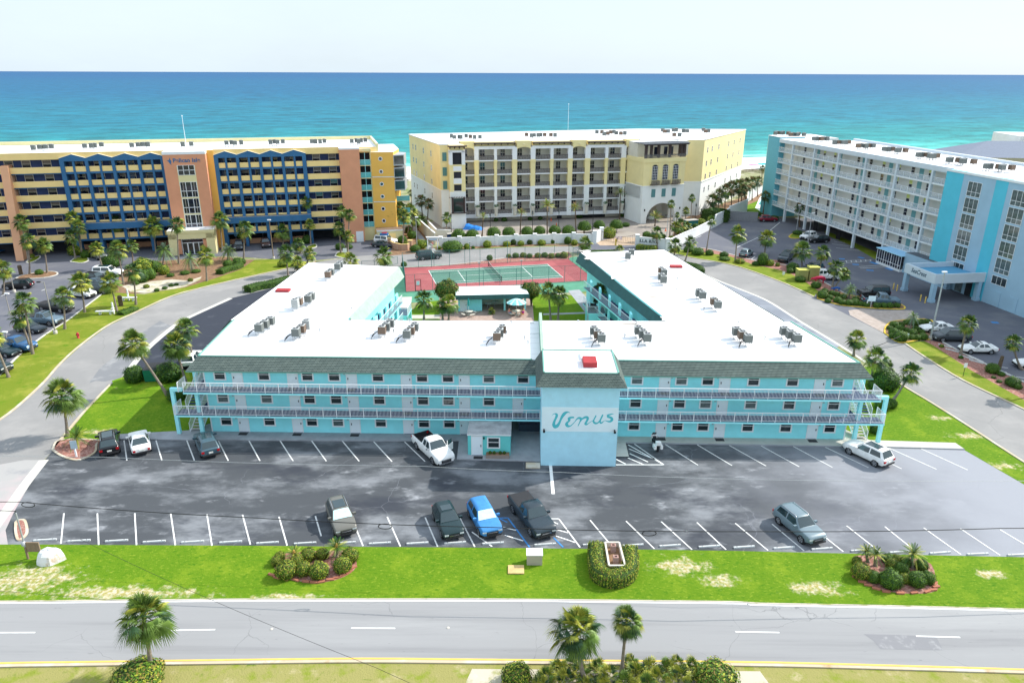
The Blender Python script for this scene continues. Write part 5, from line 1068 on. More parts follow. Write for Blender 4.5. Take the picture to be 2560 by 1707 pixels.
yl = mat('blind_yellow', (.62,.66,.22), var=.1); WSY = (WS[0], mesh_only(MB().box(0.0,.95,-.012,.0,.72,1.5, yl).box(0.0,.95,-.012,0,0,.72, glass_n), 'pane'))
DS = mesh_only(MB().box(0,1.25,-.02,0,0,2.2, s_door), 'door')
offs = [(2.6,6.7,8.3),(1.3,5.7,7.5),(4.6,9.1,6.3),(3.3,8.2,5.2),(2.2,7.2,4.3),(1.5,99,3.6)]
nw = 0
for k, z in enumerate(SF):
    for i in range(6):
        for j in (0,1):
            if offs[i][j] > 20: continue
            yel = (i == 1 and k >= 3) or (i in (3,4,5) and (k >= 3 or (k + i + j) % 5 == 0)) and (i * 3 + j + k) % 4 != 1
            put_window(ST, WSY if yel else WS, scol[i] + offs[i][j],1.69, z + .55); nw += 1
        inst(DS, 'door', ST, (scol[i] + offs[i][2] + .2,1.69, z + .02))
# striped stair towers
b = MB(); b.box(56.3,60.5,-1.3,16,0, STOP - .02, s_blue); b.build('blue_stripe', ST); b = MB(); b.box(60.5,67.8,-1.28,16,0, STOP - .03, s_lav); b.build('lavender_wall', ST)
b = MB(); b.box(67.8,70.4,-1.3,16,0, STOP - .02, s_blue); b.build('blue_stripe', ST); b = MB(); b.box(70.4, XE, -1.28,16,0, STOP - .03, s_lav); b.build('lavender_wall', ST)
b = MB(); b.box(56.2, XE, -1.4,-1.25, STOP - .3, STOP + .06, white_w); b.build('roof_edging', ST)
WT = mk_window(3.0,2.35, white, glass_c, rail=.3, fw=.07, mull=2); WTS = mk_window(3.0,1.3, white, glass_d, rail=0, fw=.07, mull=2)
for x in (62.0,71.6,80.5):
    for k, z in enumerate((16.5,13.75,11.0,8.25,5.5)): put_window(ST, WT, x, -1.30, z, name='tower_window')
    put_window(ST, WTS, x, -1.30,3.6, name='tower_window')
b = MB(); b.box(-13.5,-7.2,.2,7.0,0,20.5, mat('seacrest_steel', (.13,.40,.50), var=.05)); b.box(-13.7,-13.5,.2,7,0,20.5, s_mint); b.box(-13.6,-7.1,.1,7.1,20.5,20.62, white); b.box(-7.2,0,1.6,9,3.1,19.4, s_wall)
for z in SF: b.box(-7.2,0,.1,1.6, z - .2, z, s_grey)
b.build('end_tower', ST)
for z in SF: b = MB(); b.box(-7.2,-.25,.12,.15, z, z + 1.0, s_rail); b.box(-7.2,-.25,.1,.17, z + 1, z + 1.06, white_metal); b.build('balcony_railing', ST)
b = MB(); b.box(-7.2,-.2,0,9,19.3,20.2, s_grey, roof_w); b.box(-21,-7.2,5,16.5,19.3,20.2, s_grey, roof_w); b.box(-21,-7.2,6.9,16.5,0,19.3, s_mint); b.build('end_roof', ST)
for z in SF: b = MB(); b.box(-16.5,-13.6,3.8,7, z - .2, z + .9, s_grey); b.build('end_balcony', ST)
b = MB(); b.box(0,56,10.9,11,0,3.1, dark_in)
for x in (11,21): b.box(x, x + 1.6,2,2.1,0,2.6, black)
b.build('car_deck_wall', ST)
# sunroom, low annex and entrance canopy with its name
b = MB(); b.box(43.6,51.0,-2.9,0,0,.5, white_w); b.box(43.4,51.2,-3.2,0,3.1,3.25, sky_stucco, mat('sunroom_roof', (.32,.58,.80), var=.06)); b.box(43.6,51,-2.7,-2.6,.5,3.1, dark_in); b.box(51.0,62,-2.3,0,0,3.9, s_lav, mat('grey_roof', (.10,.12,.14), var=.3)); b.build('sunroom', ST)
b = MB()
for k in range(11): x = 43.6 + k * .74; w = .1 if k % 3 == 0 else .035; b.box(x - w / 2, x + w / 2,-2.95,-2.86,.5,3.1, white)
b.box(43.6,51,-2.95,-2.86,1.15,1.22, white); b.build('sunroom_frame', ST)
b = MB(); b.box(43.62,50.98,-2.84,-2.8,.5,3.1, glass_n); b.build('sunroom_glass', ST)
b = MB(); c0, c1, d0, d1 = 62.4,70.2,-10.6,-1.3
b.box(c0, c1, d0, d0 + .3,3.3,4.9, s_grey); b.box(c0, c0 + .3, d0 + .3, d1,3.3,4.9, s_grey); b.box(c1 - .3, c1, d0 + .3, d1,3.3,4.9, s_grey); b.box(c0 + .3, c1 - .3, d0 + .3, d1,3.9,4.1, s_lav, mat('canopy_deck', (.10,.32,.50), var=.08)); b.build('canopy', ST)
for x, y in ((c0 + .4, d0 + .4),(c1 - .4, d0 + .4),(c1 - .4, d1 - .6),(c0 + .4, d1 - .6)): b = MB(); b.box(x - .35, x + .35, y - .35, y + .35,0,3.3, s_lav); b.box(x - .45, x + .45, y - .45, y + .45,0,.5, s_lav); b.build('canopy_column', ST)
text_mesh('SeaCrest', 1.05, mat('name_dark', (.03,.08,.12)), 'painted_name', ST, Matrix.Translation((c0 + 3.6, d0 - .01,3.85)) @ Matrix.Rotation(PI / 2,4, 'X'), bold=0.01, shear=.35, depth=.015)
b = MB(); b.box(64.0,65.6,-1.34,-1.29,.1,2.4, glass_c); b.box(66.4,67.8,-1.34,-1.29,0,2.6, dark_in); b.build('entrance_door', ST)
for x in (72.5,76.0,79.5): b = MB(); b.box(x, x + 1.6,-1.36,-1.29,.05,2.5, s_lav); b.build('service_door', ST)
for x in (61.8,62.8,69.0,70.2):
    q = plocal(SO, SA, x, -11.6,0); t = MB(); t.lathe([(.09,0),(.09,1.05),(.06,1.15),(0,1.17)], paint_yl, 8); o = t.build('bollard'); o.location = q
    tag(o, {61.8: 'yellow bollard farthest left before the blue-grey entrance canopy', 62.8: 'yellow bollard beside the left front column of the canopy', 69.0: 'yellow bollard just left of the nearest canopy column', 70.2: 'yellow bollard right beside the nearest canopy column'}[x], 'bollard', 'yellow bollards at the hotel canopy')
# building beyond, at the right edge
q0 = px(2420,385,16); FT = thing('far_hotel', 'distant white-roofed hotel with a dark grey hipped roof at the right edge', 'building', (q0.x, q0.y, 0), R(-8))
b = MB(); b.box(0,60,0,14,0,16, s_wall); b.build('wall', FT)
b = MB(); b.face([(-5,-5,15.6),(60,-5,15.6),(60,6,19),(7,6,19)], mat('hip_grey', (.17,.20,.26), var=.1)); b.face([(-5,-5,15.6),(7,6,19),(-3,16,15.6)], MATS['hip_grey']); b.build('hipped_roof', FT)
b = MB(); b.box(16,70,8,24,15,20.2, white_w, roof_w); b.build('flat_roof', FT)
FTX = (q0.x, q0.y)
# ================================================================== VEHICLES
tyre = mat('tyre', (.018,.018,.02), rough=.9); rim_m = mat('rim', (.45,.46,.48), rough=.35, metal=.7); rim_k = mat('rim_dark', (.05,.05,.055), rough=.4, metal=.4)
auto_g = mat('auto_glass', (.02,.04,.045), rough=.04, spec=1.0, var=.1); lamp_r = mat('tail_red', (.45,.01,.015), rough=.2); lamp_w = mat('head_clear', (.65,.68,.70), rough=.1, spec=.8)
chrome = mat('chrome', (.6,.6,.62), rough=.15, metal=.9); shade = mat('sun_shade', (.55,.78,.80), rough=.3, var=.15, scale=3); plate = mat('plate', (.7,.7,.65)); plastic = mat('plastic', (.03,.03,.033), rough=.6)
def paint(name, col): return mat('paint_' + name, col, rough=.32, var=.03, scale=1, spec=.4, coat=.3, metal=.1)
PA_ = dict(white=paint('white', (.80,.81,.82)), black=paint('black', (.010,.011,.014)), grey=paint('grey', (.16,.17,.17)), taupe=paint('taupe', (.15,.145,.125)), blue=paint('blue', (.004,.07,.52)), slate=paint('slate', (.025,.040,.052)),
           silver=paint('silver', (.16,.22,.25)), steel=paint('steel', (.06,.11,.14)), navy=paint('navy', (.02,.10,.24)), red=paint('red', (.22,.012,.03)), char=paint('char', (.045,.055,.065)), bluegrey=paint('bluegrey', (.10,.16,.21)), green=paint('green', (.008,.028,.032)), rust=paint('rust', (.10,.05,.04)))
# station: x, lower z, shoulder z, half width ; roof: x, roof z, half width (None = no glasshouse)
KINDS = {
 'suv': dict(L=4.65, W=1.88, belt=[(2.3,.80,.80),(2.22,.92,.87),(1.9,1.0,.92),(1.1,1.06,.94),(0,1.04,.94),(-1.5,1.06,.94),(-2.1,1.06,.90),(-2.3,.95,.82)], cowl=1.0, rf=.30, rr=-1.75, tail=-2.15, top=1.68, rw=.66, wb=(1.42,-1.38), wr=.36),
 'bigsuv': dict(L=5.2, W=2.0, belt=[(2.6,.75,.80),(2.5,1.0,.94),(2.1,1.10,.99),(1.2,1.16,1.0),(0,1.16,1.0),(-2.0,1.16,1.0),(-2.5,1.14,.96),(-2.6,.95,.9)], cowl=1.15, rf=.55, rr=-2.3, tail=-2.48, top=1.88, rw=.76, wb=(1.6,-1.55), wr=.40),
 'van': dict(L=5.1, W=1.98, belt=[(2.5,.60,.76),(2.4,.80,.88),(2.0,.98,.95),(1.3,1.08,.98),(0,1.08,.99),(-1.8,1.10,.98),(-2.4,1.10,.94),(-2.5,.95,.86)], cowl=1.45, rf=.65, rr=-2.2, tail=-2.42, top=1.76, rw=.74, wb=(1.6,-1.5), wr=.35),
 'sedan': dict(L=4.8, W=1.84, belt=[(2.38,.55,.72),(2.25,.70,.84),(1.9,.80,.90),(.95,.90,.92),(0,.92,.92),(-1.3,.96,.91),(-2.1,.98,.86),(-2.38,.82,.76)], cowl=.85, rf=.10, rr=-.95, tail=-1.75, top=1.44, rw=.58, wb=(1.45,-1.35), wr=.34),
 'hatch': dict(L=4.5, W=1.84, belt=[(2.2,.70,.76),(2.1,.85,.85),(1.8,.94,.90),(1.0,1.0,.92),(0,1.0,.92),(-1.4,1.04,.91),(-1.95,1.04,.86),(-2.2,.9,.78)], cowl=.9, rf=.15, rr=-1.45, tail=-2.0, top=1.62, rw=.62, wb=(1.35,-1.3), wr=.35),
 'pickup': dict(L=5.85, W=2.02, belt=[(2.9,.78,.84),(2.8,1.02,.95),(2.4,1.12,1.0),(1.5,1.20,1.0),(0,1.20,1.0),(-.62,1.20,1.0),(-.74,1.20,1.0),(-2.7,1.22,1.0),(-2.9,1.15,.98)], cowl=1.35, rf=.75, rr=-.40, tail=-.62, top=1.90, rw=.74, wb=(1.85,-1.75), wr=.42, bed=(-.74,-2.8)),
}
CARM = {}
def car_meshes(kind, pm, opts=''):
    key = (kind, pm.name, opts)
    if key in CARM: return CARM[key]
    K = KINDS[kind]; W2 = K['W'] / 2; out = []
    def belt(x):
        B = K['belt']
        if x >= B[0][0]: return B[0][1:]
        for i in range(len(B) - 1):
            if B[i][0] >= x >= B[i + 1][0]: f = (B[i][0] - x) / (B[i][0] - B[i + 1][0]); return (B[i][1] + (B[i + 1][1] - B[i][1]) * f, B[i][2] + (B[i + 1][2] - B[i][2]) * f)
        return B[-1][1:]
    xs = sorted(set([q[0] for q in K['belt']] + [K['cowl'], K['rf'], K['rr'], K['tail'],(K['cowl'] + K['rf']) / 2,(K['rf'] + K['rr']) / 2,(K['rr'] + K['tail']) / 2] + ([K['bed'][0], K['bed'][1]] if 'bed' in K else [])), reverse=True)
    def roof(x, zb, wb):
        if x >= K['cowl'] - 1e-6 or x <= K['tail'] + 1e-6: return zb + .015, wb * .90
        if x > K['rf']: f = (K['cowl'] - x) / (K['cowl'] - K['rf']); 
        elif x < K['rr']: f = (x - K['tail']) / (K['rr'] - K['tail'])
        else: f = 1; m = (K['rf'] + K['rr']) / 2; return K['top'] - .03 * ((x - m) / (K['rf'] - m)) ** 2, K['rw']
        return zb + (K['top'] - .03 - zb) * f, wb * .90 + (K['rw'] - wb * .90) * f
    rows = []; sec = {}
    for x in xs:
        zb, wb = belt(x); end = abs(x) > K['L'] / 2 - .12; lo = .42 if end else .28; zr, wr = roof(x, zb, wb); cr = .05 if zr > zb + .2 else .03
        h = [(0, lo),(wb * .88, lo),(wb * 1.0, lo + .12),(wb * 1.02, zb * .68),(wb * .99, zb - .05),(wb * .95, zb),(wr, zr),(wr * .6, zr + cr * .75),(0, zr + cr)]
        sec[x] = h; rows.append([(x, y, z) for y, z in h] + [(x, -y, z) for y, z in h[-2:0:-1]])
    b = MB(); n = len(rows[0])
    bed = K.get('bed')
    def mf(a, c): return None
    i0 = len(b.v)
    for r in rows: b.v += r
    k = b.mi(pm); kd = b.mi(plastic)
    for a in range(len(rows) - 1):
        inbed = bed and xs[a] <= bed[0] + 1e-6 and xs[a + 1] >= bed[1] - 1e-6
        for c in range(n):
            if inbed and 6 <= c < 10: continue
            c2 = (c + 1) % n; b.f.append((i0 + a * n + c, i0 + (a + 1) * n + c, i0 + (a + 1) * n + c2, i0 + a * n + c2)); b.m.append(kd if c in (0,1, n - 1, n - 2) else k); b.sm.append(True)
    b.face(rows[0], pm); b.face(rows[-1][::-1], pm)
    if bed:
        z0 = 1.22; w = K['rw'] + .14
    out.append(('body', mesh_only(b, 'body')))
    if bed:
        bb = MB(); x1, x0 = bed; w = belt(-1.5)[1] * .90; z = 1.235
        cover = 'cover' in opts; inner = plastic
        if cover: bb.box(x0 + .02, x1 - .02,-w, w, 1.10, z + .02, plastic)
        else:
            zb_ = .75; bb.face([(x0,-w, zb_),(x1,-w, zb_),(x1, w, zb_),(x0, w, zb_)], inner); bb.face([(x0,-w, zb_),(x0, w, zb_),(x0, w, z),(x0,-w, z)], inner); bb.face([(x1, w, zb_),(x1,-w, zb_),(x1,-w, z),(x1, w, z)], inner)
            bb.face([(x0, w, zb_),(x1, w, zb_),(x1, w, z),(x0, w, z)], inner); bb.face([(x1,-w, zb_),(x0,-w, zb_),(x0,-w, z),(x1,-w, z)], inner)
        out.append(('bed', mesh_only(bb, 'bed')))
    # glass, a hair proud of the shell
    def quad(name, P, m, off, shr=.05):
        c = sum((Vector(p) for p in P), Vector()) / len(P); nrm = (Vector(P[1]) - Vector(P[0])).cross(Vector(P[2]) - Vector(P[0])).normalized()
        if nrm.dot(off) < 0: P = P[::-1]; nrm = -nrm
        bb = MB(); bb.face([Vector(p) + (c - Vector(p)) * shr + nrm * .016 for p in P], m); return (name, mesh_only(bb, name))
    def S(x, i, s=1):
        zb, wb = belt(x); zr, wr = roof(x, zb, wb); return [(x, s * wb * .95, zb),(x, s * wr, zr),(x, 0, zr + .05)][i]
    cw, rf, rr, tl_ = K['cowl'], K['rf'], K['rr'], K['tail']
    def arcq(xa, xb, name, m, off):
        bb = MB(); rws = []
        for f in (.06,.5,.94):
            x = xa + (xb - xa) * f; zb, wb = belt(x); zr, wr = roof(x, zb, wb); cr = .05 if zr > zb + .2 else .03
            rws.append([Vector((x, y, z)) + off * .022 for y, z in ((-wr * .93, zr),(-wr * .6, zr + cr * .75),(0, zr + cr),(wr * .6, zr + cr * .75),(wr * .93, zr))])
        bb.grid(rws, m, True); return (name, mesh_only(bb, name))
    cw, rf, rr, tl_ = K['cowl'], K['rf'], K['rr'], K['tail']
    def arcq(xa, xb, name, m, off):
        bb = MB(); R0 = [Vector(S(xa, 1,-1)), Vector(S(xa, 1,-1)) * .45 + Vector(S(xa, 2)) * .55, Vector(S(xa, 1,1)) * .45 + Vector(S(xa, 2)) * .55, Vector(S(xa, 1,1))]; R1 = [Vector(S(xb, 1,-1)), Vector(S(xb, 1,-1)) * .45 + Vector(S(xb, 2)) * .55, Vector(S(xb, 1,1)) * .45 + Vector(S(xb, 2)) * .55, Vector(S(xb, 1,1))]
        for q in (R0, R1):
            for i_ in (0,3): q[i_].y *= .93
        d = (R1[1] - R0[1]); R0 = [p + d * .05 + off * .02 for p in R0]; R1 = [p - d * .05 + off * .02 for p in R1]
        bb.grid([R0, R1], m, True); return (name, mesh_only(bb, name))
    f3 = Vector((.6,0,.8)); 
    out.append(arcq(cw, rf, 'windshield', shade if 'shade' in opts else auto_g, f3)); out.append(arcq(rr, tl_, 'rear_window', auto_g, Vector((-.7,0,.6))))
    mid = (rf + rr) / 2 + .1
    for s in (1,-1):
        o_ = Vector((0, s, .3)); e = .10
        def T(x, f, s=s): a = Vector(S(x, 0, s)); c = Vector(S(x, 1, s)); return a + (c - a) * f
        out.append(quad('side_window', [T(cw - .22,.08), T(mid + .05,.08), T(mid + .05,.88), T(rf - .02,.88)], auto_g, o_, .02))
        if kind == 'pickup': pass
        rear = max(tl_ + .25, rr - .25)
        out.append(quad('side_window', [T(mid - .05,.08), T(rear + .05,.1), T(rr + .12,.86), T(mid - .05,.88)], auto_g, o_, .02))
    if 'sunroof' in opts or 'pano' in opts:
        bb = MB(); bb.box(rr + (.5 if 'pano' in opts else .7), rf - .12,-K['rw'] * .72, K['rw'] * .72, K['top'] + .0, K['top'] + .055, auto_g); out.append(('sunroof', mesh_only(bb, 'sunroof')))
    if 'rails' in opts:
        for s in (1,-1): bb = MB(); bb.tube([(rf - .1, s * K['rw'] * .93, K['top'] + .0),(rf - .25, s * K['rw'] * .93, K['top'] + .07),(rr + .2, s * K['rw'] * .93, K['top'] + .07),(rr + .05, s * K['rw'] * .93, K['top'])],.028, chrome, 5); out.append(('roof_rail', mesh_only(bb, 'roof_rail')))
    xe = K['L'] / 2; zf, wf = belt(xe); zt, wt = belt(-xe)
    bb = MB(); bb.box(xe - .10, xe + .015,-wf * .62, wf * .62,.42, zf - .05, plastic); bb.box(xe - .05, xe + .025,-wf * .5, wf * .5, zf - .14, zf - .10, chrome); out.append(('grille', mesh_only(bb, 'grille')))
    bb = MB(); bb.box(xe - .12, xe + .05,-wf * .95, wf * .95,.34,.46, plastic if 'chrome' not in opts else chrome); out.append(('bumper', mesh_only(bb, 'bumper')))
    bb = MB(); bb.box(-xe - .05,-xe + .12,-wt * .95, wt * .95,.36,.52, plastic if 'chrome' not in opts else chrome); out.append(('bumper', mesh_only(bb, 'bumper')))
    bb = MB(); bb.box(-xe - .03,-xe + .02,-.2,.2,.62,.76, plate); out.append(('licence_plate', mesh_only(bb, 'licence_plate')))
    for s in (1,-1):
        bb = MB(); bb.box(xe - .30, xe - .02, min(s * wf * .62, s * wf * 1.05), max(s * wf * .62, s * wf * 1.05), zf - .10, zf + .02, lamp_w); out.append(('headlight', mesh_only(bb, 'headlight')))
        bb = MB(); bb.box(-xe - .02,-xe + .14, min(s * wt * .72, s * wt * 1.04), max(s * wt * .72, s * wt * 1.04), zt - .24, zt - .04, lamp_r); out.append(('taillight', mesh_only(bb, 'taillight')))
        bb = MB(); zb, wb = belt(cw - .3); bb.box(cw - .42, cw - .24, min(s * (wb - .05), s * (wb + .22)), max(s * (wb - .05), s * (wb + .22)), zb + .02, zb + .2, pm if 'chrome' not in opts else chrome); out.append(('mirror', mesh_only(bb, 'mirror')))
    bb = MB(); wr = K['wr']
    def disc(bb, r, y0, y1, m, n=16): 
        A = [(r * math.cos(2 * PI * q / n), y0, r * math.sin(2 * PI * q / n)) for q in range(n)]; B = [(p[0], y1, p[2]) for p in A]; bb.grid([A, B], m, True, closed=True); bb.face(B[::-1], m); bb.face(A, m)
    disc(bb, wr * 1.22,-.10,.015, black); disc(bb, wr, -.1,.035, tyre); wm = mesh_only(bb, 'wheel')
    bb = MB(); n = 10
    for q in range(5):
        a = 2 * PI * q / 5; bb.face([(.05 * math.cos(a - 1.5),.045,.05 * math.sin(a - 1.5)),(wr * .66 * math.cos(a - .22),.045, wr * .66 * math.sin(a - .22)),(wr * .66 * math.cos(a + .22),.045, wr * .66 * math.sin(a + .22)),(.05 * math.cos(a + 1.5),.045,.05 * math.sin(a + 1.5))], rim_m)
    A = [(wr * .7 * math.cos(2 * PI * q / 16),.043, wr * .7 * math.sin(2 * PI * q / 16)) for q in range(16)]; B = [(p[0] * .9,.047, p[2] * .9) for p in A]; bb.grid([A, B], rim_m, True, closed=True); rm = mesh_only(bb, 'rim')
    CARM[key] = (out, wm, rm, K, pm); return CARM[key]
def car(kind, colour, front, rear, label, opts='', at='mid', group='parked vehicles', ang=None, cat=None, push=0.0, name=None):
    """front and rear: surveyed ground points (or a line parallel to the car when ang='line')"""
    out, wm, rm, K, pm = car_meshes(kind, PA_[colour], opts)
    F = Vector(g(*front)); Rr = Vector(g(*rear)); d = (F - Rr).normalized()
    c = (F + Rr) / 2 if at == 'mid' else (F - d * (K['L'] / 2 + push) if at == 'front' else Rr + d * (K['L'] / 2 + push))
    nm = name or {'suv': 'parked_suv', 'bigsuv': 'parked_suv', 'van': 'parked_van', 'sedan': 'parked_car', 'hatch': 'parked_car', 'pickup': 'pickup_truck'}[kind]
    t = thing(nm, label, cat or {'suv': 'suv', 'bigsuv': 'suv', 'van': 'van', 'sedan': 'car', 'hatch': 'car', 'pickup': 'pickup truck'}[kind],(c.x, c.y, .03), math.atan2(d.y, d.x), group)
    for n_, me in out: inst(me, n_, t, (0,0,0))
    for x in K['wb']:
        for s in (1,-1):
            w = inst(wm, 'wheel', t, (x, s * K['W'] / 2 * .985, K['wr']),0 if s > 0 else PI); inst(rm, 'rim', w, (0,0,0))
    return t
def par(front, la, lb):
    """rear point so that the car lies parallel to a painted line"""
    A = Vector(g(*la)); B = Vector(g(*lb)); F = Vector(g(*front)); d = (B - A).normalized(); return d, F
def carl(kind, colour, front, la, lb, label, opts='', rev=False, **k):
    """front (or rear when rev) bumper point; la->lb runs in the nose direction"""
    A = Vector(g(*la)); B = Vector(g(*lb)); d = (B - A).normalized(); F = Vector(g(*front)); K = KINDS[kind]
    out, wm, rm, K, pm = car_meshes(kind, PA_[colour], opts); c = F + d * K['L'] / 2 * (1 if rev else -1)
    nm = {'suv': 'parked_suv', 'bigsuv': 'parked_suv', 'van': 'parked_van', 'sedan': 'parked_car', 'hatch': 'parked_car', 'pickup': 'pickup_truck'}[kind]
    t = thing(nm, label, {'suv': 'suv', 'bigsuv': 'suv', 'van': 'van', 'sedan': 'car', 'hatch': 'car', 'pickup': 'pickup truck'}[kind],(c.x, c.y, .03), math.atan2(d.y, d.x), 'parked vehicles')
    for n_, me in out: inst(me, n_, t, (0,0,0))
    for x in K['wb']:
        for s in (1,-1):
            w = inst(wm, 'wheel', t, (x, s * K['W'] / 2 * .985, K['wr']),0 if s > 0 else PI); inst(rm, 'rim', w, (0,0,0))
    return t
carl('suv', 'taupe', (868,1346),(878,1291),(905,1357), 'taupe SUV with roof rails and silver sunshade in the front row', 'shade rails sunroof')
carl('hatch', 'green', (1137,1354),(1063,1294),(1094,1366), 'black-green crossover parked left of the bright blue SUV', 'sunroof')
carl('suv', 'blue', (1232,1349),(1150,1295),(1187,1367), 'bright blue SUV with a silver sunshade', 'shade')
carl('pickup', 'slate', (1366,1351),(1270,1295),(1324,1368), 'dark grey pickup with a covered bed beside the bright blue SUV', 'cover')
wp = carl('pickup', 'white', (1117,1166),(1011,1104.5),(1063,1154), 'white pickup with its passenger door open near the small office', 'chrome')
b = MB(); b.box(0,.98,-.05,.02,.45,1.2, PA_['white']); b.box(0,.06,-.04,.01,1.2,1.75, PA_['white']); b.box(.06,.75,-.03,0,1.22,1.7, auto_g); o = b.build('open_door', wp, (1.2,.98,0), R(180 - 62)); 
carl('suv', 'silver', (2043,1368),(2024,1312),(2108,1379), 'silver-blue SUV alone in the right half of the front row', 'rails')
carl('suv', 'white', (2221,1171),(2341,1173.3),(2222.9,1120.2), 'white SUV with glass roof beside the right-hand outside stairs', 'pano', rev=True)
carl('suv', 'black', (277,1143),(316,1151),(310,1101), 'black SUV next to the red rock bed at the lot corner', 'rails pano', rev=True)
carl('sedan', 'white', (357,1141),(404,1151),(390,1101), 'white sedan with a dark rear window beside the black SUV', '', rev=True)
carl('suv', 'steel', (530,1147),(571,1152),(546,1102), 'dark teal-grey SUV parked alone in front of the left stairs', 'sunroof', rev=True)
car('suv', 'white', (496,885),(470,925), 'white SUV half hidden behind the left end of the motel', at='rear')
PVL = 'left hotel car park'
car('suv', 'white', (240,746),(176,738), 'white SUV behind a palm in the left hotel car park', '')
car('pickup', 'black', (190,782),(92,772), 'black pickup in the left hotel car park', 'cover')
car('pickup', 'bluegrey', (152,812),(70,806), 'grey-blue pickup below the black pickup in the left hotel car park', 'sunroof cover')
car('sedan', 'slate', (106,832),(50,825), 'dark sedan just in front of the grey-blue pickup', '')
car('pickup', 'navy', (76,877),(5,870), 'dark blue pickup at the kerb near the left edge', 'cover')
car('sedan', 'green', (35,890),(-18,884), 'dark green sedan cut by the left edge, below the blue pickup', '')
car('suv', 'green', (18,932),(-40,922), 'dark teal SUV lowest at the left edge', '')
car('suv', 'black', (26,722),(68,720), 'black SUV driving through the left hotel car park', '')
car('bigsuv', 'white', (303,690),(240,690), 'long white SUV behind palms in the left hotel car park', 'sunroof')
car('suv', 'black', (262,706),(222,702), 'black SUV hidden behind the long white SUV', '')
car('sedan', 'silver', (268,716),(226,713), 'silver car between the black SUV and the grey car under palms', '')
car('suv', 'slate', (272,733),(232,730), 'grey car under the palm crown beside the white SUV', '')
car('sedan', 'navy', (11,634),(-26,628), 'dark blue car cut by the left edge by the hotel ramp', '')
car('suv', 'grey', (262,652),(236,640), 'grey car parked in shade beneath the blue columns', '')
car('suv', 'rust', (668,626),(662,606), 'brown SUV parked nose out under the blue hotel bays', '')
car('suv', 'char', (596,631),(600,614), 'charcoal SUV parked nose out beside the tower portico', '')
car('bigsuv', 'white', (992,612),(938,607), 'white SUV with blue roof cargo by the terracotta tower', 'rails')
car('sedan', 'char', (976,619),(938,617), 'dark car in front of the white SUV with roof cargo', '')
car('bigsuv', 'green', (1100,645),(1044,650), 'dark SUV driving on the road behind the tennis court', '')
car('suv', 'red', (1941,554),(1897,554), 'dark red SUV by the grey block wall', '')
car('suv', 'white', (1995,603),(2044,592), 'white SUV in the shade beside the lamp post of the right hotel', 'rails')
car('suv', 'black', (2021,607),(2070,606), 'black SUV in front of the shaded white SUV at the right hotel', '')
car('hatch', 'silver', (1876,634),(1853,647), 'silver hatchback seen from behind in the sunny lot', '')
car('bigsuv', 'slate', (1952,660),(1974,644), 'dark SUV nose to the verge beside the silver hatchback', 'sunroof')
car('suv', 'char', (2006,682),(2054,676), 'dark SUV behind the yellow-green utility cabinets', 'sunroof')
car('pickup', 'white', (2030,697),(2082,699), 'white pickup behind palms near the red hobby horse sculpture', '')
car('bigsuv', 'black', (2138,742),(2226,740), 'black SUV behind the grey pickup at the hedged island', '')
car('pickup', 'bluegrey', (2240,762),(2160,758), 'grey pickup with open bed behind the hedged island', '')
car('sedan', 'white', (2302,829),(2378,828), 'white sedan behind the dark minivan', '')
car('van', 'char', (2330,850),(2420,851), 'dark grey minivan beside the tall lamp post', 'rails')
car('sedan', 'white', (2399,880),(2486,881), 'white sedan with a black sunroof at the grey kerb', 'sunroof')
car('sedan', 'white', (2541,917),(2625,920), 'white car cut by the right edge of the photo', '')
# cargo on the white SUV's roof
q = g(962,609); b = MB(); b.box(-.9,.9,-.6,.6,0,.35, mat('cargo_blue', (.03,.16,.40), var=.2)); b.box(-.5,.6,-.4,.4,.35,.55, mat('cargo_red', (.4,.05,.1), var=.2)); o = b.build('roof_cargo'); o.location = (q[0], q[1],1.97); tag(o, 'blue and red bundle strapped on the white SUV roof', 'cargo')
# motorcycle
A = Vector(g(1647,1136)); Bq = Vector(g(1629,1104)); d = (Bq - A).normalized(); c = (A + Bq) / 2
t = thing('motorcycle', 'black and white touring motorcycle with panniers by the motel walkway', 'motorcycle', (c.x, c.y, .03), math.atan2(d.y, d.x))
def wheel_y(bb, x, r, w, m): 
    A = [(x + r * math.cos(2 * PI * q / 16),-w, r + r * math.sin(2 * PI * q / 16)) for q in range(16)]; B = [(p[0], w, p[2]) for p in A]; bb.grid([A, B], m, True, closed=True); bb.face(B[::-1], m); bb.face(A, m)
for x in (.8,-.75): bb = MB(); wheel_y(bb, x, .33,.07, tyre); bb.build('wheel', t)
b = MB(); b.tube([(.75,0,.5),(.5,0,.95),(.1,0,.85),(-.6,0,.7),(-1.0,0,.75)],[.08,.2,.22,.2,.08], black, 8); b.box(-.2,.35,-.2,.2,.25,.6, chrome); b.build('body', t)
b = MB(); b.tube([(-.1,0,.95),(-.7,0,.93)],[.17,.2], plastic, 8); b.build('seat', t)
for s in (1,-1): b = MB(); b.box(-1.15,-.5, s * .33 - .12, s * .33 + .12,.42,.8, PA_['white']); b.build('pannier', t)
b = MB(); b.box(-1.15,-.7,-.24,.24,.85,1.2, PA_['white']); b.build('top_case', t)
b = MB(); b.box(.55,.78,-.3,.3,.85,1.15, PA_['white']); b.face([(.72,-.25,1.15),(.72,.25,1.15),(.55,.2,1.5),(.55,-.2,1.5)], auto_g); b.build('fairing', t)
b = MB(); b.tube([(.35,-.42,1.05),(.55,-.2,1.1),(.55,.2,1.1),(.35,.42,1.05)],.025, chrome, 5); b.build('handlebar', t)
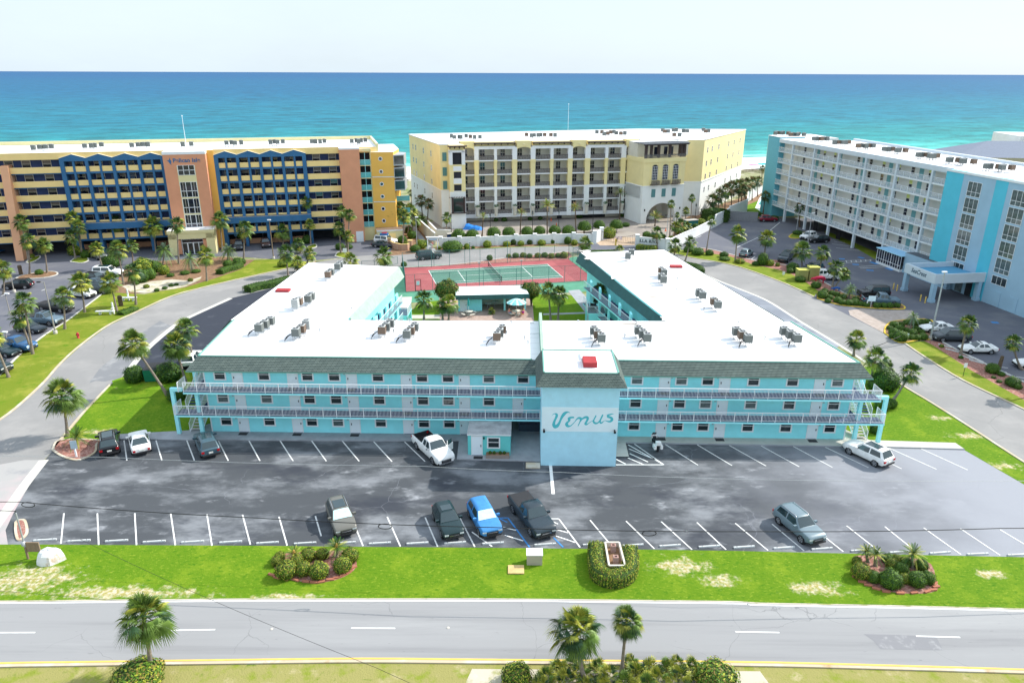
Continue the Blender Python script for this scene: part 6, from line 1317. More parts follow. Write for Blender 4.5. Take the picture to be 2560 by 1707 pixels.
# ================================================================== ROOF CONDENSERS
def ac_mesh(m, w=.82, h=.85, stand=.45):
    b = MB(); b.box(-w / 2, w / 2,-w / 2, w / 2, stand, stand + h, m, ac_light)
    for x in (-1,1):
        for y in (-1,1): b.box(x * w * .4 - .025, x * w * .4 + .025, y * w * .4 - .025, y * w * .4 + .025,0, stand, steel)
    for k in range(7): z = stand + .08 + k * h / 7.5; b.box(-w / 2 - .006, w / 2 + .006,-w / 2 - .006, w / 2 + .006, z, z + .02, black)
    cab = mesh_only(b, 'cabinet'); b = MB(); z = stand + h + .004; n = 18; b.face([(w * .38 * math.cos(2 * PI * q / n), w * .38 * math.sin(2 * PI * q / n), z) for q in range(n)], black)
    b.lathe([(w * .38,0),(w * .38,.03),(w * .42,.03),(w * .42,0)], ac_light, n, (0,0, z)); b.box(-w * .38, w * .38,-.015,.015, z + .025, z + .035, steel); b.box(-.015,.015,-w * .38, w * .38, z + .025, z + .035, steel); b.lathe([(.1,.03),(0,.04)], steel, 8,(0,0, z))
    return cab, mesh_only(b, 'fan_guard')
ACS = {'g': ac_mesh(ac_grey), 't': ac_mesh(ac_tan), 'l': ac_mesh(ac_light, .8,1.05), 'f': ac_mesh(ac_grey, .8,.95,.35)}
ORD = ['first', 'second', 'third', 'fourth', 'fifth', 'sixth', 'seventh', 'eighth', 'ninth', 'tenth', 'eleventh', 'twelfth', 'thirteenth', 'fourteenth', 'fifteenth', 'sixteenth', 'seventeenth', 'eighteenth', 'nineteenth', 'twentieth', 'twenty-first', 'twenty-second', 'twenty-third', 'twenty-fourth', 'twenty-fifth', 'twenty-sixth', 'twenty-seventh', 'twenty-eighth', 'twenty-ninth', 'thirtieth', 'thirty-first', 'thirty-second', 'thirty-third', 'thirty-fourth']
CN = {'g': 'grey', 't': 'brown', 'l': 'pale grey', 'f': 'dark grey'}
def ac(kind, loc, rz, label, group):
    t = thing('air_conditioner', label, 'air conditioner', loc, rz, group); inst(ACS[kind][0], 'cabinet', t, (0,0,0)); inst(ACS[kind][1], 'fan_guard', t, (0,0,0)); return t
# front wing of the motel: (px, py) of the nearest unit's base, kinds from near to far
stands = [((650,836), 'ggg', 'left end'),((742,848), 'gtl', 'second'),((956,842), 'tgg', 'third'),((1018,852), 'gtg', 'fourth'),((1242,858), 'tgt', 'fifth'),((1503,862), 'gtg', 'sixth'),((1617,861), 'ggg', 'seventh'),((1868,864), 'gtg', 'eighth'),((1990,863), 'ggg', 'ninth')]
for si, ((x, y), ks, nm) in enumerate(stands):
    p = px(x, y, RZ)
    for j, k in enumerate(ks):
        ac(k, (p.x + (.18 if si < 5 else -.30) * j * (1.6 if si < 5 else 1), p.y + j * 1.15, RZ), MA, '%s %s condenser of the %s stand on the motel front roof' % (('nearest', 'middle', 'farthest')[j], CN[k], ORD[si]), 'condensers on the motel front roof')
    b = MB(); b.tube([(-.5,-.3,.7),(-.9,-.5,.5),(-1.1,-.7,.15),(-1.1,-.7,0)],.05, black, 5); b.tube([(-.4,.4,.6),(-.8,-.1,.45),(-1.05,-.6,.2)],.04, black, 5); o = b.build('refrigerant_hose'); o.location = (p.x, p.y, RZ)
    tag(o, 'black hoses dropping to the roof beside the %s condenser stand from the left' % ORD[si], 'hose', 'hoses beside the condensers')
side = [((740,776), 'l', 'left wing'),((749,769), 't', 'left wing'),((772,762), 'g', 'left wing'),((780,756), 'g', 'left wing'),((821,700), 't', 'left wing'),((829,694), 'g', 'left wing'),((845,680), 'g', 'left wing'),((851,675), 'g', 'left wing'),
        ((1569,652), 'f', 'right wing'),((1578,643), 'g', 'right wing'),((1658,712), 'f', 'right wing'),((1652,706), 'g', 'right wing'),((1659,695), 'g', 'right wing'),((1652,690), 't', 'right wing'),((1755,753), 'g', 'right wing'),((1746,746), 'f', 'right wing'),((1793,777), 'g', 'right wing'),((1783,769), 't', 'right wing')]
for (x, y), k, wn in side:
    p = px(x, y, RZ); idx = [s for s in side if s[2] == wn].index(((x, y), k, wn)); order = sorted([s for s in side if s[2] == wn], key=lambda s: -s[0][1]); r = order.index(((x, y), k, wn))
    ac(k, (p.x, p.y, RZ), MA, '%s condenser, %s nearest the camera on the motel %s roof' % (CN[k], ORD[r], wn), 'condensers on the motel %s' % wn)
def roof_acs(cl, z, name, A, kinds='fgt', sp=1.0):
    rr = random.Random(len(cl)); n = 0
    for ci, (x, y, cnt) in enumerate(cl):
        P = px(x, y, z)
        for j in range(cnt):
            k = kinds[(n * 7 + j) % len(kinds)]; lb = '%s condenser from the left in the %s roof cluster of the %s' % (ORD[j], ORD[ci], name) if cnt > 1 else '%s single condenser from the left on the %s roof' % (ORD[ci], name)
            ac(k, (P.x + sp * (j - (cnt - 1) / 2), P.y + rr.uniform(-.5,.9) + (j % 2) * .8, z), A, lb, 'condensers on the ' + name); n += 1
def cc(ox, oy, l): return [(ox + q[0] / 3.672, oy + q[1] / 3.672, q[2]) for q in l]
roof_acs(cc(0,300,[(330,292,2),(440,286,2),(800,278,2),(895,270,2),(1243,268,2),(1338,262,2),(1673,262,1),(1763,258,1),(2090,250,2),(2180,248,2)]) + cc(600,300,[(290,240,2),(370,238,2),(673,235,2),(755,232,2),(1060,230,3),(1128,224,2)]),20.62, 'orange and blue hotel', PA, 'fgg', .75)
roof_acs(cc(1000,300,[(472,178,1),(520,190,2),(560,186,1),(607,178,1),(646,184,1),(685,188,1),(733,190,1),(1160,164,1),(1206,172,1),(1250,170,2),(1310,168,2),(1385,168,1),(1423,168,1),(1808,142,1),(1853,140,1),(1890,155,2),(1950,142,2),(1985,150,1),(2025,152,1),(2065,150,1)]) + cc(1500,300,[(573,122,1),(610,134,2),(690,122,2),(765,128,1),(803,132,1),(683,168,1),(730,166,1),(950,118,1),(985,132,2)]),19.76, 'cream hotel', BA, 'fgt', 1.1)
roof_acs(cc(1920,300,[(122,152,5),(262,164,5),(485,206,5),(680,240,5),(905,276,5),(1112,308,3),(1225,318,3),(1417,362,3),(1520,372,3),(1712,414,3),(1828,424,3),(2057,474,3),(2178,482,3)]), STOP, 'grey hotel', SA, 'fgt', .85)
for k, (dx, dy) in enumerate(((19,9),(20.3,9.6),(21.5,9),(26,9),(27.2,9.5),(28.4,9))): ac('f', plocal(FTX, R(-8), dx, dy, 20.2),0, '%s condenser from the left on the distant white roof at the right edge' % ORD[k], 'condensers on the far hotel')
# ================================================================== VEGETATION
def fan_crown(seed, nleaf=34, R_=1.0, droop=0.5, mats=None, dead=3, seg=15, sw=.033):
    """crown of fan leaves: each leaf a petiole and a folded fan of pointed segments"""
    rr = random.Random(seed); b = MB(); mats = mats or [palm_a, palm_a, palm_b, palm_c]
    for i in range(nleaf + dead):
        az = i * 2.39996 + rr.uniform(-.3,.3); el = R(86) - (i / nleaf) * R(152) + rr.uniform(-.15,.15)
        isd = i >= nleaf
        if isd: el = R(-68) + rr.uniform(-.2,.2)
        m = palm_d if isd else rr.choice(mats); L1 = rr.uniform(.36,.62) * R_; fr = rr.uniform(.46,.62) * R_ * (.75 if isd else 1)
        d = Vector((math.cos(az) * math.cos(el), math.sin(az) * math.cos(el), math.sin(el))); side = Vector((-math.sin(az), math.cos(az),0)); up = side.cross(d) * -1
        h = d * L1; b.face([side * .012, h + side * .012, h - side * .012,-side * .012], m)
        tilt = rr.uniform(-.5,.5); s2 = (side * math.cos(tilt) + up * math.sin(tilt)); u2 = s2.cross(d)
        for k in range(seg):
            a = R(-100) + R(200) * k / (seg - 1) + rr.uniform(-.04,.04); ln = fr * (.72 + .28 * math.cos(a)) * rr.uniform(.88,1.08)
            q = d * math.cos(a) + s2 * math.sin(a); tip = h + q * ln; tip.z -= droop * ln * ln * (1.2 if not isd else .4) * (0.6 + abs(math.cos(el)))
            mid = h + q * ln * .55; mid.z -= droop * .18 * ln; w = (s2 * math.cos(a) - d * math.sin(a)) * (sw * R_) 
            b.face([h, mid - w + u2 * .015, tip, mid + w - u2 * .015], m)
    return mesh_only(b, 'crown')
def feather_crown(seed, n=26, R_=1.0, el0=80, el1=-25, droop=.9, mats=None, leafl=.24, upright=False):
    rr = random.Random(seed); b = MB(); mats = mats or [palm_a, palm_c, palm_b]
    for i in range(n):
        az = i * 2.39996 + rr.uniform(-.2,.2); el = R(el0) + (R(el1) - R(el0)) * (i / n) ** .8; m = rr.choice(mats); d = Vector((math.cos(az) * math.cos(el), math.sin(az) * math.cos(el), math.sin(el))); side = Vector((-math.sin(az), math.cos(az),0)); P = []
        for k in range(9): t = k / 8; p = d * t * R_; p.z -= droop * t * t * .45 * R_ * (.3 + math.cos(el)); P.append(p)
        for k in range(8): b.face([P[k] - side * .012 * R_, P[k] + side * .012 * R_, P[k + 1] + side * .008 * R_, P[k + 1] - side * .008 * R_], m)
        nl = 17
        for k in range(2, nl):
            t = k / nl; j = min(int(t * 8),7); p = P[j] + (P[j + 1] - P[j]) * (t * 8 - j); ax = (P[j + 1] - P[j]).normalized(); ln = leafl * R_ * math.sin(PI * (t * .8 + .16)) 
            for s in (1,-1):
                q = (side * s * .82 + ax * .55 + Vector((0,0,.18 if upright else -.12))).normalized(); tip = p + q * ln; tip.z -= .03 * R_; b.face([p - ax * .018 * R_, tip, p + ax * .018 * R_], m)
    return mesh_only(b, 'crown')
FANS = [fan_crown(s, 36 + s % 5, seg=15) for s in range(5)]
FANS_NEAR = [fan_crown(40 + s, 60, seg=24, droop=.5, dead=3, sw=.017) for s in range(3)]
FANS_DARK = [fan_crown(80 + s, 32, seg=12, mats=[palm_c, palm_c, palm_a, palm_d], dead=5) for s in range(2)]
FEATH = [feather_crown(s, 26, mats=[palm_a, palm_b, palm_d], el1=0, droop=.8) for s in (5,6)]
PINDO = [feather_crown(s, 34, mats=[mat('palm_silver', (.17,.24,.15), var=.25, scale=2), palm_a], droop=1.5, el1=-40) for s in (15,16)]
SAGO = [feather_crown(s, 40, mats=[mat('sago_green', (.035,.10,.02), var=.3, scale=2), palm_a, palm_b], droop=.75, el1=-18, leafl=.17) for s in (25,26)]
def trunk_path(top, bend):
    """ground origin to top (dx, dz) with a sideways bend"""
    P = []
    for k in range(9):
        t = k / 8; P.append(Vector((top.x * (t ** bend if bend > 0 else 1 - (1 - t) ** (-bend)),0.35 * math.sin(t * PI) * .3, top.z * t)))
    return P
PALMN = 0
def palm(bx_, by_, cx, cy, rpx, label, kind='fan', bend=1.0, group='palms', r0=.17, cat='palm tree', name='palm_tree', squash=1.0):
    global PALMN
    PALMN += 1
    P = px(bx_, by_); T = px(cx, cy, 0, P.y); dist = (T - Vector((0,0, CAMH))).dot(Vector((0, math.cos(TH),-math.sin(TH)))); r = rpx * dist / FPX
    top = Vector((T.x - P.x, 0, max(T.z - r * .05,.4))); t = thing(name, label, cat, (P.x, P.y, 0),0, group)
    rt = r0 * (1 if r > 1.2 else .8); b = MB(); path = trunk_path(top, bend); b.tube(path, [rt * (1.35 - .5 * min(1, k / 2)) if k < 3 else rt * (.86 - .02 * k) for k in range(9)], bark2 if kind in ('dark', 'date') else bark, 8)
    if kind in ('fan', 'near', 'dark'):
        for k in range(10): a = k * 2.4; z = top.z - .06 - k * .05; b.face([Vector((top.x + rt * .5 * math.cos(a), rt * .5 * math.sin(a), z)), Vector((top.x + rt * 2.1 * math.cos(a + .2), rt * 2.1 * math.sin(a + .2), z + .20)), Vector((top.x + rt * .5 * math.cos(a + .7), rt * .5 * math.sin(a + .7), z))], bark2)
    b.build('trunk', t)
    me = {'fan': FANS, 'near': FANS_NEAR, 'dark': FANS_DARK, 'date': FEATH, 'pindo': PINDO, 'sago': SAGO}[kind]; me = me[PALMN % len(me)]
    s = r * (1.04 if kind in ('fan', 'near', 'dark') else 1.1); c = inst(me, 'crown', t, (top.x, 0, top.z), PALMN * 1.3,(s, s, s * squash)); return t
LH = 'left hotel'
PL = [
 (71,651,52,553,22, 'palm leaning against the orange buttress, tallest at the left', 'fan', .8),(74,686,70,601,23, 'palm on the curved mulch island in front of the orange buttress', 'fan', 1),(118,683,109,611,22, 'right-hand palm on the curved mulch island at the left', 'fan', 1),
 (207,642,181,543,20, 'highest palm crown of the trio beside the garage ramp', 'fan', 1),(206,645,196,566,20, 'middle palm of the trio beside the garage ramp', 'fan', 1),(189,648,177,590,20, 'lowest palm of the trio on the small grass island', 'fan', 1),
 (296,628,289,558,25, 'palm before the blue pillars, left of the portico pair', 'fan', 1),(390,634,381,562,28, 'big palm in front of the blue bays left of the orange tower', 'fan', 1),(257,674,241,621,21, 'palm behind the long white SUV, left crown', 'fan', 1),
 (309,711,293,622,26, 'palm with a trunk crossing the long white SUV', 'fan', 1),(333,660,327,613,18, 'small palm behind the palm crossing the long white SUV', 'fan', 1),(340,762,332,677,26, 'palm beside the farther white bench', 'fan', 1),
 (293,781,275,703,30, 'palm with split trunk left of the farther white bench', 'fan', .9),(212,781,200,705,31, 'palm in front of the white SUV at the left kerb', 'fan', .9),(162,823,157,739,28, 'palm between the street lamp and the black pickup nose', 'fan', 1),
 (82,885,58,752,30, 'upper crown of the leaning palm pair by the blue pickup', 'fan', 1.1),(78,880,48,792,28, 'lower crown of the leaning palm pair by the blue pickup', 'fan', 1.2),(9,736,8,672,26, 'palm cut by the left edge above the black SUV', 'fan', 1),
 (22,943,-22,840,32, 'palm whose leaning trunk enters at the left edge', 'fan', 1),(556,630,549,549,25, 'palm just right of the orange tower portico', 'fan', 1),(609,652,610,571,25, 'straight palm standing alone right of the portico', 'fan', 1),
 (447,660,441,560,23, 'palm just left of the orange tower portico', 'fan', 1),(517,703,512,636,26, 'palm on the sloping lawn below the flagpole', 'fan', 1),
 (406,664,411,624,30, 'silvery feather palm left of the entrance', 'pindo', 1),(480,676,474,645,25, 'silvery feather palm below the entrance', 'pindo', 1),(569,652,569,625,26, 'silvery feather palm right of the entrance', 'pindo', 1),
 (777,608,766,504,17, 'highest palm before the yellow balconies beside the garage mouth', 'fan', 1),(761,598,757,543,17, 'middle palm left of the garage mouth', 'fan', 1),(777,612,774,560,16, 'lower palm left of the garage mouth', 'fan', 1),
 (708,616,706,578,22, 'palm in front of the blue pillars left of the garage mouth', 'fan', 1),(752,634,744,610,20, 'bushy palm on the grass tip near the garage mouth', 'fan', 1),(720,689,714,631,25, 'tall palm in front of the hedge behind the motel left wing', 'fan', 1),
 (766,664,773,633,19, 'palm at the right of the three beside the motel left wing', 'fan', 1),(743,680,744,655,20, 'low palm between two others beside the motel left wing', 'fan', 1),
 (868,633,855,527,17, 'left high crown against the terracotta slab', 'fan', 1),(869,633,873,536,17, 'right high crown against the terracotta slab', 'fan', 1),(852,633,847,568,18, 'palm on the round island left of the garage door', 'fan', 1),(869,634,870,590,17, 'short palm on the round island before the garage door', 'fan', 1),
 (877,672,876,650,24, 'low palm peeking over the motel left wing roof', 'fan', 1),(960,670,958,638,27, 'palm at the end of the motel left wing beside the court fence', 'fan', 1),(988,597,977,530,16, 'slender palm in front of the yellow end wall', 'fan', 1),
 (1000,595,1000,518,18, 'back palm of the grove between the two hotels', 'fan', 1),(1007,612,1010,540,20, 'front palm of the grove between the two hotels', 'fan', 1),(1019,590,1025,524,20, 'tallest palm in the grove between the two hotels', 'fan', 1),(1028,588,1036,546,19, 'right inner palm of the grove between the two hotels', 'fan', 1),(1048,574,1052,552,18, 'rightmost palm of the grove by the white wall', 'fan', 1),
 (1029,512,1027,482,10, 'small dark palm by the beach at the cream hotel corner', 'dark', 1),(1057,548,1052,500,17, 'dark palm against the cream hotel side wall, left', 'dark', 1),(1068,562,1071,508,16, 'dark palm against the cream hotel side wall, right', 'dark', 1),
 (1116,598,1116,543,15, 'palm in front of the cream hotel left end bay', 'fan', 1),(1205,593,1208,541,15, 'sparse date palm beside the blue tarpaulin', 'date', 1),(1300,590,1303,531,16, 'sparse date palm left of the big central one', 'date', 1),(1368,589,1368,514,23, 'large date palm in the middle of the paved forecourt', 'date', 1),(1440,586,1438,518,18, 'date palm right of the big central one', 'date', 1),
 (1549,549,1551,482,18, 'tall date palm at the right end of the columned front', 'date', 1),(1674,598,1678,509,12, 'slim fan palm in front of the archway', 'fan', 1),(1727,565,1730,494,11, 'slim fan palm beside the sunlit side of the arch tower', 'fan', 1),(1714,549,1715,526,11, 'short fan palm at the foot of the arch tower', 'fan', 1),
 (1637,566,1640,541,20, 'spreading date palm inside the archway opening', 'date', 1),(1690,580,1693,537,8, 'tiny bright palm in front of the arch', 'fan', 1),(1644,625,1642,580,18, 'palm in front of the carved name wall', 'fan', .8),(1699,598,1701,560,18, 'palm in the group behind the long white wall, centre', 'fan', 1),(1715,594,1717,566,15, 'palm in the group behind the long white wall, right', 'fan', 1),(1688,600,1687,566,15, 'palm in the group behind the long white wall, left', 'fan', 1),
 (1765,630,1778,551,14, 'thin curved palm in front of the long white wall', 'fan', .8),(1685,648,1688,612,21, 'bushy palm left of the curved one at the road bend', 'fan', 1),(1711,656,1726,603,18, 'curved palm at the road bend behind the motel right wing', 'fan', .7),(1838,654,1844,584,25, 'palm with two trunks beside the silver hatchback', 'fan', 1),(1911,637,1917,594,24, 'palm at the shadow edge behind the clipped round shrub', 'fan', 1),
 (2005,671,2006,625,27, 'palm left of the yellow-green cabinets', 'fan', 1),(2046,692,2058,630,22, 'palm behind the yellow-green cabinets', 'fan', .9),(2080,722,2090,668,25, 'palm beside the red hobby horse, left crown', 'fan', .9),(2082,722,2112,684,18, 'palm beside the red hobby horse, right crown', 'fan', .9),
 (2121,748,2127,721,22, 'feather palm rising from the hedged island', 'pindo', 1),(2274,827,2284,790,20, 'thick-trunked feather palm on the second hedged island', 'pindo', 1),(1999,568,1999,518,15, 'dark palm against the grey balconies', 'dark', 1),(2217,630,2220,602,16, 'dark palm behind the glazed sunroom', 'dark', 1),
 (1904,467,1906,420,9, 'left of two thin palms at the dune', 'dark', 1),(1908,470,1916,424,9, 'right of two thin palms at the dune', 'dark', 1),(1907,538,1914,489,16, 'dark palm beside the pool fence at the blue end tower', 'dark', 1),
 (2401,888,2421,808,27, 'palm in front of the dark minivan', 'fan', 1.3),(2556,925,2533,855,24, 'palm near the right edge, left of the cut white car', 'fan', .8),(2590,990,2600,900,30, 'palm just outside the right edge casting a shadow on the verge', 'fan', 1),
 (2134,890,2141,846,28, 'palm behind the front right corner of the motel roof', 'fan', 1),(2175,963,2190,893,34, 'large palm right of the motel, left crown', 'fan', 1.2),(2200,950,2214,920,27, 'palm partly hidden behind the large palm right of the motel', 'fan', 1),(2222,1007,2277,931,31, 'palm with a strongly curved trunk on the right lawn', 'fan', .62),
 (419,989,331,858,40, 'palm leaning far to the left over the side lawn', 'near', 1),(464,954,436,862,37, 'palm in front of the big clipped bush left of the motel', 'near', .9),(487,912,463,820,31, 'palm beside the half-hidden white SUV at the motel corner', 'fan', .9),(169,1090,154,988,50, 'palm beside the red rock bed at the lot corner', 'near', 1),
 (1060,800,1059,748,28, 'left palm in the motel courtyard', 'fan', 1),(1107,800,1104,765,20, 'small palm left of the picnic patio', 'fan', 1),(1122,801,1122,757,28, 'palm between the patio and the round dark tree', 'fan', 1),(1377,803,1371,725,26, 'left palm of the pair on the courtyard lawn', 'fan', 1),(1395,803,1398,736,28, 'right palm of the pair on the courtyard lawn', 'fan', 1),(1477,801,1499,732,29, 'leaning palm beside the motel right wing', 'fan', 1.3),
 (1464,633,1463,608,22, 'palm behind the far corner of the tennis court', 'fan', 1),(1549,634,1549,624,15, 'low palm peeking over the motel right wing', 'fan', 1),
 (379,1688,358,1543,70, 'lone palm at the bottom left beside the road', 'near', 1),(1472,1712,1440,1573,70, 'large palm of the pair at the bottom', 'near', .55),(1553,1690,1567,1552,44, 'smaller palm of the pair at the bottom', 'near', .8)]
for bx_, by_, cx, cy, r, lab, kd, bend in PL:
    palm(bx_, by_, cx, cy, r, lab, kd, bend, 'palms around the ' + ('motel' if kd == 'near' else 'hotels'))
for k, (x, y, cy, r) in enumerate(((1780,548,500,21),(1796,544,488,22),(1812,536,476,23),(1828,528,468,23),(1853,534,474,19),(1846,522,464,22),(1864,512,460,21),(1880,502,456,19),(1894,492,452,16))):
    palm(x, y, x + 3 - 1, cy, r, '%s dark palm from the front in the row along the cream hotel right wall' % ORD[k], 'dark', 1, 'row of dark palms')
b = MB(); b.tube([(0,0,0),(.05,0,.9),(.1,0,1.9)],[.28,.24,.2], bark2,8); q = g(2496,924); o = b.build('palm_stump'); o.location = (q[0], q[1],0); tag(o, 'dead brown palm stump among shrubs on the right verge', 'stump')
for x, y, cx, cy, r, lab in ((735,1402,735,1383,27, 'dark sago palm with a yellow cone in the left verge bed'),(842,1392,841,1366,34, 'bright sago palm with a round cone in the left verge bed'),(2170,1405,2166,1376,24, 'left sago palm in the right verge bed'),(2189,1415,2190,1384,27, 'middle sago palm in the right verge bed'),(2281,1420,2283,1382,34, 'right sago palm in the right verge bed'),(192,1116,191,1090,35, 'sago palm on the red rock bed at the lot corner')):
    t = palm(x, y, cx, cy, r, lab, 'sago', 1, 'sago palms', r0=.16, cat='sago palm', name='sago_palm')
    if 'cone' in lab: b = MB(); k = [c for c in COL.objects if c.parent is t and c.name.startswith('crown')][0].location; b.lathe([(.10,0),(.13,.15),(.08,.35),(0,.42)], mat('cone_ochre', (.5,.30,.08)),8, tuple(k)); b.build('cone', t)
# ---- shrubs: a dense shell of leaf-sized faces over a lumpy heart
def shrub_mesh(seed, n, mats, flat=.0, ls=.075, box=0, lump=.10):
    rr = random.Random(seed); b = MB()
    def rad(d): return 1 + lump * (math.sin(d.x * 5 + seed) * math.sin(d.y * 4.3 + seed * 2) + .6 * math.sin(d.z * 7 + seed) * math.sin(d.x * 9))
    def shape(d):
        if box: m = max(abs(d.x), abs(d.y), abs(d.z)); f = 1 / m ** .55; return d * f * .8
        return d
    rows = []
    for a in range(11):
        th = PI * a / 10; rows.append([]);
        for c in range(14):
            d = Vector((math.sin(th) * math.cos(2 * PI * c / 14), math.sin(th) * math.sin(2 * PI * c / 14), math.cos(th))); p = shape(d) * rad(d) * .90
            if p.z < -flat: p.z = -flat
            rows[-1].append(p)
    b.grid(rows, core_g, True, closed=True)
    for i in range(n):
        z = 1 - 2 * (i + .5) / n; a = i * 2.39996; r = math.sqrt(1 - z * z); d = Vector((r * math.cos(a), r * math.sin(a), z)); p = shape(d) * rad(d) * rr.uniform(.86,1.04)
        if p.z < -flat: p = Vector((p.x, p.y, -flat * rr.random()))
        u = Vector((rr.gauss(0,1), rr.gauss(0,1), rr.gauss(0,1))).normalized(); v = (d + Vector((rr.gauss(0,.45), rr.gauss(0,.45), rr.gauss(0,.45)))).cross(u).normalized(); u = v.cross(d).normalized(); s = ls * rr.uniform(.7,1.3); m = rr.choice(mats)
        b.face([p - u * s, p + v * s * .55 + d * s * .2, p + u * s + d * s * .35, p - v * s * .55], m)
    return mesh_only(b, 'foliage')
MIX = {'g': [leaf_a, leaf_a, leaf_c], 'y': [leaf_a, leaf_b, leaf_a, leaf_r], 'd': [leaf_c, leaf_c, leaf_a], 'b': [leaf_b, leaf_a], 'r': [mat('leaf_plum', (.06,.02,.03), var=.3, scale=3), leaf_c]}
SHR = {(k, v): shrub_mesh(ord(k) + v * 7,1500, MIX[k], flat=.75) for k in 'gydb' for v in range(2)}
SHR.update({('r', 0): shrub_mesh(3,500, MIX['r'],.7),('r', 1): shrub_mesh(4,500, MIX['r'],.7)})
SHB = {k: shrub_mesh(50 + ord(k),1600, MIX[k], flat=.8, box=1, lump=.04) for k in 'gd'}
DOME = [shrub_mesh(90 + v, 1600, MIX['g'], flat=.30, lump=.04) for v in range(2)]
TREEC = [shrub_mesh(120 + v, 2600, MIX['d'] + [leaf_r], flat=.95, lump=.16, ls=.07) for v in range(2)]
SN = 0
def world_r(cx, cy, rpx, z): P = px(cx, cy, z); return rpx * (P - Vector((0,0, CAMH))).dot(Vector((0, math.cos(TH),-math.sin(TH)))) / FPX
def bush(cx, cy, rpx, label, k='g', hs=.85, group='shrubs', name='shrub', wx_=1.0, box=False, ang=0):
    global SN
    SN += 1; r = world_r(cx, cy, rpx, .5); z = r * hs * .72; P = px(cx, cy, z)
    t = thing(name, label, 'shrub' if name == 'shrub' else name.replace('_', ' '),(P.x, P.y, 0), ang, group)
    inst(SHB[k] if box else SHR[(k, SN % 2)], 'foliage', t, (0,0, z), SN * .9 if wx_ == 1 else 0,(r * wx_, r, r * hs)); return t
def topiary(cx, cy, rpx, label):
    global SN
    SN += 1; r = world_r(cx, cy, rpx, 1.8); P = px(cx, cy, 1.9); t = thing('topiary_tree', label, 'tree', (P.x, P.y, 0),0, 'clipped trees in the paved forecourt')
    b = MB()
    for k in range(4): a = k * 1.6 + SN; b.tube([(.08 * math.cos(a),.08 * math.sin(a),0),(.3 * math.cos(a),.3 * math.sin(a),.8),(.6 * math.cos(a),.6 * math.sin(a),1.7)],[.06,.05,.03], bark2,5)
    b.build('trunk', t); inst(DOME[SN % 2], 'crown', t, (0,0,1.55), SN, (r, r, r * .92)); return t
# verge beds in front
VB1 = [(692,1402,15),(716,1424,27),(758,1422,21),(797,1426,25),(770,1387,20),(856,1412,24),(876,1388,22),(806,1384,17),(742,1400,18),(700,1390,14)]
wh = ['small shrub at the far left', 'biggest shrub at the front left', 'front middle shrub', 'front shrub left of the bare mulch gap', 'rear middle shrub', 'front shrub right of the mulch gap', 'right rear shrub', 'shrub behind the mulch gap', 'shrub below the dark sago', 'rear shrub at the left'] 
for (x, y, r), w in zip(VB1, wh): bush(x, y, r, w + ' of the left verge bed', 'y', .95, 'clipped shrubs of the left verge bed')
VB2 = [(2152,1428,24),(2184,1442,18),(2227,1448,28),(2262,1446,15),(2291,1448,23),(2319,1444,19),(2231,1411,17),(2252,1422,19),(2219,1396,15),(2243,1398,14),(2264,1405,15),(2304,1412,17),(2142,1402,13)]
wh2 = ['big shrub at the left', 'second front shrub from the left', 'largest front shrub', 'small front shrub right of the largest', 'round front shrub second from the right', 'rightmost front shrub', 'dark middle shrub between sagos', 'middle shrub just behind the largest', 'rear shrub right of the middle sago', 'small rear shrub in the centre', 'rear shrub left of the right sago', 'rear shrub right of the right sago', 'rear left corner shrub']
for j, ((x, y, r), w) in enumerate(zip(VB2, wh2)): bush(x, y, r, w + ' in the right verge bed', 'g' if j % 3 else 'y', .95, 'clipped shrubs of the right verge bed')
def mulch_bed(pts, z=.036): sheet('verge_bed', [smooth_path(pxs(pts + [pts[0]]),4)[:-1]], z, redrock)
mulch_bed([(680,1405),(700,1440),(740,1452),(800,1456),(850,1446),(885,1425),(890,1400),(860,1376),(700,1385)]); mulch_bed([(2135,1405),(2140,1440),(2180,1465),(2230,1480),(2300,1484),(2342,1475),(2340,1450),(2310,1400),(2150,1388)])
terra = mat('brick_terracotta', (.42,.16,.10), var=.2, scale=3)
for bi, pts in enumerate(([(679,1438),(692,1445),(712,1449),(740,1451),(765,1455),(785,1457),(803,1456),(826,1450),(842,1445),(855,1440),(872,1432),(884,1420)],[(2140,1445),(2155,1456),(2170,1464),(2190,1473),(2215,1480),(2250,1484),(2285,1483),(2318,1480),(2332,1476),(2340,1468),(2338,1460)])):
    t = thing('brick_edging', 'broken row of terracotta bricks edging the %s verge bed' % ('left', 'right')[bi], 'brick edging', g(*pts[5]),0, 'brick edgings'); o0 = t.location
    rr = random.Random(bi)
    for j, p in enumerate(pts): q = g(*p); b = MB(); b.box(-.28,.28,-.09,.09,0,.12, terra); b.build('brick', t, (q[0] - o0.x, q[1] - o0.y, .03), rr.uniform(-.3,.3) + (j - 5) * .12)
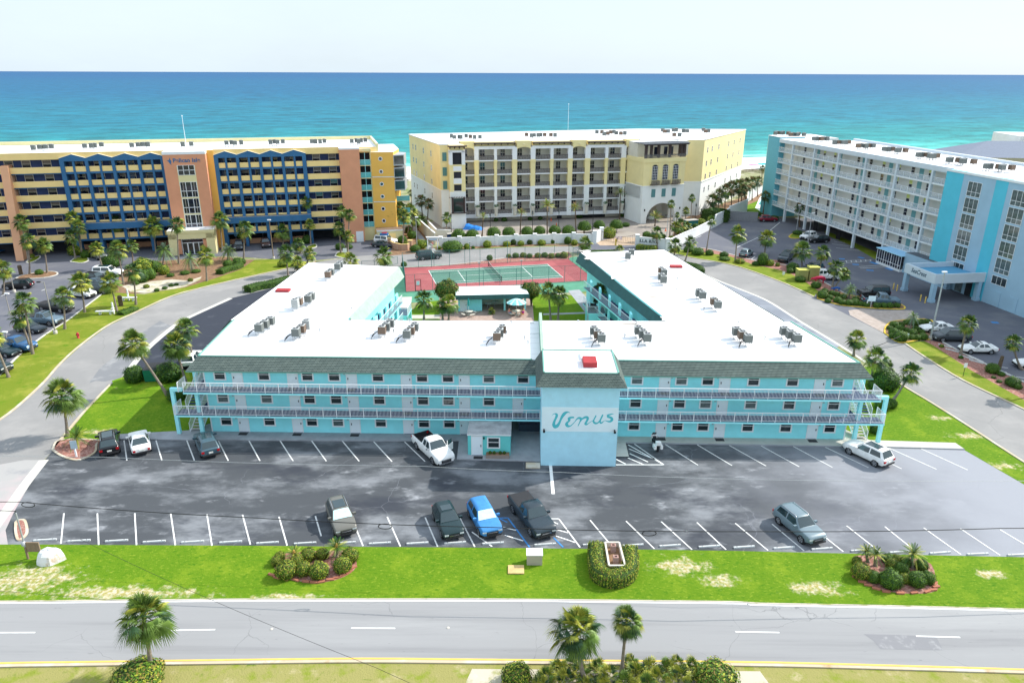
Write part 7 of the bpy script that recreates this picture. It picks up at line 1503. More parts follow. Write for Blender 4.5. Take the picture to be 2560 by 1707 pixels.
# clipped hedges grown along a path
def hedge(name, path, w, h, label, k='g', n=3500, group=None, ls=.085):
    b = MB(); P = [Vector((p[0], p[1])) for p in smooth_path(path, 5)]; rr = random.Random(len(P)); rows = []; fr_ = []
    for i, p in enumerate(P):
        d = (P[min(i + 1, len(P) - 1)] - P[max(i - 1,0)]).normalized(); nn = Vector((-d.y, d.x)); fr_.append((p, nn, d)); e = .75 if i in (0, len(P) - 1) else .93; jw = 1 + .05 * math.sin(i * 1.7)
        rows.append([(p.x + nn.x * w / 2 * s * e * jw, p.y + nn.y * w / 2 * s * e * jw, z * h * (e if z > .5 else 1)) for s, z in ((1,0),(1,.75),(.75,.97),(0,1),(-.75,.97),(-1,.75),(-1,0))])
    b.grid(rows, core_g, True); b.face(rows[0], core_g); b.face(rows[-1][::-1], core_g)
    for i in range(n):
        j = rr.randrange(len(fr_) - 1); f = rr.random(); p = fr_[j][0].lerp(fr_[j + 1][0], f); nn = fr_[j][1]; dd = fr_[j][2]; a = rr.uniform(0, PI); cx, cz = math.cos(a), math.sin(a); m = max(abs(cx), cz); q = 1 / m ** .7
        e = 1
        pos = Vector((p.x + nn.x * w / 2 * cx * q, p.y + nn.y * w / 2 * cx * q, max(.03, h * cz * q ** .5 * rr.uniform(.9,1.03)))); 
        if abs(cx) > .8: pos.z = rr.uniform(.05,.9) * h
        if rr.random() < .12: s_ = rr.choice((0, len(P) - 1)); e_ = fr_[s_]; pos = Vector((e_[0].x + e_[1].x * w / 2 * rr.uniform(-.9,.9), e_[0].y + e_[1].y * w / 2 * rr.uniform(-.9,.9), rr.uniform(0,.95) * h)) + Vector((e_[2].x, e_[2].y, 0)) * (.06 if s_ else -.06)
        dn = Vector((nn.x * cx, nn.y * cx, cz)); u = Vector((rr.gauss(0,1), rr.gauss(0,1), rr.gauss(0,1))); v = (dn + Vector((rr.gauss(0,.4), rr.gauss(0,.4), rr.gauss(0,.4)))).cross(u).normalized(); u = v.cross(dn).normalized(); s = ls * rr.uniform(.7,1.3)
        b.face([pos - u * s, pos + v * s * .55, pos + u * s + dn * s * .4, pos - v * s * .55], rr.choice(MIX[k]))
    o = b.build(name); return tag(o, label, 'hedge', group)
def z_pxs(l, z): return [tuple(px(x, y, z)[:2]) for x, y in l]
hedge('hedge', z_pxs([(1490,1366),(1490,1392),(1495,1425),(1512,1440),(1535,1444),(1560,1438),(1575,1420),(1576,1395),(1572,1376)],.55),1.30,1.15, 'U-shaped clipped hedge around the empty sign planter', 'y', 6500, ls=.07)
hedge('hedge', z_pxs([(618,724),(645,716),(675,711),(705,703),(725,699)],.5),1.9,1.2, 'long dark hedge along the drive behind the motel left wing', 'd', 5000)
hedge('hedge', z_pxs([(1712,664),(1728,667),(1745,672),(1752,682)],.5),1.6,1.3, 'curved dark hedge at the outer corner of the motel right wing', 'd', 3500)
hedge('hedge', z_pxs([(548,680),(565,673),(585,668),(600,661)],.5),1.6,1.0, 'low bright hedge at the edge of the left hotel bed', 'g', 2500)
hedge('hedge', z_pxs([(1455,632),(1490,630),(1540,629)],.4),1.2,.8, 'low hedge behind the motel right wing by the drive', 'd', 2500)
hedge('hedge', z_pxs([(300,783),(320,776),(338,770)],.3),1.6,.55, 'low plants around the farther white bench', 'g', 1500)
hedge('hedge', z_pxs([(1597,618),(1612,621),(1640,622)],.4),2.0,1.1, 'clipped planting under the carved name wall', 'y', 2500)
hedge('hedge', z_pxs([(1770,545),(1790,542),(1806,545)],1.3),5.0,3.6, 'massive dark clipped hedge block beside the arch tower', 'd', 4000, ls=.14)
# assorted shrubs: x, y, radius px, kind, height factor, text
BL = [(336,937,25, 'd', .95, 'clipped round bush left of the green dumpster'),(419,932,32, 'd', .85, 'big dark bush right of the green dumpster'),(441,985,23, 'd', .9, 'dark bush beneath the left outside stairs'),(393,935,16, 'd', .9, 'bush in front of the green dumpster'),
 (2214,952,33, 'd', .9, 'huge dark bush behind the motel right corner'),(2190,962,20, 'd', .8, 'dark bush beneath the large palm right of the motel'),(2206,1012,19, 'g', .9, 'round bush beside the right outside stairs'),(2228,1009,15, 'g', .9, 'bush at the foot of the curved palm'),(2202,992,12, 'g', .9, 'small bush behind the round one at the right stairs'),(2190,1072,15, 'd', 1.0, 'dark bush behind the right stair column'),
 (1131,617,27, 'g', .55, 'wide clipped mound before the white garden wall'),(1167,617,8, 'b', 1.1, 'bright tuft right of the wide mound'),(1183,619,5, 'g', .9, 'little shrub between two bright tufts'),(1218,611,11, 'b', .9, 'bright tuft near the second wall pier'),(1267,610,10, 'b', .7, 'bright low tuft left of the plum shrub'),(1284,606,8, 'r', 1.1, 'left plum-coloured shrub at the white wall'),(1302,609,9, 'b', .8, 'bright tuft between the plum shrubs'),(1324,606,8, 'r', .9, 'right plum-coloured shrub at the white wall'),(1354,607,11, 'b', .7, 'bright tuft right of the plum shrubs'),(1382,604,6, 'g', 1.1, 'small pointed shrub at the white wall'),(1419,602,9, 'g', 1.2, 'tall clipped shrub near the right end of the white wall'),(1436,607,9, 'b', .9, 'bright shrub near the right end of the white wall'),(1098,620,6, 'b', .8, 'yellow shrub right of the beach arch'),
 (1224,645,8, 'g', 1.0, 'single boxy shrub behind the tennis net'),(1010,661,8, 'g', .9, 'small shrub at the corner of the tennis court'),(1522,583,17, 'b', .9, 'bright boxy shrub behind the entry gate'),(1617,587,11, 'g', .8, 'shrub behind the carved name wall, left'),(1635,590,10, 'g', .8, 'shrub behind the carved name wall, middle'),(1655,592,10, 'g', .8, 'shrub behind the carved name wall, right'),
 (1744,629,17, 'g', .6, 'wide low bush at the road bend'),(1720,624,11, 'g', .8, 'bush left of the wide low bush'),(1774,632,10, 'g', .8, 'round bush left of the double-trunk palm'),(1810,637,11, 'd', .75, 'dark mound left of the silver hatchback'),(1812,647,14, 'g', .35, 'flat ground shrub below the dark mound'),(1850,653,13, 'y', .5, 'low bush in front of the silver hatchback'),(1907,650,14, 'g', 1.25, 'tall clipped round shrub in the sunny lot verge'),(1889,659,9, 'd', .7, 'small bush left of the tall clipped shrub'),(1926,658,10, 'b', .9, 'bright bush right of the tall clipped shrub'),(1944,662,6, 'y', .9, 'small bush before the dark SUV nose'),(1975,677,9, 'g', .8, 'left bush of the pair before the cabinets'),(1992,678,8, 'g', .8, 'right bush of the pair before the cabinets'),(2001,698,13, 'g', .65, 'bush below the yellow-green cabinets'),(2040,713,13, 'g', .7, 'bush below the red hobby horse'),(1982,668,15, 'd', .8, 'dark bush under the palm left of the cabinets'),
 (2482,922,17, 'g', .85, 'large bush beside the dead palm stump'),(2504,935,9, 'g', .7, 'small bush right of the dead palm stump'),(2532,955,18, 'd', .8, 'dark bush near the right edge of the verge'),(2545,966,10, 'g', .8, 'small bush right of the dark one near the edge'),(2484,943,6, 'g', .6, 'tiny plant on the gravel, upper'),(2498,953,7, 'g', .6, 'tiny plant on the gravel, lower'),(2354,865,6, 'y', .8, 'small dry plant on the gravel beside the minivan'),(2402,893,6, 'g', .8, 'small plant at the foot of the leaning verge palm'),
 (357,668,24, 'b', .95, 'bright tall shrub in the left hotel bed'),(387,668,19, 'g', .85, 'shrub right of the bright tall one'),(372,686,18, 'g', .9, 'shrub in the middle of the left hotel bed'),(352,692,20, 'd', .9, 'dark shrub beside the palm in the left hotel bed'),(279,655,23, 'd', .75, 'dark spreading bush behind the long white SUV'),(189,627,18, 'b', .8, 'round bright bush on the ramp island'),(213,637,12, 'g', .9, 'bush between the palms and the low orange wall'),(410,676,14, 'b', .95, 'yellow-green shrub left of the feather palms'),(98,681,10, 'g', .8, 'bush on the curved mulch island'),(594,655,13, 'g', .85, 'round bush at the right end of the left hotel bed'),(570,660,13, 'g', .8, 'round bush left of the end one in the hotel bed'),(605,654,10, 'd', .8, 'dark bush under the lone straight palm'),(426,688,10, 'g', .5, 'low plant in the mulch left of the flagpole'),(462,682,12, 'g', .45, 'low plants in the mulch below the portico'),(490,678,12, 'g', .4, 'low plants in the mulch right of the portico'),(340,708,8, 'g', .7, 'small bush by the sand patch'),(366,716,8, 'y', .7, 'dry bush by the sand patch'),(392,725,7, 'd', .6, 'grey-green tuft at the sand edge, left'),(412,720,7, 'd', .6, 'grey-green tuft at the sand edge, second'),(428,713,7, 'd', .6, 'grey-green tuft at the sand edge, third'),(441,711,6, 'd', .6, 'grey-green tuft at the sand edge, right'),(476,700,7, 'y', .7, 'dry tuft on the sand patch'),(78,641,8, 'b', .8, 'yellow flowering plant at the foot of the buttress'),
 (706,660,13, 'b', .7, 'shrub with yellow flowers on the lawn tip'),(768,600,12, 'd', 1.0, 'dark bush beside the garage mouth'),(850,617,13, 'd', .7, 'spreading bush on the round island'),(872,617,10, 'd', .7, 'second bush on the round island'),
 (1030,588,12, 'g', .9, 'bush in the grove by the beach path, upper'),(1006,600,12, 'g', .9, 'bush in the grove left of the lamp post'),(1018,612,11, 'y', .8, 'flowering bush in the grove'),(1052,612,13, 'b', 1.0, 'bright leafy plant left of the beach arch'),(1038,622,13, 'g', .8, 'bush between the sign wall and the beach arch'),(1064,610,8, 'g', 1.2, 'narrow plant touching the beach arch'),(1022,575,10, 'g', .9, 'bush behind the grove lamp post'),(997,575,11, 'd', .9, 'dark bush behind the grove palms'),
 (1556,536,9, 'g', .9, 'round bush at the foot of the hotel wall'),(1587,534,8, 'r', .9, 'plum round bush at the foot of the hotel wall'),(1240,550,6, 'd', .9, 'round pot plant under the balconies, left'),(1261,549,7, 'd', .9, 'round pot plant under the balconies, second'),(1325,547,6, 'd', .9, 'round pot plant under the balconies, third'),(1351,546,6, 'd', .9, 'round pot plant under the balconies, right'),(1565,562,10, 'd', .6, 'dark plant at the foot of the last clipped tree'),(1448,541,9, 'd', .6, 'plants left of the garage opening'),
 (1700,580,12, 'b', .7, 'yellow-green shrub behind the white wall, upper'),(1680,596,10, 'b', .7, 'yellow-green shrub behind the white wall, middle'),(1752,556,12, 'b', .8, 'bright shrub at the bend of the white wall'),(1740,566,10, 'g', .7, 'shrub below the arch tower side'),(1995,582,13, 'd', .5, 'dark planting on the yellow-kerbed island'),(1935,546,12, 'd', .6, 'dark plants behind the red car'),(1895,535,10, 'd', .6, 'plants on top of the grey block wall'),(1308,818,6, 'g', .8, 'plant at the patio edge')]
for x, y, r, k, hs, lab in BL: bush(x, y, r, lab, k, hs)
for j, (x, r) in enumerate(((1272,7),(1289,9),(1308,9),(1324,8),(1345,9),(1362,9),(1379,9),(1395,8),(1410,11))): bush(x, 640 - (j % 3), r, '%s shrub from the left in the row behind the tennis court' % ORD[j], 'g' if j % 2 else 'y', .8, 'row of shrubs behind the tennis court')
for j, (x, y, r) in enumerate(((1146,585,18),(1181,585,17),(1234,580,18),(1272,579,17),(1318,577,16),(1349,575,15),(1387,574,16),(1421,575,17),(1461,565,18),(1498,561,15),(1541,561,17))): topiary(x, y, r, '%s dome-clipped tree from the left in the paved forecourt' % ORD[j])
I1 = [(2056,737,14),(2075,744,9),(2094,750,11),(2080,733,9),(2106,756,10),(2122,757,11),(2137,756,12),(2092,736,9),(2108,742,9),(2152,760,9),(2166,762,9),(2192,764,10),(2209,764,10),(2224,764,10),(2242,764,9),(2062,727,9),(2140,748,9),(2070,752,8)]
for j, (x, y, r) in enumerate(sorted(I1)): bush(x, y, r, '%s clipped bush from the left on the long yellow-kerbed island' % ORD[j], 'g', .8, 'clipped bushes on the long island')
I2 = [(2251,841,19),(2279,843,10),(2293,844,10),(2308,842,12),(2234,829,12),(2250,822,12),(2236,812,12),(2252,812,10),(2282,832,12),(2290,822,10),(2284,806,13),(2300,806,11),(2318,805,10),(2224,820,8),(2232,840,10),(2304,830,9),(2266,826,9),(2268,806,10)]
for j, (x, y, r) in enumerate(sorted(I2)): bush(x, y, r, '%s clipped bush from the left on the rounded island by the lamp post' % ORD[j], 'g', .8, 'clipped bushes on the rounded island')
# dark round trees at the pavilion
for x, y, cx, cy, r, lab in ((1120,768,1118,724,29, 'dark round tree left of the courtyard pavilion'),(1328,764,1327,726,25, 'dark round tree behind the right end of the pavilion')):
    P = px(x, y); T = px(cx, cy, 0, P.y); rw = world_r(cx, cy, r, T.z); t = thing('round_tree', lab, 'tree', (P.x, P.y, 0),0, 'dark round courtyard trees'); b = MB()
    for k in range(5): a = k * 1.3; b.tube([(0,0,0),(.2 * math.cos(a),.2 * math.sin(a), T.z * .5),(.7 * math.cos(a),.7 * math.sin(a), T.z)],[.12,.08,.04], bark2,6)
    b.build('trunk', t); inst(TREEC[0 if x < 1200 else 1], 'crown', t, (T.x - P.x, 0, T.z),0,(rw, rw, rw * .85))
# bottom edge: bushes and saw palmetto on the median
bush(345,1688,62, 'large flat bush around the lone bottom left palm', 'y', .5, 'median planting'); bush(1292,1690,40, 'round clipped bush left of the bottom palm pair', 'y', .85, 'median planting'); bush(1790,1695,55, 'wide clipped bush right of the saw palmettos', 'y', .7, 'median planting')
PALMETTO = [fan_crown(200 + s, 24, seg=13, droop=.25, dead=1, mats=[palm_a, palm_b, palm_b, palm_c]) for s in range(3)]
rr = random.Random(5); k = 0
for x, y, s in sorted(((1362,1690,34),(1392,1668,34),(1424,1660,30),(1350,1712,36),(1410,1700,40),(1450,1678,34),(1490,1668,32),(1520,1690,38),(1500,1712,36),(1575,1655,30),(1590,1682,38),(1620,1668,36),(1560,1708,40),(1640,1695,40),(1665,1668,32),(1690,1655,28),(1695,1690,38),(1725,1668,34),(1745,1695,36),(1610,1712,40),(1460,1712,34))):
    P = px(x, y + 14); r = world_r(x, y, s, .5); t = thing('saw_palmetto', '%s saw palmetto from the left in the clump at the bottom edge' % ORD[k], 'palmetto', (P.x, P.y, 0),0, 'saw palmettos at the bottom edge')
    b = MB(); b.tube([(0,0,0),(0,0,.3)],.08, bark2,6); b.build('stem', t); inst(PALMETTO[k % 3], 'leaf_fan', t, (0,0,.3), k * 1.1,(r, r, r * 1.1)); k += 1
# ================================================================== SMALLER THINGS
def one(name, label, cat, b, loc, rz=0, group=None):
    o = b.build(name); o.location = loc if len(loc) == 3 else (loc[0], loc[1],0); o.rotation_euler = (0,0, rz); return tag(o, label, cat, group)
# wheel stops of the front row
ws = [(113,1351),(198,1353),(292,1353),(386,1355),(482,1355.5),(577,1356),(669,1358),(763,1359),(862,1358),(950,1359),(1044,1359),(1138,1358),(1233,1359),(1363,1362),(1484,1362),(1582,1364),(1675,1365),(1773,1367),(1860,1368.5),(1960,1370.5),(2055,1373),(2153,1377),(2250,1381),(2350,1383),(2444,1386),(2545,1388)]
wb = MB(); L2 = .88
for xa, xb in ((-L2, L2),):
    P = [(-.09,0),(.09,0),(.07,.12),(-.07,.12)]; A = [(xa, p[0], p[1]) for p in P]; B = [(xb, p[0], p[1]) for p in P]; stop_m = mat('wheel_stop', (.52,.54,.54), var=.12, scale=5)
    wb.grid([A, B], stop_m, False, closed=True); wb.face(A[::-1], stop_m); wb.face(B, stop_m)
    for x in (-.6,.6): wb.lathe([(.03,.12),(.03,.135),(0,.135)], black, 8,(x, 0,0))
wm_ = mesh_only(wb, 'wheel_stop')
for j, (x, y) in enumerate(ws):
    p = px(x, y); o = bpy.data.objects.new('wheel_stop', wm_); COL.objects.link(o); o.location = (p.x, p.y, .025); o.rotation_euler = (0,0, R(6.5 if j < 24 else 4)); tag(o, '%s pale concrete wheel stop from the left in the front parking row' % ORD[j], 'wheel stop', 'wheel stops of the front row')
for j, (x, y) in enumerate(((2362,866),(2380,877),(2415,894),(2440,905),(2497,928),(2515,937))):
    p = px(x, y); o = bpy.data.objects.new('wheel_stop', wm_); COL.objects.link(o); o.location = (p.x, p.y, .04); o.rotation_euler = (0,0, R(-52)); tag(o, '%s dark wheel stop from the minivan along the gravel strip' % ORD[j], 'wheel stop', 'wheel stops along the gravel strip')
# lamp posts
def lamp(base, top, label, arm=0.0, r=.08, m=None, head='box', group='street lamps'):
    P = px(*base); T = px(top[0], top[1],0, P.y); h = max(T.z, 2); m = m or pole_m; t = thing('street_lamp', label, 'street lamp', (P.x, P.y, 0),0, group)
    b = MB(); b.lathe([(.28,0),(.28,.5),(.2,.55)], walk_m, 10); b.build('footing', t); b = MB(); b.tube([(0,0,.5),(0,0, h)],[r * 1.2, r * .7], m, 8)
    if arm: b.tube([(0,0, h - .1),(arm, 0, h)],.04, m, 6)
    b.build('pole', t); b = MB()
    if head == 'box': b.box(arm - .38, arm + .12 if arm < 0 else arm + .3,-.16,.16, h - .08, h + .08, plastic if arm < 0 else white)
    else: b.lathe([(.05,0),(.16,.05),(.22,.45),(.12,.5)], glass_c, 6,(0,0, h)); b.lathe([(.26,.48),(.1,.72),(.03,.95)], black, 6,(0,0, h))
    b.build('lamp_head', t); return t
lamp((139,834),(112,705), 'tall leaning-armed lamp post on the left verge kerb', -.6,.09)
lamp((36,731),(28,680), 'lamp post beside the driving black SUV', .3); lamp((26,788),(14,734), 'lamp post in the left hotel lot below the black SUV', .3); lamp((22,868),(13,830), 'short post behind the blue pickup at the left edge', .0)
lamp((684,647),(672,550), 'rust-brown mast between the drive and the blue hotel bays', 0,.09, wood, 'box'); lamp((331,630),(318,571), 'thin brown mast before the blue hotel left bays', 0,.07, wood)
lamp((1043,628),(1038,543), 'pale lamp post beside the beach arch', .2,.07, steel); lamp((1664,624),(1671,538), 'pale lamp post at the carved name wall', -.3,.07, steel)
lamp((1990,583),(1998,513), 'thin lamp post at the yellow-kerbed shaded island', 0,.08, steel); lamp((2019,611),(2031,533), 'lamp post between the shaded white and black SUVs', .35,.08, steel); lamp((2326,848),(2368,680), 'tallest lamp post, on the rounded island by the minivan', 0,.12, steel)
for j, (x, y0, y1) in enumerate(((1129,600,543),(1226,596,541),(1331,592,536),(1396,592,532),(1481,584,527),(1736,565,517))): lamp((x, y0),(x, y1), '%s black lantern post from the left before the cream hotel' % ORD[j],0,.07, black, 'lantern', 'black lantern posts')
# benches, hydrant, posts, cabinets
for (x, y, lab) in ((264,786, 'nearer white bench with a tall post on the left lawn'),(321,752, 'farther white bench with a post beside the palm')):
    P = px(x, y); t = thing('garden_bench', lab, 'bench', (P.x, P.y, 0), R(4), 'white benches'); b = MB(); b.box(-1.4,1.4,-.28,.28,.48,.62, white); b.build('seat', t)
    for s in (-.8,.8): b = MB(); b.box(s - .12, s + .12,-.2,.2,0,.48, white_w); b.build('leg', t)
    b = MB(); b.box(1.1 if x < 300 else -.1,1.3 if x < 300 else .1,.1,.3,0,1.9, white); b.box(1.0 if x < 300 else -.05,1.4 if x < 300 else .05,-.1,.3,.9,1.0, white); b.build('post', t)
P = px(196,845); t = thing('fire_hydrant', 'red fire hydrant on the left lawn', 'fire hydrant', (P.x, P.y, 0)); rd = mat('hydrant_red', (.50,.04,.06)); b = MB(); b.lathe([(.2,0),(.2,.06),(.14,.08),(.14,.6),(.18,.62),(.16,.75),(.05,.85),(0,.9)], rd, 12); b.build('barrel', t); b = MB(); b.tube([(-.25,0,.5),(.25,0,.5)],.07, rd, 8); b.tube([(0,-.24,.45),(0,0,.45)],.09, rd, 8); b.build('nozzle', t)
for x, y, lab in ((303,765, 'brown wooden post left of the farther bench'),(53,686, 'dark brown stump post on the curved mulch island')):
    P = px(x, y); b = MB(); b.lathe([(.35,0),(.33,1.2),(.38,1.4),(.3,1.75),(0,1.8)], bark2,10); one('wooden_post', lab, 'post', b, P)
P = px(2016,700); 
for dx, h, lab in ((-1.0,2.0, 'left, lower yellow-green utility cabinet on the right verge'),(1.0,2.5, 'right, taller yellow-green utility cabinet on the right verge')):
    t = thing('utility_cabinet', lab, 'utility cabinet', (P.x + dx, P.y, 0),0, 'yellow-green cabinets'); cm = mat('cabinet_olive', (.30,.30,.10), var=.08); b = MB(); b.box(-.9,.9,-.8,.8,0, h, cm); b.build('cabinet', t); b = MB(); b.box(-.95,.95,-.85,.85, h, h + .12, mat('cabinet_top', (.65,.62,.15))); b.build('lid', t)
    for s in (-.45,.45): b = MB(); b.box(s - .4, s + .4,-.83,-.80,.15, h - .15, cm); b.build('door', t)
# red hobby-horse like ornament and the blue one
def ornament(x, y, m, lab, s=1.0):
    P = px(x, y); t = thing('animal_ornament', lab, 'ornament', (P.x, P.y, 0),0); b = MB(); b.tube([(-1.1 * s, 0,.75 * s),(-.6 * s, 0,1.0 * s),(.2 * s, 0,1.05 * s),(.8 * s, 0,.95 * s),(1.15 * s, 0,.7 * s)],[.16 * s, .3 * s, .34 * s, .3 * s, .12 * s], m, 8); b.build('body', t)
    b = MB(); b.tube([(-.9 * s, 0,.95 * s),(-1.4 * s, 0,.9 * s),(-1.6 * s, 0,.6 * s)],[.2 * s, .16 * s, .08 * s], m, 8); b.build('head', t)
    for xx in (-.6,.7): b = MB(); b.tube([(xx * s, .15,.9 * s),(xx * s * 1.1,.15,.0)],[.1 * s, .05 * s], m, 6); b.tube([(xx * s, -.15,.9 * s),(xx * s * 1.1,-.15,.0)],[.1 * s, .05 * s], m, 6); b.build('leg', t)
ornament(2047,708, mat('ornament_red', (.55,.03,.08)), 'glossy red animal ornament among the shrubs below the cabinets'); ornament(2090,728, mat('ornament_blue', (.03,.12,.40)), 'small blue ornament at the head of the long island', .6)
# utility box, tan cover, painted rock, meter post
P = px(1336,1406); t = thing('utility_box', 'beige utility box with a white lid on the front verge', 'utility box', (P.x, P.y, .03),0); b = MB(); b.box(-.6,.6,-.35,.35,0,.95, mat('box_beige', (.46,.40,.33), var=.1, scale=1, stretch=(1,1,8))); b.build('cabinet', t); b = MB(); b.face([(-.64,-.4,.95),(.64,-.4,.95),(.64,.4,1.05),(-.64,.4,1.05)], white); b.box(-.64,.64,-.4,.4,.9,.95, white); b.build('lid', t)
P = px(1290,1425); b = MB(); b.box(-.62,.62,-.5,.5,0,.12, mat('cover_tan', (.56,.40,.18), var=.15, scale=2)); one('ground_cover_plate', 'tan square ground cover below the beige utility box', 'cover', b, P)
P = px(126,1402); b = MB(); rr = random.Random(2); rows = []
for (r, z) in ((1.05,0),(1.0,.35),(.86,.75),(.62,1.0),(.25,1.12),(.02,1.1)): rows.append([(r * (1 + .16 * math.sin(k * 1.9 + 1)) * math.cos(k * PI / 5),.7 * r * (1 + .14 * math.sin(k * 2.7)) * math.sin(k * PI / 5), z * (1 + .06 * math.sin(k * 3))) for k in range(10)])
b.grid(rows, layers('painted_rock', (.74,.74,.75),[((.55,.42,.30),1.2,.52,.66,(1,1,.6),6),((.15,.22,.5),1.6,.66,.72, None, 4)], bump=.8, bscale=4), False, closed=True); one('painted_rock', 'white painted boulder on the verge at the lower left', 'rock', b, P, R(10))
P = px(71,1397); t = thing('meter_post', 'leaning grey meter post with a brown board at the lower left', 'utility post', (P.x, P.y, .03)); b = MB(); b.tube([(0,0,0),(0,0,1.1)],.09, wood, 8); b.build('stub', t); b = MB(); b.tube([(0,0,1.1),(0,0,4.2)],.06, steel, 8); b.build('conduit', t); b = MB(); b.lathe([(.16,0),(.16,.3),(.05,.35)], steel, 10,(-.02,-.05,1.3)); b.build('meter', t)
b = MB(); b.box(.12,1.15,-.06,.04,.7,1.55, wood); b.build('board', t); b = MB(); b.box(1.05,1.15,.04,.14,0,.75, wood_pale); b.build('board_post', t)
P = px(192,1144); t = thing('sign_post', 'white square post with a small grey sign on the red rock bed', 'sign post', (P.x, P.y, .1), R(10)); b = MB(); b.box(-.07,.07,-.07,.07,0,1.5, white); b.build('post', t); b = MB(); b.box(-.3,.3,-.1,-.07,.95,1.85, mat('sign_grey', (.45,.55,.60))); b.build('sign_panel', t)
# overhead wires
def wire(pts, label, r=.03, coil=None, m=None):
    b = MB(); P = []
    for i in range(len(pts) - 1):
        a, c = Vector(pts[i]), Vector(pts[i + 1]); n = 24; sag = (c - a).length * .006
        for k in range(n): f = k / n; q = a.lerp(c, f); q.z -= sag * 4 * f * (1 - f); P.append(q)
    P.append(Vector(pts[-1])); b.tube(P, r, m or black, 5)
    for cx_ in (coil or []):
        q = min(P, key=lambda v: abs(v.x - cx_)); b.tube([(q.x + .5 * math.cos(k * PI / 6), q.y, q.z - .18 + .22 * math.sin(k * PI / 6)) for k in range(13)],.035, black, 4)
    o = b.build('overhead_wire'); return tag(o, label, 'wire', 'overhead wires')
zW = 5.6
wire([tuple(px(-900,1235, zW)), tuple(px(45,1254, zW)), tuple(px(640,1294, zW)), tuple(px(1240,1318, zW)), tuple(px(1900,1328, zW)), tuple(px(2500,1320, zW)), tuple(px(3300,1300, zW))], 'thick black cable with coiled loops crossing over the front parking row', .03,[px(80,1254, zW).x, px(955,1309, zW).x, px(1622,1327, zW).x])
wire([tuple(px(-600,1120,8.2)), tuple(px(260,1142,8.2)), tuple(px(1060,1165,8.2)), tuple(px(1400,1180,8.2)), tuple(px(2000,1200,8.2)), tuple(px(3200,1190,8.2))], 'thin upper wire above the middle of the car park', .016, m=steel)
wire([tuple(px(200,1347,7)), tuple(px(520,1495,7)), tuple(px(940,1668,7)), tuple(px(1150,1760,7))], 'thin diagonal wire crossing the road at the lower left', .011)
wire([tuple(px(-600,1245,6.6)), tuple(px(40,1277,6.6)),(-38 - .1,47.6,4.2)], 'short slack wire entering from the left edge', .025)
q = px(2264,852); wire([(q.x, q.y, 1.2), tuple(px(2200,862,.6)), tuple(px(2175,868,.2))], 'black hose line lying across the drive from the right island', .04)
# sign planter in the U-shaped hedge
pl4 = [px(x, y, 1.05) for x, y in ((1513,1354),(1548,1354),(1563,1412),(1523,1412))]; c0 = sum(pl4, Vector()) / 4; t = thing('sign_planter', 'empty pale rectangular planter frame inside the U-shaped hedge', 'planter', (c0.x, c0.y, 0)); LP = [Vector((p.x - c0.x, p.y - c0.y)) for p in pl4]
b = MB()
for i in range(4):
    a, c = LP[i], LP[(i + 1) % 4]; d = (c - a).normalized(); n = Vector((-d.y, d.x)) * .07; b.prism([(a.x - n.x, a.y - n.y),(c.x - n.x, c.y - n.y),(c.x + n.x, c.y + n.y),(a.x + n.x, a.y + n.y)],0,1.05 + i * .003, wood_pale)
b.build('frame', t); b = MB(); b.prism([(p.x * .95, p.y * .95) for p in LP],0,.62, mulch); b.build('soil', t)
for f in (.22,.72):
    q = (LP[0].lerp(LP[3], f) + LP[1].lerp(LP[2], f)) / 2; bp_ = MB(); bm = brickmat('pier_brick', (.34,.19,.16),(.42,.26,.22),(.35,.3,.27),.2,.08,.01, vert=True) if 'pier_brick' not in MATS else MATS['pier_brick']
    for x0, x1, y0, y1 in ((-.2,.2,-.2,-.1),(-.2,.2,.1,.2),(-.2,-.1,-.1,.1),(.1,.2,-.1,.1)): bp_.box(q.x + x0, q.x + x1, q.y + y0, q.y + y1,.6,1.25, bm)
    bp_.build('brick_pier', t)
# green dumpster left of the motel
P = px(392,948); t = thing('dumpster', 'green dumpster with a black ribbed lid between two bushes', 'dumpster', (P.x, P.y, 0), R(8)); gm = mat('dumpster_green', (.01,.17,.09), var=.15); b = MB()
b.vprism([(-1.1,.1),(1.1,.1),(1.2,1.6),(-1.2,1.6)],-.9,.9, gm); b.build('bin', t); b = MB(); b.face([(-1.2,-.9,1.6),(1.2,-.9,1.6),(1.2,.9,1.9),(-1.2,.9,1.9)], plastic)
for k in range(9): x = -1.1 + k * .27; b.face([(x, -.9,1.63),(x + .05,-.9,1.63),(x + .05,.9,1.93),(x, .9,1.93)], mat('lid_rib', (.06,.07,.07)))
b.build('lid', t)
# ---- tennis court fence, net
FH = 3.05
def fence(name, pts, h, label, step, mesh_m, pm, cat='fence', rail=True, r=.04, group=None):
    o0 = Vector((pts[0][0], pts[0][1])); t = thing(name, label, cat, (o0.x, o0.y, .03),0, group); rail_b = MB(); net = MB()
    for i in range(len(pts) - 1):
        a, c = Vector(pts[i][:2]) - o0, Vector(pts[i + 1][:2]) - o0; n = max(1, int((c - a).length / step + .5))
        for k in range(n + (1 if i == len(pts) - 2 else 0)): q = a.lerp(c, k / n); b = MB(); b.tube([(q.x, q.y, 0),(q.x, q.y, h)], r, pm, 6); b.build('post', t)
        rail_b.tube([(a.x, a.y, h),(c.x, c.y, h)], r * .7, pm, 5); rail_b.tube([(a.x, a.y, .05),(c.x, c.y, .05)], r * .5, pm, 4); net.face([(a.x, a.y, .05),(c.x, c.y, .05),(c.x, c.y, h),(a.x, a.y, h)], mesh_m)
    rail_b.build('rail', t); net.build('wire_mesh', t); return t
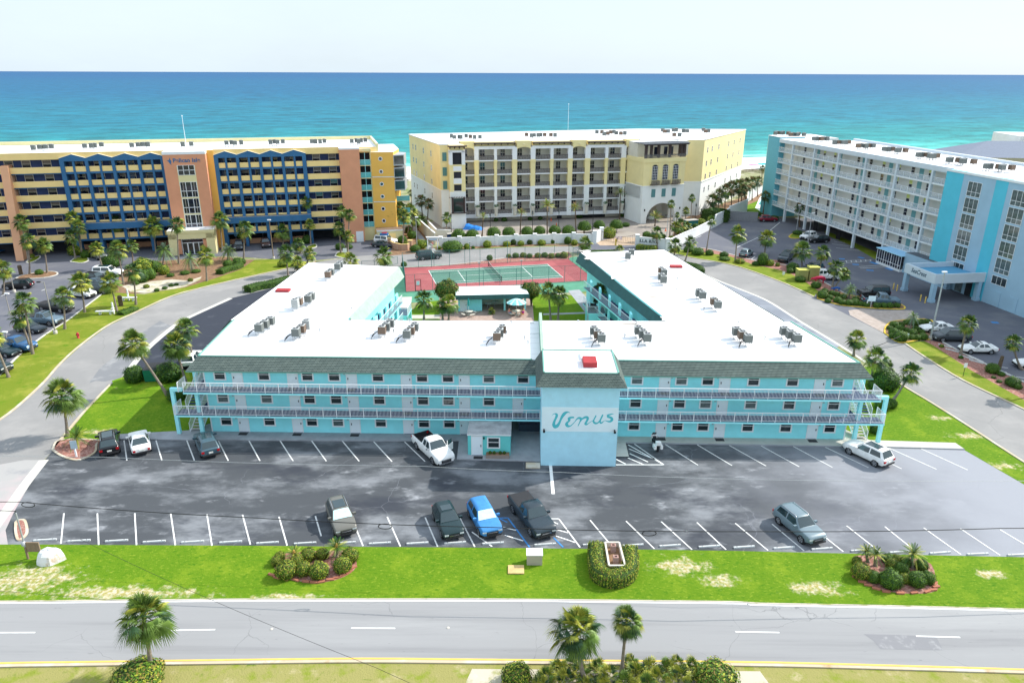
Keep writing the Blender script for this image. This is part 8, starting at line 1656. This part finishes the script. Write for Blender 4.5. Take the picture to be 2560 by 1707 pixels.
post_g = mat('fence_green', (.05,.17,.16), var=.1); net_thin = netmat('chain_link', (.20,.30,.30),.10,5); net_dense = netmat('windscreen', (.03,.22,.16),.68,5); net_mid = netmat('chain_link_green', (.08,.28,.24),.22,5)
fence('court_fence', [CTL, CTR], FH, 'tall chain-link fence along the far side of the tennis court', 3.05, net_thin, post_g, group='tennis court fences')
fence('court_fence', [CBL, CTL], FH, 'tall fence with green windscreen at the left end of the tennis court', 3.0, net_dense, post_g, group='tennis court fences')
fence('court_fence', [CBL, (-17.0,122.5),(-14.0,123.2), CBR], FH, 'tall chain-link fence with a gate along the near side of the tennis court', 3.0, net_thin, post_g, group='tennis court fences')
fence('court_fence', [CBR, CTR], FH, 'tall chain-link fence at the right end of the tennis court', 3.0, net_mid, post_g, group='tennis court fences')
t = thing('fence_gate', 'dark framed gate with a pale notice in the near court fence', 'gate', (-17.0,122.5,.03), math.atan2(.7,3)); b = MB()
for x in (0.05,1.0): b.tube([(x, -.03,0),(x, -.03,2.1)],.045, black, 6)
for z in (.1,1.0,2.1): b.tube([(.05,-.03, z),(1.0,-.03, z)],.035, black, 6)
b.build('frame', t); b = MB(); b.box(.25,.8,-.06,-.04,1.1,1.8, mat('notice', (.55,.70,.72))); b.build('notice', t)
fence('garden_fence', [g(905,672), g(968,668),(-23.0,142.0)],1.5, 'low dark fence between the left wing and the court corner', 2.5, net_thin, post_g)
n0, n1 = TC(.5,-.07), TC(.5,1.07); t = thing('tennis_net', 'dark tennis net sagging across the green court', 'net', (n0.x, n0.y, .04)); d = n1 - n0
for q in (Vector((0,0)), d): b = MB(); b.tube([(q.x, q.y, 0),(q.x, q.y, 1.15)],.05, black, 6); b.build('post', t)
b = MB(); rows = []
for k in range(13): f = k / 12; z = 1.07 - .16 * (1 - (2 * f - 1) ** 2); rows.append([(d.x * f, d.y * f, .03),(d.x * f, d.y * f, z)])
b.grid(rows, netmat('net_black', (.02,.05,.05),.55,6), False); b.build('netting', t); b = MB(); b.tube([(r_[1][0], r_[1][1], r_[1][2]) for r_ in rows],.03, paint_worn, 4); b.build('net_band', t)
for k, (u, v) in enumerate(((.04,-.24),(.36,-.24),(.68,-.24),(.30,1.36),(.62,1.36))):
    q = TC(u, v); lt = thing('court_light', '%s slim light pole from the left %s the tennis court' % (ORD[k if k < 3 else k - 3], 'behind' if k < 3 else 'before'), 'light pole', (q.x, q.y, 0),0, 'court light poles'); b = MB(); b.tube([(0,0,0),(0,0,4.6)],.045, post_g, 6); b.build('pole', lt); b = MB(); b.box(-.25,.25,-.12,.12,4.6,4.72, steel); b.build('lamp_head', lt)
# ---- courtyard pavilion
V0 = Vector((-8.8,109.7)); t = thing('pavilion', 'open courtyard pavilion with a white roof and dark fascia', 'pavilion', (V0.x, V0.y, 0), R(5)); b = MB()
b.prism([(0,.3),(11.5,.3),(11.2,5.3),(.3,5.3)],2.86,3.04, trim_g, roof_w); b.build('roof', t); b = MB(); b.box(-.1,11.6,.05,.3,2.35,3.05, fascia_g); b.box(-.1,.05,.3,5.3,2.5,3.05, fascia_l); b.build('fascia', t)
b = MB(); b.box(.3,4.1,1.4,1.6,0,2.6, teal); b.box(.3,.5,1.6,5,0,2.6, teal); b.box(.3,11,4.8,5,0,2.8, b_cream); b.box(3.9,4.1,1.6,5,0,2.6, teal); b.build('wall', t)
for x in (7.6,10.9): b = MB(); b.box(x, x + .3,1.3,1.6,0,2.5, teal_trim); b.build('pillar', t)
d_ = inst(DM, 'door', t, (.65,1.38,.04)); inst(HM, 'handle', d_, (.85,0,0))
for k, (x, y) in enumerate(((5.2,3.0),(6.4,4.0),(8.6,3.2),(9.8,4.1))):
    q = plocal(V0, R(5), x, y, .03); lt = thing('patio_table', '%s dim table from the left under the pavilion roof' % ORD[k], 'table', q, 0, 'tables under the pavilion'); b = MB(); b.lathe([(.5,.72),(.5,.76),(0,.76)], white_w, 12); b.build('table_top', lt)
    for a in range(3): b = MB(); b.tube([(0,0,.72),(.3 * math.cos(a * 2.1),.3 * math.sin(a * 2.1),0)],.03, steel, 5); b.build('leg', lt)
def picnic(x, y, lab):
    P = px(x, y); t = thing('picnic_table', lab, 'picnic table', (P.x, P.y, .03), R(8), 'round picnic tables'); b = MB(); b.lathe([(0,.70),(.65,.70),(.65,.77),(0,.77)], wood_pale, 14); b.build('table_top', t); b = MB(); b.lathe([(.25,0),(.12,.2),(.12,.7)], walk_m, 8); b.build('pedestal', t)
    for a in range(4):
        an = a * PI / 2 + .5; b = MB(); pts = [(r * math.cos(an + da), r * math.sin(an + da)) for r, da in ((.95,-.42),(1.3,-.36),(1.3,.36),(.95,.42))]; b.prism(pts, .40,.47, wood_pale); b.tube([(.2 * math.cos(an),.2 * math.sin(an),.15),(1.1 * math.cos(an),1.1 * math.sin(an),.4)],.05, walk_m, 5); b.build('bench', t)
    return P
P1 = picnic(1172,789, 'round picnic table with a folded teal umbrella'); P2 = picnic(1291,788, 'round picnic table under the open striped umbrella')
t = thing('patio_umbrella', 'folded teal umbrella standing in the left picnic table', 'umbrella', (P1.x, P1.y, .8)); b = MB(); b.tube([(0,0,0),(0,0,2.0)],.025, white_metal, 6); b.build('pole', t); b = MB(); b.lathe([(.03,2.1),(.10,1.7),(.14,1.0),(.06,.8)], mat('umbrella_teal', (.02,.30,.30)),8); b.build('canopy', t)
t = thing('patio_umbrella', 'open pale teal umbrella with white ribs on the courtyard patio', 'umbrella', (P2.x, P2.y, .8)); b = MB(); b.tube([(0,0,0),(0,0,1.9)],.025, white_metal, 6); b.build('pole', t); b = MB(); ut = mat('umbrella_aqua', (.25,.62,.62)); uw = mat('umbrella_white', (.72,.80,.78)); rows = []
for j in range(5): f = j / 4; rows.append([(1.55 * f * math.cos(k * PI / 12),1.55 * f * math.sin(k * PI / 12),1.95 - .62 * f ** 1.5 - (.05 if k % 3 and j == 4 else 0)) for k in range(24)])
b.grid(rows, ut, False, closed=True, mf=lambda a, c: uw if c % 3 == 0 else ut); b.build('canopy', t)
P = px(1229,786); t = thing('potted_plant', 'dark pot with a spiky plant in the middle of the patio', 'potted plant', (P.x, P.y, .03)); b = MB(); b.lathe([(.22,0),(.34,.5),(.36,.6),(.25,.6)], plastic, 10); b.build('pot', t); inst(PALMETTO[0], 'plant', t, (0,0,.6),0,(.7,.7,.7))
# ---- people
skin = mat('skin', (.55,.32,.22), var=.06); hair_b = mat('hair_brown', (.06,.035,.02)); cloth_y = mat('shirt_orange', (.80,.32,.05)); cloth_p = mat('shirt_magenta', (.50,.04,.25)); cloth_b = mat('shorts_blue', (.05,.16,.40)); cloth_t = mat('shirt_coral', (.75,.25,.20)); cloth_w = mat('shirt_white', (.75,.74,.72))
def person(loc, rz, label, shirt, shorts, seated=True, hair=None, arm=.5):
    """skinned figure on one connected skeleton, sitting on a 0.45 m bench or standing"""
    t = thing('person', label, 'person', loc, rz); hip = .55 if seated else .92; V = []; E = []; Rd = []
    def v(x, y, z, r, par=None): V.append((x, y, z)); Rd.append(r); k = len(V) - 1; (E.append((par, k)) if par is not None else None); return k
    p = v(0,0, hip, .14); w = v(0,0, hip + .2,.125, p); c = v(0,0, hip + .40,.14, w); n = v(0,0, hip + .54,.055, c); hd0 = v(0,.01, hip + .62,.07, n); hd = v(0,.02, hip + .70,.092, hd0); v(0,.01, hip + .78,.07, hd); v(0,.115, hip + .69,.018, hd)
    for s in (1,-1):
        h = v(s * .10,0, hip - .03,.09, p)
        if seated: k = v(s * .14,.42, hip - .02,.062, h); a = v(s * .14,.45,.10,.042, k); v(s * .14,.58,.06,.035, a)
        else: k = v(s * .11,.03,.50,.062, h); a = v(s * .11,0,.09,.042, k); v(s * .12,.14,.05,.035, a)
        sh = v(s * .18,0, hip + .44,.058, c); e = v(s * .25,.10 if seated else .02, hip + .20,.042, sh); wr = v(s * .18,.34 if seated else .06, hip + (.22 if seated else -.02),.03, e); pm = v(s * .16,.40 if seated else .07, hip + (.22 if seated else -.08),.032, wr)
        for f in range(4): v(s * (.13 + f * .02),(.47 if seated else .09), hip + (.205 if seated else -.16) + f * .003,.009, pm)
        v(s * .10,(.42 if seated else .12), hip + (.21 if seated else -.10),.010, pm)
    me = bpy.data.meshes.new('body'); me.from_pydata(V, E, []); o = bpy.data.objects.new('body', me); COL.objects.link(o); o.parent = t; sk = o.modifiers.new('skin', 'SKIN'); ld = me.skin_vertices[0].data if me.skin_vertices else None
    return o, t, V, Rd, hip, shirt, shorts, hair
def finish(args):
    o, t, V, Rd, hip, shirt, shorts, hair = args
    # grow the surface by hand: one joined metaball-like hull from tapered tubes, converted to a single mesh
    mb = bpy.data.metaballs.new('figure'); mb.resolution = .035; mb.threshold = .25; mo = bpy.data.objects.new('figure_tmp', mb); COL.objects.link(mo)
    for a, c in o.data.edges.values() and [tuple(e.vertices) for e in o.data.edges]:
        A, B = Vector(V[a]), Vector(V[c]); L_ = (B - A).length; n = max(1, int(L_ / .03))
        for k in range(n + 1): f = k / n; e = mb.elements.new(); e.co = A.lerp(B, f); e.radius = (Rd[a] + (Rd[c] - Rd[a]) * f) * 1.45
    bpy.context.view_layer.update(); me = bpy.data.meshes.new_from_object(mo.evaluated_get(bpy.context.evaluated_depsgraph_get())); COL.objects.unlink(mo); bpy.data.objects.remove(mo)
    me.name = 'body'; me.materials.clear()
    for m in (skin, shirt, shorts, hair or hair_b): me.materials.append(m)
    for p in me.polygons:
        c = p.center; p.use_smooth = True
        arm = abs(c.x) > .215; m = 0
        if c.z > hip + .72 or (c.z > hip + .62 and c.y < -.02): m = 3
        elif hip + .06 < c.z < hip + .50 and c.y < .16 and not (arm and c.z < hip + .28): m = 1
        elif (hip - .28 < c.z <= hip + .08) and c.y < .34 and not arm: m = 2
        p.material_index = m
    o.modifiers.clear(); o.data = me
for loc, rz, lab, sh, so_ in (((P2.x - 1.12, P2.y - .15,0), R(-85), 'person in blue shorts sitting left under the striped umbrella', cloth_t, cloth_b),((P2.x + 1.1, P2.y + .1,0), R(85), 'person in an orange top sitting right under the striped umbrella', cloth_y, cloth_p),((P2.x + 1.05, P2.y - .85,0), R(50), 'person in magenta sitting nearest at the umbrella table', cloth_p, cloth_y)): finish(person(loc, rz, lab, sh, so_))
q = g(1081,622); finish(person((q[0], q[1],.02), R(160), 'person in a coral top standing beneath the white beach arch', cloth_t, cloth_w, False))
# ---- walls of the cream hotel
def wall_run(name, pts, h, m, label, cap=None, pier=None, w=.25, cat='wall', group=None):
    o0 = Vector(pts[0]); t = thing(name, label, cat, (o0.x, o0.y, 0),0, group); b = MB(); cb = MB()
    for i in range(len(pts) - 1):
        a, c = Vector(pts[i]) - o0, Vector(pts[i + 1]) - o0; d = (c - a).normalized(); n = Vector((-d.y, d.x)) * w / 2; hh = h[i] if isinstance(h, list) else h
        b.prism([(a.x - n.x, a.y - n.y),(c.x - n.x, c.y - n.y),(c.x + n.x, c.y + n.y),(a.x + n.x, a.y + n.y)],0, hh, m)
        n *= 1.4; cb.prism([(a.x - n.x, a.y - n.y),(c.x - n.x, c.y - n.y),(c.x + n.x, c.y + n.y),(a.x + n.x, a.y + n.y)], hh, hh + .09, cap or m)
    b.build('wall', t); cb.build('coping', t)
    for p, s, hh in (pier or []): q = Vector(p) - o0; pb = MB(); pb.box(q.x - s, q.x + s, q.y - s, q.y + s, 0, hh, m); pb.box(q.x - s - .08, q.x + s + .08, q.y - s - .08, q.y + s + .08, hh, hh + .14, cap or m); pb.build('pier', t)
    return t
fw_ = [g(*p) for p in ((1102,618),(1149,617),(1196,615.5),(1242,613.5),(1290,611.5),(1337,610),(1385,608.5),(1434,607),(1484,608.5))]
wall_run('garden_wall', fw_, 2.0, white_w, 'long white garden wall with square piers along the back drive', white, [(p, .38,2.25) for p in fw_])
wall_run('garden_wall', [g(1486,609), g(1503,601)],2.6, white_w, 'short bright white wall returning to the entry gate', white, [(g(1486,609),.4,2.8),(g(1503,601),.4,2.9)])
wall_run('garden_wall', [g(1046,572), g(1064,590), g(1088,612)],2.6, b_cream, 'cream garden wall stepping down beside the beach path', white)
wall_run('garden_wall', [g(1070,574), g(1092,598), g(1128,600)],2.2, b_cream, 'pale inner wall in front of the hotel end bay', white)
wall_run('garden_wall', [g(1672,624), g(1705,608), g(1737,594), g(1786,568), g(1821,549), g(1866,530), g(1868,505), g(1912,477)],[2.2,2.2,2.2,3.0,3.4,3.0,3.0], white_w, 'long white boundary wall climbing towards the beach', white)
wall_run('block_wall', [g(1821,551), g(1893,554)],2.3, mat('block_grey', (.24,.24,.25), var=.12), 'grey block wall in the shade beside the dark red SUV')
sw = [g(*p) for p in ((1592,618),(1632,622),(1668,626))]; t = wall_run('name_wall', sw, 2.3, white_w, 'pale curved wall carrying the carved hotel name', white, [(sw[0],.4,2.7),(sw[2],.45,2.5)]); dx = Vector(sw[1]) - Vector(sw[0]); an = math.atan2(dx.y, dx.x)
text_mesh('BELLA RIVA', .95, mat('letter_dark', (.05,.07,.09)), 'carved_name', t, Matrix.Translation((dx.x * .60 + .14 * math.sin(an), dx.y * .60 - .16 * math.cos(an),1.25)) @ Matrix.Rotation(an, 4, 'Z') @ Matrix.Rotation(PI / 2,4, 'X'), bold=.02, spacing=1.08)
bw = [g(*p) for p in ((974,616),(985,622),(1003,626),(1018,626),(1026,622))]; wall_run('sign_wall', bw, 1.3, brickmat('salmon_brick', (.46,.24,.15),(.54,.31,.21),(.5,.4,.3),.4,.15,.02, vert=True), 'curved salmon brick wall with yellow coping by the grove', mat('coping_yellow', (.72,.52,.22)),[(bw[0],.35,1.8),(bw[-1],.4,1.8)])
# entry gate and keypad
G0, G1 = Vector(g(1504,602)), Vector(g(1589,611)); t = thing('entry_gate', 'dark iron swing gate with notices between the white wall and the name wall', 'gate', (G0.x, G0.y, 0)); d = G1 - G0
for s in (0,1):
    b = MB(); ph = []
    for k in range(11):
        f = (k / 10) * .5 + s * .5; z = 1.3 + .9 * (abs(2 * f - 1)) ** 1.5; ph.append((d.x * f, d.y * f, z)); b.tube([(d.x * f, d.y * f, .1),(d.x * f, d.y * f, z)],.02, b_brown, 4)
    b.tube(ph, .035, b_brown, 5); b.tube([(d.x * .5 * s, d.y * .5 * s, .1),(d.x * .5 * (s + 1), d.y * .5 * (s + 1),.1)],.035, b_brown, 5); b.build('gate_leaf', t)
for f in (.46,.56): b = MB(); q = d * f; b.box(q.x - .35, q.x + .35, q.y - .1, q.y - .06,.7,1.5, mat('notice_white', (.75,.62,.62))); b.build('notice', t)
P = px(1539,614); b = MB(); b.box(-.16,.16,-.16,.16,0,1.5, paint_yl); b.box(.17,.34,-.12,.12,.9,1.75, black); one('gate_keypad', 'yellow keypad pillar in front of the entry gate', 'keypad', b, P)
# beach arch
P = px(1082,624); t = thing('beach_arch', 'white timber arch with a small panel over the beach path', 'arch', (P.x, P.y, 0))
for s in (-1,1): b = MB(); b.box(s * 1.05 - .1, s * 1.05 + .1,-.1,.1,0,2.5, white); b.build('post', t)
b = MB(); b.box(-1.3,1.3,-.2,.2,2.5,2.72, white); b.box(-1.4,1.4,-.28,.28,2.72,2.8, white)
for s in (-1,1): b.face([(s * .95,-.02,2.5),(s * .95,-.02,2.1),(s * .6,-.02,2.5)], white)
b.build('lintel', t); b = MB(); b.box(-.75,.75,-.14,-.08,2.05,2.42, mat('arch_panel', (.45,.55,.68))); b.build('panel', t)
# blue tarpaulin, rolled chairs, cones, signs
P = px(1183,573); b = MB(); rr = random.Random(4); rows = []
for i in range(9): rows.append([(-2.4 + i * .6,-1.3 + j * .52, max(.02,(1.5 - .12 * i) * math.sin(PI * j / 5) ** .6 * (.8 + .3 * rr.random())) if 0 < j < 5 and 0 < i < 8 else .02) for j in range(6)])
b.grid(rows, mat('tarp_blue', (.02,.20,.62), var=.2, scale=2, rough=.45), False); one('tarpaulin', 'bright blue tarpaulin heap behind the white garden wall', 'tarpaulin', b, P, R(-10))
for j, (x, y) in enumerate(((1378,552),(1664,578),(1391,565))):
    P = px(x, y); t = thing('traffic_cone', ('orange cone under the balconies', 'orange cone beside the arch tower forecourt', 'orange cone near the rightmost lantern of the court')[j], 'traffic cone', (P.x, P.y, 0),0, 'orange cones'); oc = mat('cone_orange', (.75,.12,.03)); b = MB(); b.lathe([(.16,.04),(.1,.4),(.03,.85)], oc, 8); b.build('cone', t); b = MB(); b.box(-.24,.24,-.24,.24,0,.05, oc); b.build('base', t)
def small_sign(x, y, h, lab, w=.5, hh=.5, m=white, pmm=white):
    P = px(x, y); t = thing('road_sign', lab, 'sign', (P.x, P.y, 0),0, 'small signs'); b = MB(); b.tube([(0,0,0),(0,0, h)],.035, pmm, 6); b.build('post', t); b = MB(); b.box(-w / 2, w / 2,-.06,-.03, h - hh, h, m); b.build('sign_panel', t)
small_sign(2407,942,1.9, 'small white sign on a dark post on the right verge', .4,.6, white, black); small_sign(2176,769,2.0, 'pale blue shield-shaped sign on the long island', 1.2,.9, sign_pale, white); small_sign(2166,768,1.3, 'white stub post left of the shield-shaped sign', .2,1.2); small_sign(2266,853,1.2, 'white marker post at the front of the rounded island', .35,.8, sign_pale); small_sign(1850,661,1.2, 'thin yellow marker on the verge below the silver hatchback', .25,.1, paint_yl, paint_yl); small_sign(863,637,1.4, 'small white notice at the foot of the round island palms', .8,.9); small_sign(592,612,2.6, 'blue and white parking sign before the charcoal SUV', .6,.7, paint_bl, steel); small_sign(659,604,2.6, 'blue and white parking sign before the brown SUV', .6,.7, paint_bl, steel)
small_sign(1958,689,.8, 'low white valve marker on the right verge', .5,.6, white_w, white_w)
P = px(1726,567); b = MB(); b.box(-1.6,1.6,-.8,.8,0,1.7, mat('bin_green', (.03,.16,.15))); b.box(-1.7,1.7,-.9,.9,1.7,1.8, walk_m); one('pump_cabinet', 'dark green cabinet beside the sunlit side of the arch tower', 'cabinet', b, P, R(20))
P = px(1142,600); b = MB(); b.box(-2.2,2.2,-1.2,1.2,0,1.6, mat('skip_navy', (.01,.04,.12))); b.box(-2.3,2.3,-1.3,1.3,1.6,1.72, walk_m); one('storage_bin', 'dark navy storage bin behind the first clipped trees', 'bin', b, P, R(10))
# pool and its loungers by the right hotel
sheet('pool_deck', [pxs([(1888,520),(1900,492),(1935,490),(1945,530),(1905,532)])],.028, white_w); sheet('pool_water', [pxs([(1896,512),(1904,496),(1920,496),(1920,512)])],.036, mat('pool_water_m', (.02,.45,.50), rough=.05))
# dune fence, beach umbrellas
fence('dune_fence', [g(1850,434), g(1880,430), g(1918,436)],1.1, 'dark wooden dune fence between the beach and the grass', 2.2, netmat('slat_net', (.10,.07,.05),.5,3), wood)
fence('dune_fence', [g(993,500), g(1012,508), g(1030,515)],1.1, 'short dark dune fence in the gap beside the yellow hotel', 2.2, MATS['slat_net'], wood)
for j, (x, y, c) in enumerate(((1878,424,(.70,.25,.40)),(1888,425,(.75,.35,.45)),(1899,423,(.05,.45,.55)),(1908,422,(.05,.40,.60)),(1917,424,(.10,.55,.50)))):
    P = px(x, y); t = thing('beach_umbrella', ('pink beach umbrella farthest left on the sand', 'rose beach umbrella second from the left on the sand', 'teal beach umbrella in the middle of the row on the sand', 'blue beach umbrella second from the right on the sand', 'green beach umbrella next to the blue end tower')[j], 'beach umbrella', (P.x, P.y, .02),0, 'beach umbrellas'); b = MB(); b.tube([(0,0,0),(0,0,2.2)],.04, white, 5); b.build('pole', t); b = MB(); b.lathe([(1.5,1.8),(.9,2.1),(0,2.3)], mat('beach_cloth_%d' % j, c),10); b.build('canopy', t)
P = px(1012,452); b = MB(); b.box(-2,2,-.3,.3,.4,.6, wood_pale); b.box(-1.5,1.2,-.3,.3,0,.4, walk_d); one('beach_lounger', 'pale lounger on the sand beside the cream hotel', 'lounger', b, P)
# balcony furniture in the courtyard
for (x, y, z, s, lab, mm) in ((-16.3,100.6,3.2,1, 'teal balcony chairs on the far left gallery', mat('chair_teal', (.05,.50,.48))),(-17.2,91.6,3.2,1, 'brown balcony table on the near left gallery', wood),(12.3,101.8,3.2,-1, 'dark balcony chairs on the right gallery', black)):
    for k in range(2):
        t = thing('balcony_chair', '%s %s, %s one' % (('nearer', 'farther')[k], lab.replace('chairs', 'chair').replace('table', 'chair'),('front', 'rear')[k]), 'chair', (x - .4, y - .5 + k * 1.3, z), R(20 + 140 * k), 'balcony chairs'); b = MB(); b.box(-.28,.28,-.28,.28,.38,.44, mm); b.build('seat', t); b = MB(); b.box(-.28,.28,.24,.3,.44,1.0, mm); b.build('backrest', t)
        for sx in (-.24,.24):
            for sy in (-.24,.24): b = MB(); b.box(sx - .025, sx + .025, sy - .025, sy + .025,0,.38, mm); b.build('leg', t)
# little shrubs in the office planter
for j, x in enumerate((29.75,30.15,30.75,31.15)):
    q = plocal(M0, MA, x, -4.75,.5); t = thing('potted_shrub', '%s tiny round shrub from the left in the office brick planter' % ORD[j], 'shrub', q, 0, 'shrubs in the office planter'); inst(SHR[('g', 0)], 'foliage', t, (0,0,.12), j, (.17,.17,.17))
# road studs
for j, (x, y) in enumerate(((679,1572),(1120,1569))): P = px(x, y); b = MB(); b.lathe([(.12,0),(.1,.02),(0,.03)], walk_m, 10); one('survey_marker', ('left', 'right')[j] + ' small round marker in the road lane line', 'marker', b, (P.x, P.y, .03))
